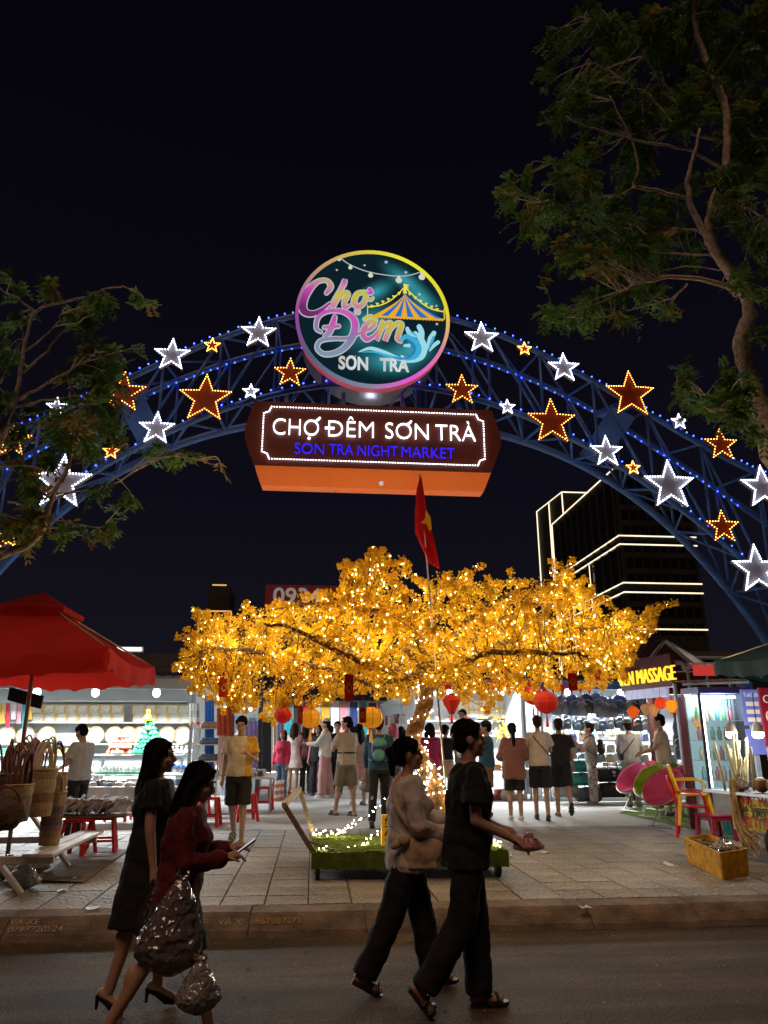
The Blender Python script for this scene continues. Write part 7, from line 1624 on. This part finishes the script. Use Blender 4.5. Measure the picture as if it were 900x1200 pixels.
# ================================================================ right: massage hut
m_mar = mat('maroon_paint', (.10, .014, .016), .55, var=.2, scale=4); m_trim = mat('white_trim', (.52, .52, .55), .5, var=.1); m_roofr = mat('maroon_roof_sheet', (.055, .016, .018), .55, var=.25, scale=6); m_beam = mat('brown_beam', (.26, .10, .04), .5, var=.2, scale=8)
HV = 14.6; pk = on_y(778, 752, HV); el = on_y(757, 786, HV); er = on_y(812, 782, HV)
hut = thing('massage_hut', 'maroon hut with white trimmed gable and a lit massage sign', 'hut', (pk.x, HV, .15)); hz = V((pk.x, HV, .15))
gab = [(el.x - pk.x - .06, el.z - .15), (pk.x - pk.x, pk.z - .15), (er.x - pk.x + .1, el.z - .15)]
b = MB(); b.prism(gab, .02, .06); b.build('gable', m_mar, hut)
for a, c in ((gab[0], gab[1]), (gab[1], gab[2])): b = MB(); b.beam((a[0] * 1.04, -.01, a[1] + .02), (c[0] * 1.04, -.01, c[1] + .02), .05, .11, up=(0, 1, 0)); b.build('gable_trim', m_trim, hut)
LR = 4.2; rw = gab[2][0]; zr0, zr1 = gab[0][1], gab[1][1]
for a, c in ((gab[0], gab[1]), (gab[1], (gab[2][0] * 3.2, zr0 - (zr1 - zr0) * 1.2))):
    n = 26; vs = []; fs = []; b = MB()
    for i in range(n + 1): y = -.12 + LR * i / n; o_ = .018 * (i % 2); vs += [(a[0], y, a[1] + .05 + o_), (c[0], y, c[1] + .05 + o_)]
    for i in range(n): fs.append((2 * i, 2 * i + 2, 2 * i + 3, 2 * i + 1))
    b.add(vs, fs); b.build('roof_sheet', m_roofr, hut)
b = MB(); b.box((.5, .1, zr0 - .24), (1.9, .16, .44)); b.build('header', m_mar, hut)
b = MB(); b.tube([(.1, -.1, zr0 - .62), (1.0, -.1, zr0 - .60)], .09, 8); b.build('log_beam', m_beam, hut)
for px in (767, 838): p = on_y(px, 880, HV + 1.6); b = MB(); b.box((p.x - pk.x, 1.6, (zr0 - .4) / 2), (.11, .11, zr0 - .4)); b.build('post', m_mar, hut)
b = MB(); b.tube(curve3([on_y(791, 777, HV - .3) - hz, on_y(799, 777, HV - .3) - hz, on_y(802, 784, HV - .3) - hz, on_y(806, 783, HV - .3) - hz, on_y(811, 780, HV - .3) - hz], 4), .05, 8); b.build('vent_pipe', m_trim, hut, smooth=True)
# lit sign, turned towards the aisle
sL, sR = on_y(727, 800, 15.4), on_y(782, 797, 13.7); sd_ = sR - sL; an_ = math.atan2(sd_.y, sd_.x); W = math.hypot(sd_.x, sd_.y); zc_ = (on_y(727, 797, 15.4).z + on_y(782, 793, 13.7).z) / 2
sg = thing('massage_sign', 'lit yellow massage sign with lotus on a maroon board', 'sign', ((sL.x + sR.x) / 2, (sL.y + sR.y) / 2, zc_), an_)
b = MB(); b.box((.05, .05, .09), (W + .15, .05, .62)); b.build('board', m_mar, sg); b = MB(); b.box((.1, .0, -.30), (W * .86, .05, .18)); b.build('lower_strip', mat('strip_lilac', (.45, .45, .62), .5, emit=(.42, .44, .70), es=.45, var=.3, scale=12), sg)
m_yl = glow('yellow_sign_led', (1, .62, .03), 1.5, 'AUTO'); text('SEN MASSAGE', .40, 'lettering', m_yl, sg, (.14, .0, .02), depth=.02, xs=.80, bold=-.004)
b = MB()
for a in (-1.1, -.55, 0, .55, 1.1): b = MB(); b.sphere((-W / 2 + .10 + math.sin(a) * .09, -.01, -.06 + math.cos(a) * .11), (.035, .012, .11), 8, 6, (0, a, 0)); b.build('lotus_petal', m_yl, sg)
p = on_y(733, 790, 15.0); t = thing('small_flag', 'small red flag with a yellow star at the corner of the massage sign', 'flag', p, an_); b = MB(); b.box((0, 0, 0), (.22, .006, .19)); b.build('cloth', m_flag, t); b = MB(); b.prism(star_poly(.06, .4), -.008, -.004); b.build('flag_star', m_fy, t); b = MB(); b.tube([(-.11, 0, -.3), (-.11, 0, .12)], .006, 5); b.build('stick', m_wood, t)
for px, py, v, r_, sh, col, lb, g in ((742, 834, 13.9, 8, 'diamond', ORG, 'orange pointed lantern at the left end of the hut row', .55), (757, 831, 14.3, 6.5, 'drop', PAL, 'pale small lantern between the orange ones', .25), (766, 832, 13.8, 7, 'drop', PAL, 'pale peach lantern hanging by the hut post', .45), (774, 824, 13.6, 7.5, 'round', (.80, .07, .015), 'bright red lantern below the massage sign', .8), (787, 827, 13.5, 7.5, 'drop', (.90, .36, .02), 'glowing amber lantern right of the bright red one', 1.0), (803, 836, 13.2, 11, 'flat', (.75, .07, .02), 'flat red printed lantern beside the log beam', .6), (820, 846, 12.6, 9, 'drop', (.85, .45, .08), 'tall yellow lantern in front of the hut post', .7), (825, 829, 13.0, 7, 'round', (.75, .26, .03), 'small orange lantern above the tall yellow one', .5)): lantern(px, py, v, r_, sh, col, lb, g, 'lanterns on the massage hut', tassel=(px in (803, 742)))
lamp(hut, (.4, .8, zr0 - .75), 60, (1, .85, .68), .15)
# awnings beside the hut
a0, a1 = on_y(800, 800, 12.6), on_y(878, 797, 11.6); t = thing('metal_awning', 'grey sheet awning sloping over the drinks cabinet', 'awning', a0); b = MB(); n = 16; vs = []; fs = []
for i in range(n + 1): u = i / n; q = (a1 - a0) * u; vs += [q + V((0, 0, .012 * (i % 2))), q + V((.35, 1.1, .10 + .012 * (i % 2)))]
for i in range(n): fs.append((2 * i, 2 * i + 2, 2 * i + 3, 2 * i + 1))
b.add(vs, fs); b.build('sheet', m_roofm, t); b = MB(); b.beam((0, 0, -.03), a1 - a0 - V((0, 0, .03)), .04); b.build('edge_rail', m_post, t)
for f in (.04, .96): b = MB(); q = (a1 - a0) * f; b.beam(q + V((.3, 1.0, .05)), V((q.x + .3, q.y + 1.0, .15 - a0.z)), .05); b.build('post', m_post, t)
a0, a1 = on_y(812, 786, 13.2), on_y(838, 786, 12.6); t = thing('red_awning_strip', 'short red lit awning strip with white scallops beside the hut roof', 'awning', a0); b = MB(); d = a1 - a0; b.add([(0, 0, .13), d + V((0, 0, .10)), d + V((0, 0, -.09)), (0, 0, -.09), V((.05, .4, .16)), d + V((.05, .4, .13))], [(0, 1, 2, 3), (0, 4, 5, 1)]); b.build('cloth', mat('red_lit_cloth', (.70, .05, .04), .6, emit=(.9, .05, .04), es=.35, var=.1), t)
for k in range(6): b = MB(); q = d * ((k + .5) / 6); b.sphere(q + V((0, -.012, .12)), (.05, .012, .03), 8, 5); b.build('scallop', m_trim, t)
for f in (0.05, .95): b = MB(); q = d * f; b.beam(q + V((.03, .3, .1)), V((q.x + .03, q.y + .3, .15 - a0.z)), .04); b.build('post', m_post, t)

# folding moon chairs
m_ctube = mat('chair_tube_steel', (.45, .42, .36), .35, metal=.7, var=.1)
def moon_chair(px, py, col, nm, label, rz, s=1.0):
    p = on_z(px, py); t = thing('moon_chair', label, 'chair', p, rz, 'moon chairs by the hut'); t.scale = (s,) * 3; m = mat('chair_pad_' + nm, col, .8, var=.14, scale=6, bump=.5, bscale=18)
    tm = Matrix.Translation((0, 0, .50)) @ Matrix.Rotation(R(-46), 4, 'Y')           # chair faces -x: pad tipped back
    def pad(cx_, cy2, rx, ry, cup, name):
        b = MB(); nr_, na = 9, 32; top = [];
        for s_ in (0, 1):
            for j in range(nr_ + 1):
                u = j / nr_
                for k in range(na): a = 2 * math.pi * k / na; th = .045 * (1 - u ** 4) + .012; puff = .012 * math.sin(a * 6) * math.sin(u * 9); top.append(tm @ V((cx_ + rx * u * math.cos(a), cy2 + ry * u * math.sin(a), cup * u * u + (th if s_ else -th) + puff)))
        b.v = [tuple(q) for q in top]; n2 = (nr_ + 1) * na
        for s_ in (0, 1):
            for j in range(nr_):
                for k in range(na): a, c = s_ * n2 + j * na + k, s_ * n2 + j * na + (k + 1) % na; b.f.append((a, c, c + na, a + na)); b.mi.append(0)
        for k in range(na): a, c = nr_ * na + k, nr_ * na + (k + 1) % na; b.f.append((a, c, c + n2, a + n2)); b.mi.append(0)
        return b.build(name, m, t, smooth=True)
    pad(0, 0, .40, .40, .24, 'seat_pad'); pad(.50, 0, .15, .19, .02, 'head_pad')
    rim = [tm @ V((.40 * math.cos(a), .40 * math.sin(a), .235)) for a in [2 * math.pi * k / 28 for k in range(29)]]
    b = MB(); b.tube([q - V((0, 0, .02)) for q in rim], .014, 6, cap=False); b.build('rim_tube', m_ctube, t, smooth=True)
    for sy in (-1, 1):
        for pq in (((-.24, sy * .26, .36), (.30, sy * .26, .02), (.36, sy * .26, .0)), ((.26, sy * .26, .72), (-.22, sy * .26, .02), (-.34, sy * .26, .0))): b = MB(); b.tube(pq, .012, 6); b.build('leg', m_ctube, t)
    for x in (-.33, .35): b = MB(); b.tube([(x, -.26, .014), (x, .26, .014)], .012, 6); b.build('foot_bar', m_ctube, t)
    return t
PNK, LIM = (.52, .055, .16), (.24, .34, .015)
moon_chair(752, 950, PNK, 'pink', 'pink moon chair at the back beside the man in grey', R(20), .98); moon_chair(776, 957, LIM, 'lime', 'lime green moon chair between two pink ones', R(22), 1.0)
moon_chair(790, 969, (.42, .04, .12), 'rose', 'deep pink moon chair in front of the lime green one', R(24), .98); moon_chair(824, 944, PNK, 'pink', 'pink moon chair behind the plastic chairs, against the posts', R(60), .95)
b = MB(); g0 = [on_z(x, y, .153) for x, y in ((724, 953), (812, 972), (845, 950), (770, 938))]; b.add([V((q.x, q.y, .157)) for q in g0], [(0, 1, 2, 3)]); o = b.build('green_mat', m_turf, None); tag(o, 'thin green turf mat under the moon chairs', 'mat')
# monobloc chairs
def mono_chair(p, m, label, rz, z=0, s=1.0, arms=True):
    t = thing('plastic_armchair', label, 'chair', (p[0], p[1], p[2] + z), rz); t.scale = (s,) * 3
    b = MB(); b.prism([(-.21, -.20), (.21, -.22), (.21, .20), (.17, .23), (-.17, .23), (-.21, .20)], .42, .445, axis='z'); b.build('seat', m, t, bevel=.008)
    for sx, sy in ((-1, -1), (1, -1), (-1, 1), (1, 1)): b = MB(); b.tube([(sx * .25, sy * .25 - (.0 if sy < 0 else -.02), 0), (sx * .2, sy * .2, .43)], [.026, .032], 6); b.build('leg', m, t)
    b = MB(); P = [V((-.2, -.2, .43)), V((-.22, -.27, .68)), V((-.13, -.31, .84)), V((.13, -.31, .84)), V((.22, -.27, .68)), V((.2, -.2, .43))]; b.tube(curve3(P, 4), .022, 6, flat=.6); b.build('back_frame', m, t, smooth=True)
    for k in range(4): x = -.11 + .073 * k; b = MB(); b.beam((x, -.205, .44), (x * .95, -.305, .83), .045, .010); b.build('back_slat', m, t)
    if arms:
        for sx in (-1, 1): b = MB(); b.tube(curve3([V((sx * .21, -.25, .64)), V((sx * .25, -.05, .65)), V((sx * .26, .14, .63)), V((sx * .24, .20, .42))], 4), .022, 6, flat=.6); b.build('armrest', m, t, smooth=True)
    return t
m_yelpl = mat('yellow_plastic', (.72, .40, .008), .4, var=.06); m_darkred = mat('dark_red_plastic', (.26, .012, .035), .4, var=.08)
cp = on_z(815, 980); mono_chair(cp, m_redpl, 'red plastic armchair beside the low maroon table', R(-118)); mono_chair((cp.x + .03, cp.y, cp.z), m_yelpl, 'yellow plastic armchair stacked on the red one', R(-112), .17)
# low maroon table
p = on_z(841, 984); t = thing('low_plastic_table', 'low maroon plastic table beside the drinks stand', 'table', p, R(8)); b = MB(); b.box((0, 0, .335), (.42, .42, .03)); b.build('top', m_darkred, t, bevel=.012); b = MB(); b.box((0, 0, .295), (.38, .38, .05)); b.build('apron', m_darkred, t)
for sx in (-1, 1):
    for sy in (-1, 1): b = MB(); b.beam((sx * .19, sy * .19, 0), (sx * .17, sy * .17, .31), .05); b.build('leg', m_darkred, t)
b = MB(); b.lathe([(.10, 0), (.13, .2), (.135, .21)], 14); o = b.build('plastic_basin', mat('green_plastic', (.03, .24, .20), .4, var=.1), None, loc=on_z(858, 978)); tag(o, 'green plastic basin under the drinks stand', 'basin')
# yellow wooden box with cane husks
q1, q2, q3 = on_z(848, 1032), on_z(806, 1010), on_z(886, 1024); bx = thing('yellow_crate', 'scuffed yellow wooden box full of husks and bags', 'crate', q1); e1, e2 = q2 - q1, (q3 - q1); e2 = e2.normalized() * .52; hB = .27; m_ycr = mat('yellow_wood_paint', (.55, .27, .012), .6, var=.35, scale=11, bump=.35, bscale=25)
def side_(a, c, nm='side_board'):
    b = MB(); d = (c - a); nn = V((-d.y, d.x, 0)).normalized() * .018; tp_ = 1.07; ctr = (e1 + e2) / 2
    def up_(q): return ctr + (q - ctr) * tp_ + V((0, 0, hB))
    b.add([a, c, up_(c), up_(a), a + nn, c + nn, up_(c) + nn, up_(a) + nn], [(0, 1, 2, 3), (7, 6, 5, 4), (0, 4, 5, 1), (1, 5, 6, 2), (2, 6, 7, 3), (3, 7, 4, 0)]); b.build(nm, m_ycr, bx)
Z3 = V((0, 0, .004)); side_(e1 + Z3, V((0, 0, 0)) + Z3); side_(V((0, 0, .004)), e2 + Z3); side_(e2 + Z3, e1 + e2 + Z3); side_(e1 + e2 + Z3, e1 + Z3)
b = MB(); b.add([q + V((0, 0, .03)) for q in (V((0, 0, 0)), e2, e1 + e2, e1)], [(0, 1, 2, 3)]); b.build('bottom', m_ycr, bx)
r_ = random.Random(77); b = MB()
for k in range(150):
    u, w2 = r_.uniform(.06, .94), r_.uniform(.08, .92); c = e1 * u + e2 * w2 + V((0, 0, r_.uniform(.14, .25))); b.box(c, (r_.uniform(.06, .2), r_.uniform(.01, .03), .006), (r_.uniform(-.6, .6), r_.uniform(-.6, .6), r_.uniform(0, 3)))
b.build('husks', mat('cane_husk', (.20, .15, .09), .85, var=.5, scale=20), bx, kind='stuff')
p = q1 + e1 * .25 + e2 * .5; plastic_bag('torn clear plastic bag lying on top of the yellow box', p + V((0, 0, .36)), .34, .14, .22, m_plasw, None, seed=40)

# sugarcane juice stand
LV = 9.6; cl0 = on_y(862, 985, LV); cdir = V((.24, -1, 0)).normalized(); side_n = V((-cdir.y, cdir.x, 0)); side_n = V((1, .24, 0)).normalized()
stand = thing('juice_cart', 'sugarcane juice cart with a yellow banner and steel counter', 'cart', (cl0.x, cl0.y, .15)); SO = V((cl0.x, cl0.y, 0)); zb0, zb1 = .34, on_y(858, 930, LV).z - .15
an2 = math.atan2(cdir.y, cdir.x); Lc = 1.7; Wd = .75
def cb(a, w, z): return cdir * a + side_n * w + V((0, 0, z))
b = MB(); P = [cb(0, 0, zb0), cb(Lc, 0, zb0), cb(Lc, Wd, zb0), cb(0, Wd, zb0)]; hh_ = V((0, 0, zb1 - zb0)); b.add(P + [q + hh_ for q in P], [(3, 2, 1, 0), (4, 5, 6, 7), (0, 1, 5, 4), (1, 2, 6, 5), (2, 3, 7, 6), (3, 0, 4, 7)]); b.build('body', m_steel, stand)
b = MB(); P = [cb(.02, -.012, zb0 + .02), cb(Lc - .02, -.012, zb0 + .02), cb(Lc - .02, -.012, zb1 - .04), cb(.02, -.012, zb1 - .04)]; b.add(P, [(0, 1, 2, 3)]); m_ban = mat('banner_yellow', (.75, .52, .03), .5, var=.12, scale=2.5, col2=(.45, .50, .03)); b.build('banner', m_ban, stand)
b = MB(); b.beam(cb(-.40, Wd / 2, zb1 + .015), cb(Lc + .05, Wd / 2, zb1 + .015), Wd + .12, .035); b.build('counter_top', m_steel, stand)
for a in (.05, Lc - .05):
    for w in (.05, Wd - .05): b = MB(); b.beam(cb(a, w, .0), cb(a, w, zb0), .04); b.build('leg', m_steel, stand)
m_btr = mat('banner_red_ink', (.60, .02, .03), .6, var=0); m_btd = mat('banner_dark_ink', (.03, .03, .03), .6, var=0); m_btp = mat('banner_pink_ink', (.65, .08, .12), .6, var=0)
H_ = zb1 - zb0
for body, sz, z, m_, xs in (('NƯỚC MÍA SIÊU SẠCH', .17, .84, m_btr, .78), ('Clean Sugarcane Juice', .115, .64, m_btd, .95), ('착즙 사탕수수 주스', .13, .44, m_btd, 1.05), ('鮮榨甘蔗汁 果汁', .15, .24, m_btp, 1.0)):
    q = cb(.04, -.022, zb0 + H_ * z); text(body, sz, 'banner_lettering', m_, stand, q, rot=(R(90), 0, an2), depth=.002, align='LEFT', xs=xs)
w0 = cb(.75, .3, .24); b = MB(); b.tube([w0 - side_n * .36, w0 - side_n * .30], .22, 22); wh = b.build('wheel', m_black, stand); b = MB(); b.tube([w0 - side_n * .37, w0 - side_n * .29], .13, 16); b.build('hub', m_steel, wh)
# things on the counter
zt2 = .15 + zb1 + .035
b = MB(); b.box((0, 0, .17), (.5, .4, .34)); b.box((0, 0, .35), (.54, .44, .02)); o = b.build('cane_press', m_steel, None, loc=SO + cb(.75, .45, zt2), rot=(0, 0, an2), bevel=.006); tag(o, 'boxy steel cane press on the juice counter', 'machine')
m_coco = mat('coconut_husk', (.17, .075, .03), .6, var=.3, scale=12); m_cocow = mat('coconut_white', (.70, .66, .58), .6, var=.08)
for k, (a, w) in enumerate(((.42, .12), (.60, .13), (.78, .12), (.52, .30))):
    t = thing('coconut', 'trimmed brown coconut with white top on the juice counter', 'coconut', SO + cb(a, w, zt2), 0, 'coconuts on the counter'); b = MB(); b.sphere((0, 0, .085), (.085, .085, .085), 14, 10); b.build('shell', m_coco, t, smooth=True); b = MB(); b.sphere((0, 0, .15), (.06, .06, .032), 12, 6); b.build('cut_top', m_cocow, t, smooth=True)
m_cane = mat('peeled_cane', (.62, .56, .34), .6, var=.15, scale=8)
for k in range(13):
    r_ = random.Random(k + 5); a, w = -.30 + r_.uniform(0, .45), .02 + r_.uniform(0, .40); h_ = r_.uniform(.35, .72); t = thing('sugarcane_stick', 'peeled pale sugarcane stick standing on the juice counter', 'sugarcane', SO + cb(a, w, zt2), 0, 'sugarcane sticks'); e = V((r_.uniform(-.08, .12), r_.uniform(-.1, .1), h_)); b = MB(); b.tube([e * (j / 6) for j in range(7)], [.016 + (.004 if j % 2 else 0) for j in range(7)], 8); b.build('stalk', m_cane, t, smooth=True); b = MB(); b.tube([e, e * 1.01], .013, 8); b.build('cut_end', m_cocow, t)
m_fib = mat('cane_fibre', (.48, .36, .18), .85, var=.35, scale=15); b = MB(); r_ = random.Random(9)
for k in range(60):
    a = cb(.12 + r_.uniform(-.05, .05), -.03 + r_.uniform(-.03, .02), zb1 + .05); m1 = a + V((r_.uniform(-.05, .05), r_.uniform(-.04, 0), -.35)); e = m1 + cdir * r_.uniform(.05, .35) + V((0, 0, -r_.uniform(.1, .4))); b.tube(curve3([a + V((0, 0, r_.uniform(0, .14))), m1, e], 4), .007, 4)
o = b.build('cane_fibre_bundle', m_fib, None, kind=None, loc=(cl0.x, cl0.y, .15)); tag(o, 'bundle of stringy crushed cane fibre hanging over the yellow banner', 'cane fibre')
o['kind'] = 'stuff'
p = SO + cb(.12, .08, zt2); plastic_bag('milky plastic bag of crushed ice on the corner of the juice counter', p + V((0, 0, .2)), .2, .2, .18, m_plasw, m_cocow, seed=51)
# glass drinks cabinet behind
GV = 12.2; g0 = on_y(831, 930, GV); gx1 = g0.x + .90; zg = on_y(829, 811, GV).z - .15
cab = thing('drinks_cabinet', 'tall lit glass drinks cabinet with purple header', 'cabinet', (g0.x, GV, .15)); W = gx1 - g0.x
m_glass = mat('cabinet_glass', (.75, .9, .95), .04, var=0, alpha=.16, spec=.8); m_cabf = mat('cabinet_frame_dark', (.05, .045, .07), .4, var=.1); m_cabi = mat('cabinet_inside', (.45, .62, .66), .5, emit=(.30, .62, .72), es=.50, var=.1)
b = MB(); b.box((W / 2, .55, zg / 2), (W, .03, zg)); b.build('back_wall', m_cabi, cab)
b = MB(); b.box((.015, .28, zg / 2), (.012, .50, zg)); b.build('side_glass', m_glass, cab); b = MB(); b.box((W - .015, .28, zg / 2), (.03, .52, zg)); b.build('side_wall', m_cabf, cab)
b = MB(); b.box((W / 2, .27, .3), (W - .07, .5, .6)); b.build('base', mat('cabinet_base_white', (.50, .52, .56), .4, var=.15), cab); b = MB(); b.box((W / 2, .24, zg + .03), (W + .02, .62, .10)); b.build('header', mat('header_purple', (.05, .04, .14), .5, emit=(.10, .06, .40), es=.06), cab)
b = MB(); b.box((.02, .54, zg / 2), (.05, .05, zg)); b.build('door_stile', m_mar, cab)
b = MB(); b.beam((-.16, .35, 0), (-.14, .35, zg - .1), .10, .05); b.build('side_post', m_mar, cab)
for x in (.02, W - .02): b = MB(); b.box((x, -.012, zg / 2), (.04, .03, zg)); b.build('door_stile', m_cabf, cab)
m_glass_dup = mat('cabinet_glass', (.75, .9, .95), .04, var=0, alpha=.16, spec=.8); b = MB(); b.box((W / 2, -.008, (zg + .62) / 2), (W - .08, .006, zg - .68)); b.build('glass_door', m_glass, cab)
b = MB(); b.tube([(.10, .06, .66), (.10, .06, zg - .05)], .016, 8); b.build('cabinet_tube', m_tube, cab); b = MB(); b.tube([(.12, .2, zg - .07), (W - .12, .2, zg - .07)], .02, 8); b.build('cabinet_tube', m_tube, cab)
lamp(cab, (W / 2, .15, zg - .2), 25, (.75, .95, 1), .1)
for k in range(4):
    z = .75 + k * .32; b = MB(); b.box((W / 2, .3, z), (W - .08, .44, .012)); b.build('rack', m_shelf, cab)
    for j in range(6):
        b = MB(); b.lathe([(.035, 0), (.04, .13), (.018, .18), (.018, .22)], 10); c_ = (j * 3 + k) % 4; o = b.build('bottle', mat('bottle_%d' % c_, ((.10, .35, .40), (.55, .50, .40), (.50, .12, .16), (.14, .30, .10))[c_], .25, var=.1), None, loc=(g0.x + .1 + j * .12, GV + .28, .15 + z + .008), smooth=True); tag(o, ('teal', 'cream', 'pink', 'green')[c_] + ' drink bottle inside the glass cabinet', 'bottle', 'bottles in the cabinet ' + str(c_))
# menu boards and hanging bulbs
mv = 10.4; mA, mB = on_y(868, 808, mv), on_y(890, 808, mv); zl, zm = on_y(868, 850, mv).z, on_y(868, 880, mv).z
m_menu = mat('menu_purple', (.10, .12, .34), .5, emit=(.14, .18, .55), es=.45, var=.2, scale=3); m_pill = mat('menu_pill', (.6, .5, .42), .5, emit=(.6, .48, .40), es=.5, var=0)
mn = thing('menu_board', 'purple blue menu board with cream price strips beside the cabinet', 'menu', (mA.x, mv, .15)); W = mB.x - mA.x; b = MB(); b.box((W / 2, .02, (mA.z + zl) / 2 - .15), (W, .03, mA.z - zl)); b.build('panel', m_menu, mn); b = MB(); b.box((W / 2, .02, (zl + zm) / 2 - .2), (W, .03, zl - zm)); b.build('panel', m_menu, mn)
b = MB(); b.box((W / 2, .07, (mA.z - .15) / 2), (.06, .05, mA.z - .15)); b.build('stand_post', m_post, mn)
for k in range(3): b = MB(); b.box((W / 2, -.002, mA.z - .15 - .20 - k * .11), (W * .66, .012, .06)); b.build('price_strip', m_pill, mn)
text('TakLife', .085, 'menu_title', m_white, mn, (W / 2, -.004, mA.z - .15 - .075), depth=.003)
rA = on_y(889, 806, 10.2); rb = thing('red_price_board', 'dark red board with white characters at the edge of the juice stand', 'sign', (rA.x, 10.2, .15)); zt3 = rA.z - .15; zb3 = on_y(889, 875, 10.2).z - .15; b = MB(); b.box((.45, .02, (zt3 + zb3) / 2), (.9, .04, zt3 - zb3)); b.build('board', mat('board_red', (.22, .008, .02), .5, emit=(.3, .01, .03), es=.25, var=.1), rb); text('CHÈ', .16, 'board_lettering', m_pill, rb, (.03, -.008, zt3 - .16), depth=.004, align='LEFT'); text('09', .21, 'board_lettering', m_pill, rb, (.04, -.008, zt3 - .40), depth=.004, align='LEFT')
for x in (.06, .84): b = MB(); b.box((x, .06, zt3 / 2), (.05, .04, zt3)); b.build('post', m_post, rb)
m_shade = mat('lamp_shade_grey', (.30, .27, .25), .5, var=.1)
for px, py, v, lb in ((857, 858, 9.9, 'hanging lamp with dark shade lit white below, left of the pair at the juice stand'), (888, 858, 9.6, 'hanging lamp with pale shade lit white below, beside the red board')):
    p = on_y(px, py, v); t = thing('hanging_lamp', lb, 'lamp', p); b = MB(); b.lathe([(.025, .13), (.05, .10), (.075, .02), (.078, 0)], 16, cap=False); b.build('shade', m_shade if px < 870 else m_wallp, t, smooth=True); b = MB(); b.lathe([(.074, 0), (.072, -.05), (.05, -.075), (.01, -.08)], 16); b.build('bulb', m_bulb, t, smooth=True); b = MB(); b.tube([(0, 0, .12), (0, 0, .5)], .006, 5); b.build('cord', m_wire, t); lamp(t, (0, 0, -.12), 22, (1, .97, .9), .05)
# ================================================================ more goods filling the stalls
for k, py in enumerate((884, 905, 924)):
    v = (16.9, 16.6, 16.3)[k]; z = on_y(60, py, v).z; t = thing('side_shelf', ('upper', 'middle', 'lower')[k] + ' white side shelf behind the vendor in grey', 'shelf', ((on_y(-5, py, v).x + on_y(108, py, v).x) / 2, v, .15)); W = on_y(108, py, v).x - on_y(-5, py, v).x
    b = MB(); b.box((0, 0, z - .165), (W, .3, .024)); b.build('board', m_shelf, t)
    for sx in (-1, 1): b = MB(); b.box((sx * (W / 2 - .03), 0, (z - .18) / 2), (.04, .24, z - .18)); b.build('leg', m_shelf, t)
    goods_on(t.location.x - W / 2 + .1, t.location.x + W / 2 - .1, v - .08, v + .08, z + .0, 16, 'small colourful item on the ' + ('upper', 'middle', 'lower')[k] + ' side shelf', 'items on the side shelf %d' % k, (0, 0, 3, 4, 6, 7, 7), 1.1)
hz_ = [('teal', (.03, .22, .24)), ('mustard', (.50, .30, .04)), ('crimson', (.40, .03, .05)), ('white', (.68, .68, .66)), ('pink', (.60, .25, .30))]
for k in range(7):
    nm, c = hz_[k % 5]; px = -6 + k * 6.4; hanging(px, px + 5, 824, 843 + (k % 3) * 5, 16.9, fabric(nm, c), 'hanging_toy_bag', nm + ' cloth bag hanging at the left end of the souvenir stall', 'bag', 1, .02, 'cloth bags ' + nm)
zs2 = on_y(400, 893, 32.0).z; ct6 = counter('long table of goods at the far end of the aisle', -4.5, 5.0, 31.6, 32.5, zs2 - .15, m_cloth); goods_on(-4.4, 4.9, 31.7, 32.4, zs2, 60, 'jumble of goods on the long table closing the aisle', '', s=1.8, stuff=True)
for k in range(3):
    z = 1.1 + k * .45; b = MB(); b.box((0, 1.2, z), (10, .35, .03)); b.build('shelf', m_shelf, st3); goods_on(-4.6, 5.0, 35.55, 35.75, .15 + z + .02, 44, 'row of parcels on the %s shelf of the stall closing the aisle' % ('low', 'middle', 'high')[k], '', s=2.2, stuff=True)
for k in range(3):
    z = .8 + k * .5; b = MB(); b.box((-1.9, 0, z), (.5, 6.4, .03)); b.build('shelf', m_shelf, st6); goods_on(2.75, 3.1, 23.3, 29.6, .15 + z + .02, 30, 'row of cartons on the %s shelf right of the aisle' % ('low', 'middle', 'high')[k], '', s=2.0, stuff=True)
rowfig('buddha', WHT, 16.0, 906, 60, 112, 9, 1.3, 'white seated figurine behind the vendor in grey', 'white figurines by the vendor')
bake_all()
